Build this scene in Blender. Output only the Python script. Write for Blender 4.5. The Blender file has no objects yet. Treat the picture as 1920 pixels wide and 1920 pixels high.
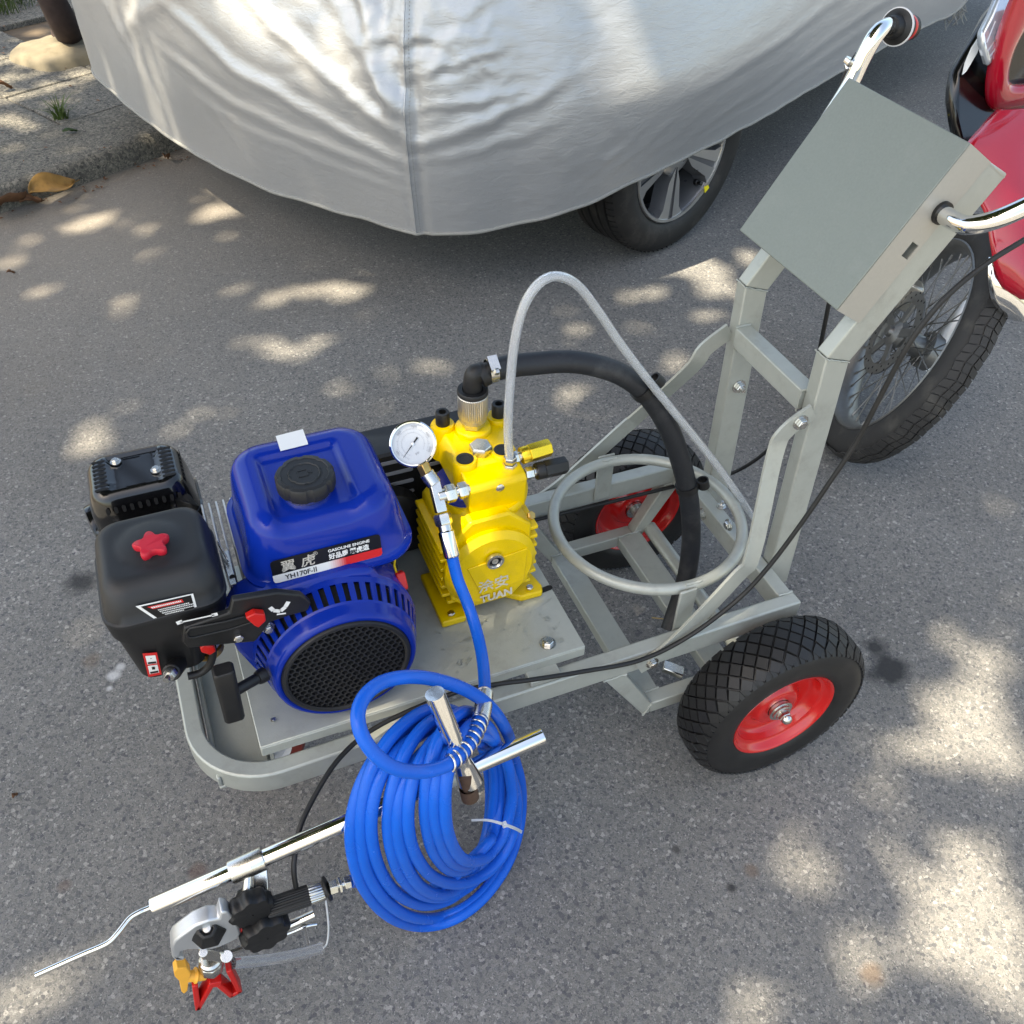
import bpy, bmesh, math, random
from mathutils import Vector, Matrix, noise, Quaternion
from mathutils.bvhtree import BVHTree

sc = bpy.context.scene
COL = sc.collection
PI = math.pi
rnd = random.Random(7)

# ------------------------------------------------------------------ camera
cam_data = bpy.data.cameras.new('camera')
cam = bpy.data.objects.new('camera', cam_data)
COL.objects.link(cam)
cam_data.sensor_fit = 'HORIZONTAL'
cam_data.sensor_width = 36.0
cam_data.lens = 36.0 * 1775.0 / 1920.0
cam_data.clip_start = 0.02
cam_data.clip_end = 300.0
cam.matrix_world = Matrix(((0.926451, 0.242344, -0.288024, -0.781581), (-0.375756, 0.640683, -0.669576, -0.659883), (0.022265, 0.728557, 0.684624, 1.464833), (0.000000, 0.000000, 0.000000, 1.000000)))
sc.camera = cam

# ------------------------------------------------------------------ daylight
SUN_DIR = Vector((-0.784, -0.235, 1.465)).normalized()      # towards the sun
world = bpy.data.worlds.new('World')
sc.world = world
world.use_nodes = True
wn = world.node_tree
bg = wn.nodes['Background']
sky = wn.nodes.new('ShaderNodeTexSky')
sky.sky_type = 'NISHITA'
sky.sun_disc = False
sky.sun_elevation = math.asin(SUN_DIR.z)
sky.sun_rotation = math.atan2(SUN_DIR.x, SUN_DIR.y)
sky.air_density = 1.0
sky.dust_density = 2.5
sky.ozone_density = 1.0
wn.links.new(sky.outputs[0], bg.inputs[0])
bg.inputs[1].default_value = 0.15

sun_data = bpy.data.lights.new('sun', 'SUN')
sun_data.energy = 5.0
sun_data.angle = math.radians(0.55)
sun_data.color = (1.0, 0.93, 0.83)
sun = bpy.data.objects.new('sun', sun_data)
COL.objects.link(sun)
sun.rotation_euler = SUN_DIR.to_track_quat('Z', 'Y').to_euler()
sun.location = SUN_DIR * 20

sc.view_settings.view_transform = 'Standard'
sc.view_settings.look = 'None'
sc.view_settings.gamma = 1.0
sc.view_settings.use_curve_mapping = False
sc.view_settings.exposure = 1.68
sc.view_settings.use_white_balance = True
sc.view_settings.white_balance_temperature = 7700
sc.view_settings.white_balance_tint = 6.0

# ------------------------------------------------------------------ tagging
def tag(o, label=None, cat=None, group=None, kind=None):
    if label: o['label'] = label
    if cat: o['category'] = cat
    if group: o['group'] = group
    if kind: o['kind'] = kind
    return o

def thing(name, loc, label, cat, group=None):
    o = bpy.data.objects.new(name, None)
    o.empty_display_size = 0.05
    COL.objects.link(o)
    o.location = loc
    bpy.context.view_layer.update()
    return tag(o, label, cat, group)

def V(*a):
    return Vector(a[0]) if len(a) == 1 else Vector(a)

def frame(d, up=(0, 0, 1)):
    d = V(d).normalized()
    u = V(up)
    if abs(d.dot(u.normalized())) > 0.98:
        u = V(1, 0, 0) if abs(d.x) < 0.9 else V(0, 1, 0)
    s = d.cross(u).normalized()
    return s, s.cross(d).normalized(), d          # side, up, forward

# ------------------------------------------------------------------ mesh builder
class MB:
    def __init__(self):
        self.v = []; self.f = []; self.mi = []; self.m = 0
    def add(self, vs, fs):
        n = len(self.v)
        self.v.extend([tuple(p) for p in vs])
        for f in fs:
            self.f.append(tuple(i + n for i in f)); self.mi.append(self.m)
        return self
    def box(self, x0, x1, y0, y1, z0, z1):
        return self.add([(x0,y0,z0),(x1,y0,z0),(x1,y1,z0),(x0,y1,z0),(x0,y0,z1),(x1,y0,z1),(x1,y1,z1),(x0,y1,z1)],
                        [(0,3,2,1),(4,5,6,7),(0,1,5,4),(1,2,6,5),(2,3,7,6),(3,0,4,7)])
    def bar(self, p0, p1, w, h, up=(0, 0, 1)):
        s, u, d = frame(V(p1) - V(p0), up)
        o = []
        for p in (V(p0), V(p1)):
            for a, b in ((-1,-1),(1,-1),(1,1),(-1,1)):
                o.append(p + s*(a*w/2) + u*(b*h/2))
        return self.add(o, [(0,3,2,1),(4,5,6,7),(0,1,5,4),(1,2,6,5),(2,3,7,6),(3,0,4,7)])
    def extrude(self, poly, off):
        n = len(poly); off = V(off)
        a = [V(p) for p in poly]
        vs = a + [p + off for p in a]
        fs = [tuple(range(n)), tuple(range(2*n-1, n-1, -1))]
        fs += [(i, n+i, n+(i+1) % n, (i+1) % n) for i in range(n)]
        return self.add(vs, fs)
    def lathe(self, prof, o, axis, seg=32, cap=True, up=(0, 0, 1), phase=0.0, rmul=None, closed=False):
        # prof: (radius, distance along axis)
        s, u, d = frame(axis, up)
        o = V(o); vs = []
        for r, t in prof:
            for k in range(seg):
                a = 2*PI*k/seg + phase
                rr = r*(rmul(k) if rmul else 1.0)
                vs.append(o + d*t + (s*math.cos(a) + u*math.sin(a))*rr)
        fs = []
        m = len(prof)
        for i in range(m if closed else m-1):
            for k in range(seg):
                k2 = (k+1) % seg; j = (i+1) % m
                fs.append((i*seg+k, i*seg+k2, j*seg+k2, j*seg+k))
        if cap and not closed:
            fs.append(tuple(range(seg))[::-1]); fs.append(tuple((m-1)*seg+k for k in range(seg)))
        return self.add(vs, fs)
    def cyl(self, p0, p1, r, seg=20, r1=None):
        d = V(p1) - V(p0)
        return self.lathe([(r, 0), (r if r1 is None else r1, d.length)], p0, d, seg)
    def hexnut(self, p0, p1, r, ch=0.12):
        d = (V(p1)-V(p0)).length
        return self.lathe([(r*(1-ch), 0), (r, d*0.15), (r, d*0.85), (r*(1-ch), d)], p0, V(p1)-V(p0), 6)
    def tube(self, pts, r, seg=12, cap=True, closed=False):
        pts = [V(p) for p in pts]; n = len(pts)
        vs = []; fs = []
        up = None
        for i, p in enumerate(pts):
            if closed: d = pts[(i+1) % n] - pts[i-1]
            else: d = pts[min(i+1, n-1)] - pts[max(i-1, 0)]
            d.normalize()
            if up is None:
                s, u, _ = frame(d)
            else:
                u = (up - d*up.dot(d)).normalized(); s = d.cross(u)
            up = u
            rr = r[i] if isinstance(r, (list, tuple)) else r
            for k in range(seg):
                a = 2*PI*k/seg
                vs.append(p + (s*math.cos(a) + u*math.sin(a))*rr)
        for i in range(n if closed else n-1):
            j = (i+1) % n
            for k in range(seg):
                k2 = (k+1) % seg
                fs.append((i*seg+k, i*seg+k2, j*seg+k2, j*seg+k))
        if cap and not closed:
            fs.append(tuple(range(seg))[::-1]); fs.append(tuple((n-1)*seg+k for k in range(seg)))
        return self.add(vs, fs)
    def sweep(self, pts, sec, up=(0,0,1), closed=False):
        # sec: list of (side, up) offsets, mitred along the path
        pts = [V(p) for p in pts]; n = len(pts); m = len(sec)
        vs = []; fs = []
        for i, p in enumerate(pts):
            a = pts[i-1] if (i > 0 or closed) else None
            b = pts[(i+1) % n] if (i < n-1 or closed) else None
            d1 = (p-a).normalized() if a is not None else None
            d2 = (b-p).normalized() if b is not None else None
            d = ((d1 if d1 else d2) + (d2 if d2 else d1)).normalized()
            k = 1.0
            if d1 and d2: k = 1.0/max(0.3, d.dot(d2))
            s, u, _ = frame(d, up)
            for x, y in sec:
                vs.append(p + s*(x*k) + u*y)
        for i in range(n if closed else n-1):
            j = (i+1) % n
            for q in range(m):
                q2 = (q+1) % m
                fs.append((i*m+q, i*m+q2, j*m+q2, j*m+q))
        if not closed:
            fs.append(tuple(range(m))[::-1]); fs.append(tuple((n-1)*m+q for q in range(m)))
        return self.add(vs, fs)
    def rrect(self, secs, cseg=6, cap0=True, cap1=True, top=None, rings=0, edge=None):
        # stacked rounded rectangles: (z, x0, x1, y0, y1, corner radius); optional domed top closing towards the centre
        def ring(z, x0, x1, y0, y1, r, f=None):
            o = []
            r = min(r, (x1-x0)/2-1e-4, (y1-y0)/2-1e-4)
            for cx, cy, a0 in ((x1-r, y1-r, 0), (x0+r, y1-r, 90), (x0+r, y0+r, 180), (x1-r, y0+r, 270)):
                for k in range(cseg+1):
                    a = math.radians(a0 + 90*k/cseg)
                    o.append((cx + r*math.cos(a), cy + r*math.sin(a)))
            # subdivide straight runs
            res = []
            for i, p in enumerate(o):
                res.append(p)
                if (i+1) % (cseg+1) == 0:
                    q = o[(i+1) % len(o)]
                    for t in range(1, 8):
                        res.append((p[0]+(q[0]-p[0])*t/8, p[1]+(q[1]-p[1])*t/8))
            return [(x, y, z if f is None else z + f(x, y)) for x, y in res]
        R = [ring(*s, f=(lambda x, y, z=s[0]: edge(x, y, z)) if edge else None) for s in secs]
        if top:
            z, x0, x1, y0, y1, r = secs[-1]
            cx, cy = (x0+x1)/2, (y0+y1)/2
            for i in range(1, rings+1):
                k = 1 - i/(rings+0.35)
                R.append(ring(z, cx+(x0-cx)*k, cx+(x1-cx)*k, cy+(y0-cy)*k, cy+(y1-cy)*k, r*k, top))
        n = len(R[0]); vs = [p for q in R for p in q]; fs = []
        for i in range(len(R)-1):
            for k in range(n):
                k2 = (k+1) % n
                fs.append((i*n+k, i*n+k2, (i+1)*n+k2, (i+1)*n+k))
        if cap0: fs.append(tuple(range(n))[::-1])
        if cap1: fs.append(tuple((len(R)-1)*n+k for k in range(n)))
        return self.add(vs, fs)
    def xform(self, mat):
        self.v = [tuple(mat @ V(p)) for p in self.v]
        return self
    def mirror_y(self, c):
        self.v = [(x, 2*c-y, z) for x, y, z in self.v]
        self.f = [f[::-1] for f in self.f]
        return self
    def build(self, name, mat, parent=None, smooth=40, bevel=0.0, bseg=2, fix=True):
        me = bpy.data.meshes.new(name)
        me.from_pydata(self.v, [], self.f)
        if fix:
            bm = bmesh.new(); bm.from_mesh(me)
            bmesh.ops.recalc_face_normals(bm, faces=bm.faces)
            bm.to_mesh(me); bm.free()
        mats = mat if isinstance(mat, (list, tuple)) else [mat]
        for m_ in mats: me.materials.append(m_)
        if len(mats) > 1:
            for p, i in zip(me.polygons, self.mi): p.material_index = i
        if smooth:
            me.polygons.foreach_set('use_smooth', [True]*len(me.polygons))
            me.set_sharp_from_angle(angle=math.radians(smooth))
        o = bpy.data.objects.new(name, me)
        COL.objects.link(o)
        if parent is not None: attach(o, parent)
        if bevel:
            b = o.modifiers.new('bevel', 'BEVEL'); b.width = bevel; b.segments = bseg
            b.limit_method = 'ANGLE'; b.angle_limit = math.radians(35); b.harden_normals = False
        return o

def attach(o, parent):
    o.parent = parent
    o.matrix_parent_inverse = parent.matrix_world.inverted()

def copy_part(o, parent, mat=None):
    c = o.copy(); COL.objects.link(c)
    c.parent = parent
    if mat is not None: c.matrix_world = mat
    return c

def smooth_path(pts, n=8, closed=False):
    P = [V(p) for p in pts]; m = len(P); out = []
    for i in range(m if closed else m-1):
        if closed: a, b, c, d = P[i-1], P[i], P[(i+1) % m], P[(i+2) % m]
        else: a, b, c, d = P[max(i-1,0)], P[i], P[i+1], P[min(i+2, m-1)]
        for k in range(n):
            t = k/n
            out.append(0.5*((2*b) + (c-a)*t + (2*a-5*b+4*c-d)*t*t + (3*b-a-3*c+d)*t**3))
    if not closed: out.append(P[-1])
    return out

def wtext(body, name, mat, parent, origin, xdir, ydir, size, depth=0.0003, bold=0.0, sx=1.0, shear=0.0, align='LEFT', spacing=1.0):
    cu = bpy.data.curves.new(name, 'FONT')
    cu.body = body; cu.size = 1.0; cu.align_x = align; cu.space_character = spacing
    cu.offset = bold; cu.shear = shear; cu.resolution_u = 3
    to = bpy.data.objects.new(name, cu); COL.objects.link(to)
    dg = bpy.context.evaluated_depsgraph_get()
    me = bpy.data.meshes.new_from_object(to.evaluated_get(dg))
    bpy.data.objects.remove(to)
    x = V(xdir).normalized(); y = V(ydir); y = (y - x*y.dot(x)).normalized(); z = x.cross(y)
    M = Matrix((x, y, z)).transposed().to_4x4(); M.translation = V(origin)
    me.transform(M @ Matrix.Diagonal((size*sx, size, size, 1)))
    me.name = name
    me.materials.clear(); me.materials.append(mat)
    o = bpy.data.objects.new(name, me); COL.objects.link(o)
    attach(o, parent)
    return o

# ------------------------------------------------------------------ materials
def new_mat(name):
    m = bpy.data.materials.new(name); m.use_nodes = True
    nt = m.node_tree
    return m, nt, nt.nodes['Principled BSDF']

def pmat(name, col, rough=0.5, metal=0.0, var=0.06, scale=40.0, bump=0.0, bscale=300.0, rvar=0.1, coat=0.0, spec=0.5, dirt=None, dirt_amt=0.0, trans=0.0, ior=1.45, dscale=14.0):
    m, nt, b = new_mat(name)
    N = nt.nodes; L = nt.links
    b.inputs['Metallic'].default_value = metal
    b.inputs['Specular IOR Level'].default_value = spec
    b.inputs['Coat Weight'].default_value = coat
    b.inputs['Coat Roughness'].default_value = 0.06
    b.inputs['Transmission Weight'].default_value = trans
    b.inputs['IOR'].default_value = ior
    tc = N.new('ShaderNodeTexCoord')
    nz = N.new('ShaderNodeTexNoise'); nz.inputs['Scale'].default_value = scale; nz.inputs['Detail'].default_value = 5
    L.new(tc.outputs['Object'], nz.inputs['Vector'])
    cr = N.new('ShaderNodeMapRange')
    cr.inputs['To Min'].default_value = 1-var; cr.inputs['To Max'].default_value = 1+var
    L.new(nz.outputs['Fac'], cr.inputs['Value'])
    mx = N.new('ShaderNodeMix'); mx.data_type = 'RGBA'; mx.blend_type = 'MULTIPLY'; mx.inputs['Factor'].default_value = 1.0
    mx.inputs['A'].default_value = (*col, 1)
    L.new(cr.outputs['Result'], mx.inputs['B'])
    out = mx.outputs['Result']
    if dirt is not None:
        n2 = N.new('ShaderNodeTexNoise'); n2.inputs['Scale'].default_value = dscale; n2.inputs['Detail'].default_value = 8; n2.inputs['Roughness'].default_value = 0.7
        L.new(tc.outputs['Object'], n2.inputs['Vector'])
        mr = N.new('ShaderNodeMapRange'); mr.inputs['From Min'].default_value = 0.52; mr.inputs['From Max'].default_value = 0.78
        mr.inputs['To Max'].default_value = dirt_amt
        L.new(n2.outputs['Fac'], mr.inputs['Value'])
        m2 = N.new('ShaderNodeMix'); m2.data_type = 'RGBA'
        L.new(mr.outputs['Result'], m2.inputs['Factor']); L.new(out, m2.inputs['A']); m2.inputs['B'].default_value = (*dirt, 1)
        out = m2.outputs['Result']
    L.new(out, b.inputs['Base Color'])
    rr = N.new('ShaderNodeMapRange'); rr.inputs['To Min'].default_value = max(0.02, rough-rvar); rr.inputs['To Max'].default_value = min(1, rough+rvar)
    n3 = N.new('ShaderNodeTexNoise'); n3.inputs['Scale'].default_value = scale*0.6; n3.inputs['Detail'].default_value = 6
    L.new(tc.outputs['Object'], n3.inputs['Vector']); L.new(n3.outputs['Fac'], rr.inputs['Value'])
    L.new(rr.outputs['Result'], b.inputs['Roughness'])
    if bump:
        n4 = N.new('ShaderNodeTexNoise'); n4.inputs['Scale'].default_value = bscale; n4.inputs['Detail'].default_value = 4
        L.new(tc.outputs['Object'], n4.inputs['Vector'])
        bp = N.new('ShaderNodeBump'); bp.inputs['Strength'].default_value = bump; bp.inputs['Distance'].default_value = 0.002
        L.new(n4.outputs['Fac'], bp.inputs['Height']); L.new(bp.outputs['Normal'], b.inputs['Normal'])
    return m

M = {}
M['frame'] = pmat('frame_paint', (0.375, 0.39, 0.355), 0.36, 0.25, 0.07, 60, 0.10, 500, 0.10, dirt=(0.20,0.185,0.16), dirt_amt=0.45, dscale=22)
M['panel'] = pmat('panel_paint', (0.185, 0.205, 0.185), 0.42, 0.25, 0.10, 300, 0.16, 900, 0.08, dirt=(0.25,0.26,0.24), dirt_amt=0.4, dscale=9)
M['panel_bounce_lit'] = pmat('panel_side_bounce_lit', (0.38, 0.365, 0.325), 0.42, 0.25, 0.06, 200, 0.10, 900, 0.06)  # box sides paler and warmer: bounced ground light painted into the colour
M['blue'] = pmat('blue_enamel', (0.0005, 0.021, 0.255), 0.19, 0.0, 0.05, 20, 0.02, 60, 0.05, coat=0.10, spec=0.30)
M['blue_hose'] = pmat('blue_hose_plastic', (0.0002, 0.105, 0.56), 0.26, 0.0, 0.10, 30, 0.04, 200, 0.06, spec=0.30)
M['yellow'] = pmat('yellow_enamel', (0.72, 0.485, 0.004), 0.36, 0.0, 0.07, 50, 0.22, 320, 0.08, coat=0.10, dirt=(0.33,0.21,0.02), dirt_amt=0.4, dscale=20, spec=0.4)
M['black_gloss'] = pmat('black_gloss_enamel', (0.004, 0.004, 0.0045), 0.16, 0.0, 0.1, 30, 0.02, 120, 0.06, coat=0.5)
M['black'] = pmat('black_plastic', (0.0085, 0.0085, 0.009), 0.45, 0.0, 0.12, 60, 0.12, 700, 0.1, dirt=(0.09,0.085,0.08), dirt_amt=0.12)
M['black_matte'] = pmat('black_textured_plastic', (0.0145, 0.015, 0.0165), 0.50, 0.0, 0.10, 60, 0.10, 900, 0.08)
M['dark'] = pmat('recess_shade', (0.006, 0.006, 0.006), 0.8, 0, 0.1)  # near-black colour stands in for the shade inside holes, slots and hollows
M['rubber'] = pmat('black_rubber', (0.0095, 0.0095, 0.010), 0.5, 0.0, 0.2, 30, 0.1, 400, 0.1, dirt=(0.06,0.055,0.05), dirt_amt=0.2)
M['hose_rubber'] = pmat('hose_rubber', (0.013, 0.0145, 0.018), 0.5, 0.0, 0.2, 25, 0.15, 300, 0.1, dirt=(0.12,0.12,0.12), dirt_amt=0.35)
M['car_rubber'] = pmat('car_tyre_rubber', (0.014, 0.0135, 0.013), 0.6, 0.0, 0.2, 20, 0.1, 300, 0.1, dirt=(0.13,0.115,0.10), dirt_amt=0.35)
M['moto_rubber'] = pmat('moto_tyre_rubber', (0.028, 0.027, 0.0265), 0.7, 0.0, 0.2, 20, 0.1, 300, 0.1, dirt=(0.15,0.14,0.12), dirt_amt=0.4)
M['red_rim'] = pmat('red_rim_enamel', (0.50, 0.008, 0.008), 0.25, 0.0, 0.06, 20, 0.02, 80, 0.06, coat=0.6)
M['red'] = pmat('red_plastic', (0.52, 0.011, 0.009), 0.35, 0.0, 0.06, 30, 0.03, 200, 0.06)
M['pink_red'] = pmat('pinkish_red_plastic', (0.50, 0.010, 0.028), 0.5, 0.0, 0.06, 30, 0.05, 300, 0.06)
M['moto_red'] = pmat('moto_red_paint', (0.38, 0.005, 0.020), 0.14, 0.0, 0.06, 10, 0.015, 30, 0.05, coat=1.0)
M['chrome'] = pmat('chrome', (0.80, 0.80, 0.79), 0.07, 1.0, 0.03, 20, 0.02, 60, 0.04)
M['steel'] = pmat('zinc_steel', (0.62, 0.61, 0.58), 0.26, 1.0, 0.12, 90, 0.05, 300, 0.1)
M['brushed'] = pmat('knurled_alloy', (0.62, 0.59, 0.53), 0.38, 0.9, 0.1, 60, 0.1, 600, 0.1)
M['alloy'] = pmat('cast_alloy', (0.60, 0.61, 0.62), 0.42, 0.75, 0.08, 60, 0.15, 700, 0.1)
M['wheel_alloy'] = pmat('machined_alloy', (0.52, 0.52, 0.51), 0.30, 0.9, 0.06, 30, 0.03, 300, 0.08)
M['wheel_grey'] = pmat('grey_wheel_paint', (0.16, 0.165, 0.175), 0.30, 0.5, 0.06, 30, 0.03, 300, 0.08)
M['dull_steel'] = pmat('dull_dark_steel', (0.20, 0.20, 0.195), 0.45, 0.85, 0.2, 60, 0.1, 300, 0.1)
M['brass'] = pmat('brass', (0.60, 0.38, 0.12), 0.3, 1.0, 0.1, 60, 0.05, 300, 0.08)
M['gold'] = pmat('gold_anodised', (0.80, 0.55, 0.04), 0.25, 0.85, 0.05, 60, 0.03, 300, 0.06)
M['rust'] = pmat('rusty_bolt', (0.085, 0.05, 0.035), 0.75, 0.3, 0.3, 90, 0.3, 400, 0.1)
M['white'] = pmat('white_print', (0.75, 0.75, 0.73), 0.5, 0, 0.03)
M['white_dial'] = pmat('gauge_dial_white', (0.55, 0.57, 0.60), 0.35, 0, 0.03)
M['black_print'] = pmat('black_print', (0.008, 0.008, 0.009), 0.35, 0, 0.05)
M['red_print'] = pmat('red_print', (0.60, 0.02, 0.02), 0.4, 0, 0.03)
M['grey_print'] = pmat('grey_print', (0.28, 0.29, 0.32), 0.5, 0, 0.03)
M['silver_print'] = pmat('silver_print', (0.60, 0.56, 0.48), 0.45, 0.2, 0.1, 200)
M['orange'] = pmat('amber_nylon', (0.83, 0.40, 0.05), 0.45, 0, 0.08, 60, 0.08, 400)
M['caster_red'] = pmat('brown_red_urethane', (0.16, 0.025, 0.018), 0.4, 0, 0.08)
M['grey_plastic'] = pmat('grey_white_plastic', (0.55, 0.55, 0.56), 0.5, 0, 0.06)
M['yellow_tag'] = pmat('yellow_valve_tag', (0.80, 0.66, 0.02), 0.5, 0, 0.05)
M['bark'] = pmat('tree_bark', (0.035, 0.022, 0.019), 0.9, 0, 0.5, 30, 1.0, 45, 0.05)
M['dirt'] = pmat('soil', (0.11, 0.082, 0.055), 0.95, 0, 0.4, 25, 0.8, 60, 0.03)
M['mound'] = pmat('sand_mortar', (0.175, 0.150, 0.105), 0.9, 0, 0.25, 18, 0.8, 60, 0.05, dirt=(0.09,0.075,0.05), dirt_amt=0.6)
M['leaf_dry'] = pmat('dry_leaf', (0.26, 0.145, 0.04), 0.6, 0, 0.5, 30, 0.6, 90, 0.1, dirt=(0.10,0.05,0.02), dirt_amt=0.7, dscale=25)
M['leaf_brown'] = pmat('brown_leaf', (0.13, 0.06, 0.028), 0.7, 0, 0.4, 40, 0.5, 90, 0.1)
M['straw'] = pmat('dry_straw', (0.36, 0.26, 0.12), 0.8, 0, 0.2)
M['headlight'] = pmat('headlight_lens', (0.55, 0.60, 0.66), 0.08, 0.55, 0.25, 12, 0.1, 20, 0.05, coat=1.0)

def green_mat(name, col, trans=0.35):
    m, nt, b = new_mat(name)
    N = nt.nodes; L = nt.links
    tc = N.new('ShaderNodeTexCoord'); nz = N.new('ShaderNodeTexNoise'); nz.inputs['Scale'].default_value = 2.5
    L.new(tc.outputs['Object'], nz.inputs['Vector'])
    mx = N.new('ShaderNodeMix'); mx.data_type = 'RGBA'
    mx.inputs['A'].default_value = (col[0]*0.7, col[1]*0.75, col[2]*0.7, 1); mx.inputs['B'].default_value = (col[0]*1.4, col[1]*1.25, col[2]*1.2, 1)
    L.new(nz.outputs['Fac'], mx.inputs['Factor'])
    L.new(mx.outputs['Result'], b.inputs['Base Color'])
    b.inputs['Roughness'].default_value = 0.5
    tr = N.new('ShaderNodeBsdfTranslucent'); L.new(mx.outputs['Result'], tr.inputs['Color'])
    ms = N.new('ShaderNodeMixShader'); ms.inputs[0].default_value = trans
    L.new(b.outputs[0], ms.inputs[1]); L.new(tr.outputs[0], ms.inputs[2])
    L.new(ms.outputs[0], N['Material Output'].inputs['Surface'])
    return m
M['leaf'] = green_mat('green_leaf', (0.045, 0.085, 0.022))
M['grass'] = green_mat('grass_blade', (0.06, 0.10, 0.02), 0.25)

def glass_mat(name, col, rough, trans, alpha_ior=1.45):
    return pmat(name, col, rough, 0.0, 0.02, 20, 0, 100, 0.02, trans=trans, ior=alpha_ior)
M['clear_tube'] = glass_mat('milky_tube', (0.92, 0.94, 0.96), 0.18, 0.80)
M['clear_plastic'] = glass_mat('clear_plastic', (0.95, 0.96, 0.97), 0.05, 0.96)
M['water'] = glass_mat('water', (0.98, 0.99, 1.0), 0.02, 1.0, 1.33)
M['zip'] = glass_mat('clear_nylon', (0.80, 0.82, 0.84), 0.3, 0.3)

# road surface: stone chippings in dark binder with dust and stains
def stone_ground(name, binder, stones, scale, dust, dust_lo, dust_hi, stains=True):
    m, nt, b = new_mat(name)
    N = nt.nodes; L = nt.links
    tc = N.new('ShaderNodeTexCoord')
    def vor(sc_, feat='F1'):
        w_ = N.new('ShaderNodeTexNoise'); w_.inputs['Scale'].default_value = sc_*0.9; w_.inputs['Detail'].default_value = 4; w_.inputs['Roughness'].default_value = 0.7
        L.new(tc.outputs['Object'], w_.inputs['Vector'])
        a_ = N.new('ShaderNodeMixRGB'); a_.blend_type = 'ADD'; a_.inputs['Fac'].default_value = 1.1/sc_
        L.new(tc.outputs['Object'], a_.inputs['Color1']); L.new(w_.outputs['Color'], a_.inputs['Color2'])
        v_ = N.new('ShaderNodeTexVoronoi'); v_.inputs['Scale'].default_value = sc_; v_.feature = feat
        L.new(a_.outputs['Color'], v_.inputs['Vector'])
        return v_
    def ramp_of(sock, cols):
        r_ = N.new('ShaderNodeValToRGB'); e = r_.color_ramp.elements
        e[0].position = 0.0; e[0].color = (*cols[0], 1); e[1].position = 1.0; e[1].color = (*cols[-1], 1)
        for i in range(1, len(cols)-1):
            x = e.new(i/(len(cols)-1)); x.color = (*cols[i], 1)
        L.new(sock, r_.inputs['Fac']); return r_
    vo = vor(scale); sep = N.new('ShaderNodeSeparateColor'); L.new(vo.outputs['Color'], sep.inputs['Color'])
    big_ = ramp_of(sep.outputs[0], stones)
    vf = vor(scale*2.3); sep2 = N.new('ShaderNodeSeparateColor'); L.new(vf.outputs['Color'], sep2.inputs['Color'])
    fine_ = ramp_of(sep2.outputs[1], stones[::-1])
    # which places show coarse chippings and which show fine grit
    pn = N.new('ShaderNodeMath'); pn.operation = 'GREATER_THAN'; pn.inputs[1].default_value = 0.50
    L.new(sep.outputs[2], pn.inputs[0])
    mix1 = N.new('ShaderNodeMix'); mix1.data_type = 'RGBA'; L.new(pn.outputs[0], mix1.inputs['Factor'])
    L.new(fine_.outputs['Color'], mix1.inputs['A']); L.new(big_.outputs['Color'], mix1.inputs['B'])
    # dark pits between the stones
    pit = N.new('ShaderNodeTexNoise'); pit.inputs['Scale'].default_value = scale*0.85; pit.inputs['Detail'].default_value = 5; pit.inputs['Roughness'].default_value = 0.7
    L.new(tc.outputs['Object'], pit.inputs['Vector'])
    pr = N.new('ShaderNodeMapRange'); pr.inputs['From Min'].default_value = 0.40; pr.inputs['From Max'].default_value = 0.30; pr.inputs['To Max'].default_value = 0.9
    L.new(pit.outputs['Fac'], pr.inputs['Value'])
    mixp = N.new('ShaderNodeMix'); mixp.data_type = 'RGBA'; mixp.inputs['B'].default_value = (*binder, 1)
    L.new(pr.outputs['Result'], mixp.inputs['Factor']); L.new(mix1.outputs['Result'], mixp.inputs['A'])
    fn = N.new('ShaderNodeTexNoise'); fn.inputs['Scale'].default_value = scale*3.0; fn.inputs['Detail'].default_value = 5; fn.inputs['Roughness'].default_value = 0.75
    L.new(tc.outputs['Object'], fn.inputs['Vector'])
    fr = N.new('ShaderNodeMapRange'); fr.inputs['From Min'].default_value = 0.3; fr.inputs['From Max'].default_value = 0.7
    fr.inputs['To Min'].default_value = 0.6; fr.inputs['To Max'].default_value = 1.4
    L.new(fn.outputs['Fac'], fr.inputs['Value'])
    mul = N.new('ShaderNodeMix'); mul.data_type = 'RGBA'; mul.blend_type = 'MULTIPLY'; mul.inputs['Factor'].default_value = 1
    L.new(mixp.outputs['Result'], mul.inputs['A']); L.new(fr.outputs['Result'], mul.inputs['B'])
    col = mul.outputs['Result']
    # broad tone changes
    bn = N.new('ShaderNodeTexNoise'); bn.inputs['Scale'].default_value = 1.7; bn.inputs['Detail'].default_value = 6
    L.new(tc.outputs['Object'], bn.inputs['Vector'])
    br = N.new('ShaderNodeMapRange'); br.inputs['From Min'].default_value = 0.3; br.inputs['From Max'].default_value = 0.7
    br.inputs['To Min'].default_value = 0.88; br.inputs['To Max'].default_value = 1.12
    L.new(bn.outputs['Fac'], br.inputs['Value'])
    mul2 = N.new('ShaderNodeMix'); mul2.data_type = 'RGBA'; mul2.blend_type = 'MULTIPLY'; mul2.inputs['Factor'].default_value = 1
    L.new(col, mul2.inputs['A']); L.new(br.outputs['Result'], mul2.inputs['B']); col = mul2.outputs['Result']
    # dust film: grows with the distance beyond the machine, towards the gutter
    sx = N.new('ShaderNodeSeparateXYZ'); L.new(tc.outputs['Object'], sx.inputs[0])
    wv = N.new('ShaderNodeMath'); wv.operation = 'MULTIPLY_ADD'; wv.inputs[1].default_value = -0.471; L.new(sx.outputs['X'], wv.inputs[0])
    yv = N.new('ShaderNodeMath'); yv.operation = 'MULTIPLY'; yv.inputs[1].default_value = 0.882; L.new(sx.outputs['Y'], yv.inputs[0])
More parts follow.
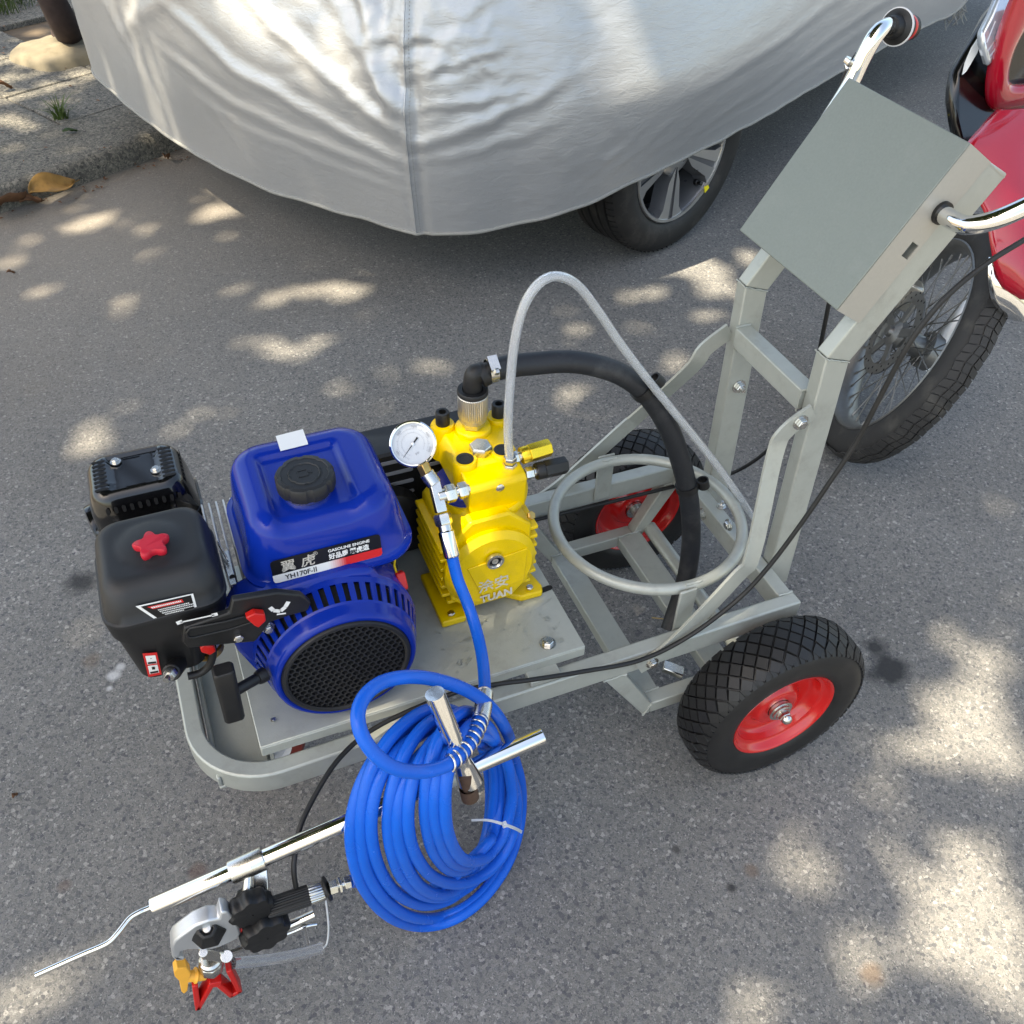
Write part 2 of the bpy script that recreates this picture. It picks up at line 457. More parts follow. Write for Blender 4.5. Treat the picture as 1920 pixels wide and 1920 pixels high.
    L.new(yv.outputs[0], wv.inputs[2])
    dn = N.new('ShaderNodeTexNoise'); dn.inputs['Scale'].default_value = 3.0; dn.inputs['Detail'].default_value = 8; dn.inputs['Roughness'].default_value = 0.65
    L.new(tc.outputs['Object'], dn.inputs['Vector'])
    dm = N.new('ShaderNodeMath'); dm.operation = 'MULTIPLY_ADD'; dm.inputs[1].default_value = 0.9; L.new(dn.outputs['Fac'], dm.inputs[0]); L.new(wv.outputs[0], dm.inputs[2])
    dr = N.new('ShaderNodeMapRange'); dr.inputs['From Min'].default_value = dust_lo; dr.inputs['From Max'].default_value = dust_hi; dr.inputs['To Max'].default_value = 0.55
    L.new(dm.outputs[0], dr.inputs['Value'])
    mix2 = N.new('ShaderNodeMix'); mix2.data_type = 'RGBA'; L.new(dr.outputs['Result'], mix2.inputs['Factor'])
    L.new(col, mix2.inputs['A']); mix2.inputs['B'].default_value = (*dust, 1); col = mix2.outputs['Result']
    if stains:
        for (sxp, syp, rad, sc_, amt) in [(0.349, 0.097, 0.050, (0.028, 0.029, 0.031), 0.95), (-1.080, 0.892, 0.036, (0.03, 0.031, 0.033), 0.90), (0.364, 0.152, 0.028, (0.03, 0.031, 0.033), 0.90), (-1.039, 0.620, 0.014, (0.6, 0.6, 0.6), 0.70), (-1.025, 0.638, 0.010, (0.6, 0.6, 0.6), 0.60), (-1.048, 0.594, 0.007, (0.6, 0.6, 0.6), 0.60), (-0.043, -0.356, 0.022, (0.2, 0.13, 0.08), 0.55), (-0.120, -0.151, 0.014, (0.16, 0.11, 0.08), 0.60), (-0.166, -0.164, 0.009, (0.03, 0.03, 0.03), 0.80), (-0.217, -0.074, 0.008, (0.03, 0.03, 0.03), 0.70), (-0.951, 0.173, 0.016, (0.12, 0.075, 0.06), 0.60), (-1.076, 0.672, 0.020, (0.14, 0.1, 0.07), 0.50), (-1.148, 0.227, 0.012, (0.13, 0.085, 0.07), 0.50), (-0.952, 0.631, 0.020, (0.16, 0.12, 0.09), 0.40)]:
            mp = N.new('ShaderNodeVectorMath'); mp.operation = 'DISTANCE'
            L.new(tc.outputs['Object'], mp.inputs[0]); mp.inputs[1].default_value = (sxp, syp, 0)
            sn = N.new('ShaderNodeTexNoise'); sn.inputs['Scale'].default_value = 26; sn.inputs['Detail'].default_value = 6
            L.new(tc.outputs['Object'], sn.inputs['Vector'])
            sm = N.new('ShaderNodeMath'); sm.operation = 'MULTIPLY_ADD'; sm.inputs[1].default_value = rad*1.3
            L.new(sn.outputs['Fac'], sm.inputs[0]); L.new(mp.outputs['Value'], sm.inputs[2])
            sr = N.new('ShaderNodeMapRange'); sr.inputs['From Min'].default_value = rad*1.05; sr.inputs['From Max'].default_value = rad*1.75
            sr.inputs['To Min'].default_value = amt; sr.inputs['To Max'].default_value = 0.0
            L.new(sm.outputs[0], sr.inputs['Value'])
            mm = N.new('ShaderNodeMix'); mm.data_type = 'RGBA'; mm.inputs['B'].default_value = (*sc_, 1)
            L.new(sr.outputs['Result'], mm.inputs['Factor']); L.new(col, mm.inputs['A']); col = mm.outputs['Result']
    L.new(col, b.inputs['Base Color'])
    b.inputs['Roughness'].default_value = 0.85
    b.inputs['Specular IOR Level'].default_value = 0.35
    bp = N.new('ShaderNodeBump'); bp.inputs['Strength'].default_value = 0.7; bp.inputs['Distance'].default_value = 0.003
    hm = N.new('ShaderNodeMath'); hm.operation = 'MULTIPLY_ADD'; hm.inputs[1].default_value = 0.35
    L.new(sep2.outputs[0], hm.inputs[0]); L.new(pit.outputs['Fac'], hm.inputs[2])
    L.new(hm.outputs[0], bp.inputs['Height']); L.new(bp.outputs['Normal'], b.inputs['Normal'])
    return m
M['asphalt'] = stone_ground('asphalt', (0.036, 0.036, 0.036), [(0.085,0.088,0.095), (0.14,0.138,0.134), (0.19,0.185,0.174), (0.155,0.152,0.147), (0.215,0.208,0.194), (0.105,0.107,0.112), (0.32,0.31,0.29)], 190, (0.25,0.215,0.175), 1.9, 3.1)
M['pebble'] = stone_ground('pebble_concrete', (0.14,0.13,0.11), [(0.045,0.045,0.042), (0.11,0.105,0.092), (0.20,0.185,0.155), (0.075,0.073,0.068), (0.25,0.23,0.19)], 110, (0.22,0.19,0.14), 3.2, 6.0, False)

def cover_mat():
    m, nt, b = new_mat('silver_cover_fabric')
    N = nt.nodes; L = nt.links
    tc = N.new('ShaderNodeTexCoord')
    b.inputs['Base Color'].default_value = (0.47, 0.475, 0.48, 1)
    b.inputs['Metallic'].default_value = 0.60
    nz = N.new('ShaderNodeTexNoise'); nz.inputs['Scale'].default_value = 5; nz.inputs['Detail'].default_value = 6
    L.new(tc.outputs['Object'], nz.inputs['Vector'])
    mr = N.new('ShaderNodeMapRange'); mr.inputs['To Min'].default_value = 0.36; mr.inputs['To Max'].default_value = 0.50
    L.new(nz.outputs['Fac'], mr.inputs['Value']); L.new(mr.outputs['Result'], b.inputs['Roughness'])
    # fine crumple creases, stretched along the side of the car
    mp = N.new('ShaderNodeMapping'); mp.inputs['Rotation'].default_value = (0.0, 0.25, -0.49); mp.inputs['Scale'].default_value = (0.45, 1.0, 1.7)
    L.new(tc.outputs['Object'], mp.inputs['Vector'])
    n1 = N.new('ShaderNodeTexNoise'); n1.inputs['Scale'].default_value = 34; n1.inputs['Detail'].default_value = 8; n1.inputs['Roughness'].default_value = 0.62; n1.inputs['Distortion'].default_value = 0.8
    L.new(mp.outputs['Vector'], n1.inputs['Vector'])
    n2 = N.new('ShaderNodeTexVoronoi'); n2.feature = 'DISTANCE_TO_EDGE'; n2.inputs['Scale'].default_value = 17
    nw = N.new('ShaderNodeMixRGB'); nw.blend_type = 'ADD'; nw.inputs['Fac'].default_value = 0.22
    L.new(mp.outputs['Vector'], nw.inputs['Color1']); L.new(n1.outputs['Color'], nw.inputs['Color2']); L.new(nw.outputs['Color'], n2.inputs['Vector'])
    ml = N.new('ShaderNodeMath'); ml.operation = 'MULTIPLY_ADD'; ml.inputs[1].default_value = 0.35
    cl = N.new('ShaderNodeMath'); cl.operation = 'MINIMUM'; cl.inputs[1].default_value = 0.25; L.new(n2.outputs['Distance'], cl.inputs[0])
    L.new(cl.outputs[0], ml.inputs[0]); L.new(n1.outputs['Fac'], ml.inputs[2])
    bp = N.new('ShaderNodeBump'); bp.inputs['Strength'].default_value = 0.30; bp.inputs['Distance'].default_value = 0.006
    L.new(ml.outputs[0], bp.inputs['Height']); L.new(bp.outputs['Normal'], b.inputs['Normal'])
    return m
M['cover'] = cover_mat()
M['hem'] = pmat('cover_hem', (0.27, 0.265, 0.245), 0.7, 0.2, 0.15, 150, 0.4, 300)

# ------------------------------------------------------------------ setting
KS = V(0.882, 0.471, 0)          # along the kerb
KW = V(-0.471, 0.882, 0)         # away from the road
K0 = V(-1.21, 2.713, 0)          # a point at the foot of the kerb
mb = MB()
mb.add([(-40,-40,0),(40,-40,0),(40,40,0),(-40,40,0)], [(0,1,2,3)])
tag(mb.build('road', M['asphalt'], smooth=0), kind='structure')
# kerb with a worn rounded nose and a rough aggregate band behind it
def kpt(s, w, z): p = K0 + KS*s + KW*w; return (p.x, p.y, z)
mb = MB()
prof = [(0.0,-0.05),(0.0,0.050),(0.006,0.068),(0.022,0.078),(0.06,0.080),(0.32,0.081),(0.32,-0.05)]
n = 60; vs = []; fs = []
for i in range(n+1):
    s = -3.0 + 12.0*i/n
    for w, z in prof:
        j = 0.010*noise.noise((s*3.1, w*9, z*7)) if z > 0 else 0
        vs.append(kpt(s, w + j, z + 0.6*j))
m_ = len(prof)
for i in range(n):
    for k in range(m_-1):
        fs.append((i*m_+k, (i+1)*m_+k, (i+1)*m_+k+1, i*m_+k+1))
mb.add(vs, fs)
tag(mb.build('kerb', M['pebble'], smooth=60), kind='structure')
mb = MB()
mb.add([kpt(-6,0.3,0.062), kpt(30,0.3,0.062), kpt(30,30,0.062), kpt(-6,30,0.062)], [(0,1,2,3)])
walk = tag(mb.build('pavement', M['dirt'], smooth=0), kind='structure')
# individual paving slabs
pm = MB()
S = 0.392
pm.box(-S/2, S/2, -S/2, S/2, -0.03, 0.0)
proto = pm.build('paver', M['pebble'], None, 0, bevel=0.006)
COL.objects.unlink(proto)
ang = math.atan2(KS.y, KS.x)
for a in range(-3, 7):
    for b_ in range(0, 5):
        if a >= 3 and b_ == 0: pass
        s = a*0.4 + 0.249; w = 0.330 + S/2 + b_*0.4
        p = kpt(s, w, 0.082 + rnd.uniform(-0.004, 0.004))
        if (V(p).xy - V(-0.86, 4.32, 0).xy).length < 0.20 or (a < -1 and b_ > 2): continue
        o = proto.copy(); COL.objects.link(o)
        o.parent = walk
        o.matrix_world = Matrix.Translation(p) @ Matrix.Rotation(ang + rnd.uniform(-0.012, 0.012), 4, 'Z') @ Matrix.Rotation(rnd.uniform(-0.012, 0.012), 4, 'X')

# young street tree: trunk in view, canopy overhead out of frame
tree = thing('street_tree', (-0.8771, 4.1632, 0.1100), 'slim dark-barked street tree trunk rising from a sand-coloured mound beside the covered car', 'tree')
tp = smooth_path([(-0.8676, 4.1495, 0.1000),(-0.9027, 3.9729, 0.3000),(-1.02,4.36,1.0),(-1.08,4.20,1.9),(-1.25,4.05,3.0),(-1.55,3.8,4.2),(-1.9,3.5,5.4)], 6)
nn_ = len(tp)
tr = MB(); tr.tube(tp, [0.062*(1-0.62*i/(nn_-1)) + (0.022 if i == 0 else 0.008 if i == 1 else 0) for i in range(nn_)], 14)
for i in range(len(tr.v)):
    x, y, z = tr.v[i]; d = 0.012*noise.noise((x*14, y*14, z*5))
    c = min(tp, key=lambda q: (q - V(x, y, z)).length); q = V(x, y, z) - c
    if q.length > 1e-4: q = q.normalized()*d; tr.v[i] = (x+q.x, y+q.y, z+q.z)
tr.build('trunk', M['bark'], tree, 80)
lb = MB()
for k in range(26):
    t = rnd.uniform(0.5, 1.0); b0 = tp[int(t*(nn_-1))]
    e = V(rnd.uniform(-6, 1.6), rnd.uniform(-2.6, 6.0), rnd.uniform(5.6, 7.6))
    mid = (b0 + e)/2 + V(0, 0, 0.5)
    pth = smooth_path([b0, mid, e], 6)
    lb.tube(pth, [0.035*(1-0.8*i/(len(pth)-1)) for i in range(len(pth))], 6)
lb.build('limbs', M['bark'], tree, 80)
# unseen leaf canopy shaped for the light, gaps cut to cast the sun patches
GAPS = [(-1.118, 2.503, 0.426, 0.905, 0.094, 0.061), (-0.963, 2.533, -0.914, -0.406, 0.097, 0.080), (-0.878, 2.556, -0.746, -0.666, 0.084, 0.055), (-0.793, 2.558, 0.579, 0.815, 0.053, 0.039), (-0.782, 2.433, 0.426, 0.905, 0.069, 0.063), (-0.562, 2.506, 0.531, 0.848, 0.101, 0.062), (-0.432, 2.239, 0.178, 0.984, 0.058, 0.054), (-1.184, 2.361, -0.718, -0.696, 0.057, 0.042), (-0.915, 2.311, -0.761, -0.649, 0.053, 0.038), (-0.787, 2.243, -0.737, -0.676, 0.070, 0.050), (-1.090, 2.137, -0.913, 0.409, 0.067, 0.054), (-0.867, 2.005, 0.619, 0.786, 0.058, 0.041), (-0.772, 2.042, -0.946, 0.323, 0.041, 0.035), (-0.706, 1.906, 0.417, 0.909, 0.042, 0.034), (-0.550, 1.962, 0.378, 0.926, 0.059, 0.052), (-0.476, 1.861, -0.959, 0.285, 0.073, 0.069), (-0.331, 1.867, -0.812, -0.584, 0.090, 0.079), (-0.230, 1.836, -0.212, 0.977, 0.065, 0.061), (-0.373, 1.605, -0.997, -0.082, 0.065, 0.048), (-0.469, 1.576, -0.965, -0.261, 0.062, 0.044), (-0.356, 1.496, 0.668, 0.744, 0.049, 0.039), (-0.390, 1.369, 0.252, 0.968, 0.050, 0.038), (-0.788, 1.384, -0.785, -0.619, 0.101, 0.058), (-0.906, 1.487, 0.404, 0.915, 0.040, 0.031), (-1.024, 1.376, 0.486, 0.874, 0.058, 0.057), (-0.573, 1.297, -0.964, 0.266, 0.053, 0.042), (-0.320, 2.015, -0.966, -0.259, 0.047, 0.039), (-0.169, 1.373, -0.952, -0.307, 0.071, 0.051), (-0.353, 1.245, 0.642, 0.767, 0.046, 0.042), (0.235, 1.362, -1.000, -0.021, 0.064, 0.050), (0.482, 1.351, -0.920, -0.392, 0.052, 0.043), (0.465, 1.595, -0.963, -0.271, 0.048, 0.044), (0.801, 1.614, -0.140, 0.990, 0.119, 0.097), (0.812, 1.487, -0.908, -0.420, 0.103, 0.063), (0.847, 1.708, -0.928, -0.372, 0.122, 0.057), (0.913, 1.573, -0.994, -0.113, 0.105, 0.055), (0.596, 1.515, -0.965, -0.263, 0.055, 0.049), (0.693, 1.351, -0.983, -0.185, 0.067, 0.051), (1.124, 1.827, -0.916, -0.400, 0.129, 0.028), (1.023, 1.607, -0.937, -0.350, 0.081, 0.053), (0.847, 1.391, -0.807, -0.590, 0.054, 0.044), (0.648, 1.217, -0.948, -0.317, 0.050, 0.043), (0.335, 1.166, 0.645, 0.764, 0.049, 0.042), (0.146, 1.133, -0.777, -0.629, 0.065, 0.053), (0.519, 1.323, 0.702, 0.713, 0.062, 0.045), (0.041, 0.874, -0.827, -0.562, 0.052, 0.044), (0.484, 1.111, -0.890, -0.455, 0.046, 0.040), (1.092, 1.302, -0.922, -0.386, 0.070, 0.047), (-1.225, 0.277, -0.019, 1.000, 0.081, 0.033), (-1.046, 0.116, -0.781, 0.624, 0.038, 0.032), (-1.129, 0.097, -0.956, 0.293, 0.056, 0.034), (-1.208, 0.071, -0.864, 0.503, 0.057, 0.039), (-1.137, 0.035, -0.961, 0.275, 0.066, 0.036), (-1.061, -0.010, -0.923, 0.385, 0.048, 0.030), (-1.008, -0.008, -0.790, 0.613, 0.033, 0.027), (0.550, 0.067, -0.867, 0.497, 0.083, 0.074), (0.475, -0.045, -0.909, -0.417, 0.115, 0.080), (0.343, -0.082, -1.000, 0.024, 0.078, 0.056), (0.412, -0.167, -0.975, -0.221, 0.083, 0.060), (-0.011, -0.201, -0.991, 0.130, 0.064, 0.043), (0.144, -0.262, -1.000, 0.026, 0.090, 0.065), (0.180, -0.332, -0.992, -0.128, 0.087, 0.064), (0.160, -0.189, -0.994, 0.109, 0.072, 0.051), (0.253, -0.225, -0.991, -0.131, 0.071, 0.053), (0.300, -0.274, -0.979, -0.203, 0.056, 0.042), (0.169, -0.391, -1.000, 0.032, 0.073, 0.051), (0.036, -0.317, -0.956, 0.294, 0.070, 0.038), (-0.198, -0.337, -0.761, -0.649, 0.057, 0.045), (-0.067, -0.396, 0.707, 0.707, 0.061, 0.038), (0.049, -0.411, -0.959, 0.284, 0.050, 0.029), (0.103, -0.440, -0.962, 0.273, 0.063, 0.035), (-0.035, -0.336, -0.978, 0.208, 0.047, 0.033), (0.062, -0.366, -0.953, 0.303, 0.064, 0.033), (0.379, 0.004, -0.920, -0.392, 0.071, 0.053), (0.160, -0.103, -0.998, -0.064, 0.048, 0.038), (-0.008, -0.123, -0.965, 0.263, 0.041, 0.028), (0.709, 0.163, -0.956, -0.295, 0.070, 0.051), (0.896, 0.371, -0.934, -0.358, 0.065, 0.043), (0.512, 0.146, -0.995, -0.103, 0.050, 0.038), (-1.065, 4.054, 0.670, 0.742, 0.175, 0.077), (-0.941, 3.944, -0.907, -0.421, 0.180, 0.097), (-1.115, 3.774, -0.895, -0.446, 0.147, 0.092), (-0.875, 3.662, -0.976, -0.220, 0.132, 0.101), (-0.800, 3.830, -0.872, -0.490, 0.105, 0.091), (-1.081, 3.580, -0.748, -0.664, 0.131, 0.087), (-0.909, 3.463, -0.975, -0.222, 0.107, 0.059), (-1.128, 3.316, -0.996, -0.094, 0.119, 0.090), (-1.001, 3.220, -0.998, -0.069, 0.110, 0.066), (-0.910, 4.130, -0.997, 0.082, 0.128, 0.117), (-0.987, 4.358, 0.539, 0.842, 0.152, 0.077), (-0.789, 4.255, 0.008, 1.000, 0.155, 0.079), (-1.109, 3.056, -0.206, 0.979, 0.058, 0.049), (-0.963, 3.079, -0.041, 0.999, 0.064, 0.039), (-1.162, 4.017, 0.497, 0.868, 0.088, 0.074), (-1.006, 2.791, -0.990, -0.141, 0.066, 0.044), (-0.193, 0.349, 0.538, 0.843, 0.079, 0.034), (-0.148, 0.307, -0.948, 0.318, 0.041, 0.037), (-0.087, 0.390, -0.847, -0.532, 0.057, 0.056), (-0.188, 0.229, -0.995, 0.103, 0.042, 0.027), (-0.546, 0.184, -0.998, 0.056, 0.080, 0.036), (-0.046, 0.407, 0.403, 0.915, 0.040, 0.032), (-0.306, 2.688, -0.583, 0.812, 0.140, 0.053), (-0.414, 2.570, -0.786, 0.618, 0.211, 0.037), (0.521, 1.507, -0.902, -0.432, 0.114, 0.015), (0.826, 1.662, -0.896, -0.444, 0.116, 0.017), (0.208, 1.368, -0.896, -0.443, 0.046, 0.014), (0.337, 1.415, -0.904, -0.428, 0.102, 0.018), (0.228, 1.397, -0.899, -0.438, 0.161, 0.022), (0.171, 1.937, -0.513, 0.859, 0.176, 0.057), (0.414, 1.483, -0.915, -0.403, 0.156, 0.026), (0.387, 1.451, -0.900, -0.435, 0.207, 0.024), (0.586, 1.545, -0.895, -0.446, 0.207, 0.020), (0.196, 1.382, -0.896, -0.443, 0.155, 0.021), (0.372, 1.461, -0.909, -0.417, 0.163, 0.025), (0.297, 1.398, -0.904, -0.427, 0.101, 0.018), (0.023, 2.090, -0.504, 0.864, 0.214, 0.063), (0.058, 1.933, -0.570, 0.822, 0.174, 0.060)]
SX, SY = -0.784/1.465, -0.235/1.465
def in_gap(px, py):
    for gx, gy, ca, sa, ra, rb in GAPS:
        dx, dy = px-gx, py-gy
        u = (dx*ca + dy*sa)/ra; v = (-dx*sa + dy*ca)/rb
        if u*u + v*v < 1.0 + 0.35*noise.noise((px*14, py*14, gx)): return True
    return False
verts = []; faces = []
rl = random.Random(11)
cnt = 0
while cnt < 42000:
    gx, gy = rl.uniform(-1.9, 6.5), rl.uniform(-0.95, 6.0)
    if gx > 1.15 + 1.35*(gy+0.5): continue
    if in_gap(gx, gy): 
        if rl.random() > 0.03: continue
    h = rl.uniform(5.4, 7.8)
    cnt += 1
    c = V(gx + SX*h, gy + SY*h, h)
    L_ = rl.uniform(0.055, 0.10); W_ = L_*rl.uniform(0.5, 0.62)
    q = Quaternion((0,0,1), rl.uniform(0, 2*PI)) @ Quaternion((1,0,0), rl.gauss(0, 0.55)) @ Quaternion((0,1,0), rl.gauss(0, 0.55))
    n0 = len(verts)
    for p in ((-L_,0,0),(-L_*0.25,-W_,-0.008),(L_*0.35,-W_*0.8,-0.006),(L_,0,-0.015),(L_*0.35,W_*0.8,-0.006),(-L_*0.25,W_,-0.008)):
        verts.append(tuple(c + q @ V(p)))
    faces.append(tuple(range(n0, n0+6)))
me = bpy.data.meshes.new('crown'); me.from_pydata(verts, [], faces); me.materials.append(M['leaf'])
cr = bpy.data.objects.new('crown', me); COL.objects.link(cr); attach(cr, tree)

# sand-coloured mound round the foot of the tree
md = MB(); R_ = 10; SG = 36; MX, MY, _z = (-0.9038, 4.0127, 0.1000); vs = [(MX, MY+0.03, 0.128)]; fs = []
for i in range(1, R_+1):
    for k in range(SG):
        a = 2*PI*k/SG; f = i/R_
        rx = 0.245 + 0.035*noise.noise((math.cos(a)*1.6, math.sin(a)*1.6, 4.1)); ry = 0.20 + 0.05*noise.noise((math.cos(a)*1.9+7, math.sin(a)*1.9, 1.3))
        z = 0.128 - 0.020*f**2 - 0.045*max(0, f-0.88)/0.12 + 0.012*noise.noise((math.cos(a)*f*4, math.sin(a)*f*4, 2))
        vs.append((MX + rx*f*math.cos(a), MY + ry*f*math.sin(a), z))
for k in range(SG): fs.append((0, 1+k, 1+(k+1) % SG))
for i in range(R_-1):
    for k in range(SG):
        a, b_ = 1+i*SG+k, 1+i*SG+(k+1) % SG
        fs.append((a, a+SG, b_+SG, b_))
md.add(vs, fs)
tag(md.build('mortar_mound', M['mound'], smooth=70), 'flat sand-coloured mortar mound round the foot of the tree', 'mound')

# grass
def grass(name, c, rad, n, hgt, label=None, cat=None, kind=None, seed=1, sprd=0.5):
    g = random.Random(seed); vs = []; fs = []
    for _ in range(n):
        a = g.uniform(0, 2*PI); r = rad*math.sqrt(g.random())
        x, y = c[0]+r*math.cos(a), c[1]+r*math.sin(a)
        h = hgt*g.uniform(0.5, 1.0); w = g.uniform(0.0018, 0.004)
        d = V(math.cos(a)*sprd + g.gauss(0,0.3), math.sin(a)*sprd + g.gauss(0,0.3), 0)*h
        sd = V(-math.sin(a), math.cos(a), 0)*w; b0 = V(x, y, c[2]); n0 = len(vs)
        for t, k in ((0,1),(0.45,0.8),(0.8,0.5)):
            p = b0 + d*t*t + V(0,0,h*(t-0.25*t*t))
            vs += [tuple(p-sd*k), tuple(p+sd*k)]
        vs.append(tuple(b0 + d + V(0,0,h*0.72)))
        fs += [(n0,n0+1,n0+3,n0+2),(n0+2,n0+3,n0+5,n0+4),(n0+4,n0+5,n0+6)]
    me = bpy.data.meshes.new(name); me.from_pydata(vs, [], fs); me.materials.append(M['grass'])
    o = bpy.data.objects.new(name, me); COL.objects.link(o)
    return tag(o, label, cat, None, kind)
grass('grass_tuft', (-0.9663, 3.2811, 0.0780), 0.03, 46, 0.10, 'small green weed tuft growing from a joint between the paving slabs', 'weed', seed=3)
grass('grass', (-1.38, 4.95, 0.062), 0.42, 1500, 0.17, None, None, 'stuff', seed=5, sprd=0.3)

lt = MB(); gl = random.Random(21)
for _ in range(420):
    s_, w_ = gl.uniform(-1.0, 1.6), gl.choice([gl.uniform(-0.10, 0.02), gl.uniform(0.05, 2.4), gl.uniform(1.2, 2.6)])
    z_ = 0.004 if w_ < 0 else 0.088
    x_, y_, _q = kpt(s_, w_, 0); r_ = gl.uniform(0.004, 0.016 if w_ > 1.0 else 0.010); a_ = gl.uniform(0, 6.28)
    c_, d_ = math.cos(a_)*r_, math.sin(a_)*r_; h_ = gl.uniform(0.001, 0.007)
    lt.add([(x_-c_, y_-d_, z_), (x_+d_*0.5, y_-c_*0.5, z_+h_), (x_+c_, y_+d_, z_+h_*0.4), (x_-d_*0.5, y_+c_*0.5, z_+h_*0.7)], [(0,1,2,3)])
tag(lt.build('leaf_litter', M['leaf_brown'], smooth=0), kind='stuff')

# fallen leaves
def leaf(name, c, L_, W_, rot, tilt, curl, mat, label, cat='leaf', group=None, roll=0.0):
    vs = []; fs = []; nu, nv = 14, 6
    for i in range(nu+1):
        t = i/nu; w = W_*math.sin(PI*min(1, t*0.97+0.03))**0.75*(1-0.25*t)
        for j in range(nv+1):
            s = 2*j/nv-1
            z = curl*(s*s*0.6) + 0.5*curl*math.sin(t*5) + 0.004*noise.noise((t*7, s*3, L_*50)) + 0.35*curl*abs(s)
            vs.append(V((t-0.5)*L_, s*w/2, z))
    for i in range(nu):
        for j in range(nv):
            a = i*(nv+1)+j; fs.append((a, a+nv+1, a+nv+2, a+1))
    Mx = Matrix.Translation(c) @ Matrix.Rotation(rot, 4, 'Z') @ Matrix.Rotation(tilt, 4, 'Y') @ Matrix.Rotation(roll, 4, 'X')
    mb = MB(); mb.add([Mx @ v for v in vs], fs)
    mb.tube([Mx @ V(L_*0.48, 0, 0.0), Mx @ V(L_*0.56, 0.003, -0.003), Mx @ V(L_*0.64, 0.008, -0.006)], 0.0016, 5)
    o = mb.build(name, mat, None, 70)
    md_ = o.modifiers.new('thick', 'SOLIDIFY'); md_.thickness = 0.0012
    return tag(o, label, cat, group)
leaf('dry_leaf', (-1.0328, 2.7522, 0.0450), 0.17, 0.10, 0.55, 0.1, 0.022, M['leaf_dry'], 'large curled yellow-brown dry leaf lying against the kerb', roll=0.5)
leaf('dry_leaf', (-1.1667, 2.6944, 0.0350), 0.15, 0.085, 0.75, -0.05, 0.024, M['leaf_brown'], 'crumpled dark brown dry leaf beside the yellow leaf at the kerb', roll=-0.4)
leaf('dry_leaf', (-1.1082, 2.7245, 0.0200), 0.07, 0.035, 0.2, 0.1, 0.014, M['leaf_brown'], 'small brown leaf scrap under the yellow leaf', roll=0.2)
leaf('dry_leaf', (-0.6407, 2.9375, 0.0200), 0.045, 0.03, 1.2, 0.3, 0.012, M['leaf_brown'], 'tiny dark leaf scrap in the gutter close to the silver cover')
leaf('dry_leaf', (-1.1511, 3.6272, 0.1000), 0.06, 0.04, 0.4, 0.3, 0.014, M['leaf_brown'], 'small dark brown leaf on the paving slabs at the left')
leaf('green_leaf', (-0.9432, 3.1175, 0.0880), 0.05, 0.03, 0.3, 0.05, 0.006, M['leaf'], 'small fresh green leaf fallen near the weed tuft')
leaf('dry_leaf', (-1.1841, 2.2760, 0.0060), 0.022, 0.012, 0.3, 0.2, 0.006, M['leaf_brown'], 'tiny dark leaf scrap on the asphalt at the far left')
leaf('dry_leaf', (-1.2145, 0.4179, 0.0040), 0.010, 0.008, 0.8, 0.2, 0.003, M['leaf_brown'], 'tiny reddish-brown leaf scrap left of the grey front bumper')
sm_ = MB(); sm_.tube([(-0.0207, 0.3782, 0.0060), (-0.0049, 0.3673, 0.0080), (0.0123, 0.3580, 0.0060)], 0.0016, 5)
tag(sm_.build('straw', M['straw']), 'thin pale straw lying on the asphalt under the cart frame', 'straw')

# ------------------------------------------------------------------ hand cart
cart = thing('hand_cart', (-0.35, 0.2975, 0.0), 'grey steel hand cart frame with red-rimmed black tyres and a slanted control box', 'cart')
F = M['frame']
sec = [(-0.0125,-0.02),(0.0125,-0.02),(0.0125,0.02),(-0.0125,0.02)]
def arc(cx, cy, r, a0, a1, n, z): return [(cx + r*math.cos(math.radians(a0+(a1-a0)*i/n)), cy + r*math.sin(math.radians(a0+(a1-a0)*i/n)), z) for i in range(n+1)]
loop = [(0.063, 0.1125, 0.295), (-0.60, 0.1105, 0.295)] + arc(-0.785, 0.2075, 0.1025, 270, 180, 12, 0.295)[0:] + arc(-0.785, 0.3875, 0.1025, 180, 90, 12, 0.295) + [(-0.60, 0.4835, 0.295), (0.063, 0.4825, 0.295)]
loop[2:15] = [(x, y + 0.003, z) for x, y, z in loop[2:15]]
mb = MB(); mb.sweep(loop, sec); mb.build('bumper_rail', F, cart, 30, 0.003)
def part(name, fn, mat=F, bevel=0.002, smooth=40, parent=None, lab=None):
    mb = MB(); fn(mb); o = mb.build(name, mat, parent or cart, smooth, bevel)
    if lab: o['label'] = lab
    return o
part('rear_crossbar', lambda m: m.box(0.035, 0.060, 0.1255, 0.4695, 0.275, 0.3145))
part('low_crossbar', lambda m: m.box(-0.210, -0.167, 0.1255, 0.4695, 0.141, 0.1645))
part('low_crossbar', lambda m: m.box(-0.068, -0.020, 0.1255, 0.4695, 0.141, 0.1665))
for y0, y1 in ((0.1, 0.125), (0.470, 0.495)):
    part('low_rail', lambda m: m.box(-0.192, -0.035, y0, y1, 0.1395, 0.165))
    part('strut', lambda m: m.extrude([(-0.29,y0,0.2745),(-0.255,y0,0.2745),(-0.1925,y0,0.165),(-0.1925,y0,0.1395),(-0.2055,y0,0.1395)], (0,y1-y0,0)))
    part('strut', lambda m: m.extrude([(0.056,y0,0.2745),(0.020,y0,0.2745),(-0.0345,y0,0.165),(-0.0345,y0,0.1395),(-0.022,y0,0.1395)], (0,y1-y0,0)))
part('axle', lambda m: m.cyl((0.0, 0.04, 0.165), (0.0, 0.555, 0.165), 0.0105, 20), bevel=0)
part('axle_sleeve', lambda m: m.cyl((0.005, 0.128, 0.165), (0.005, 0.475, 0.165), 0.0125, 20), bevel=0)
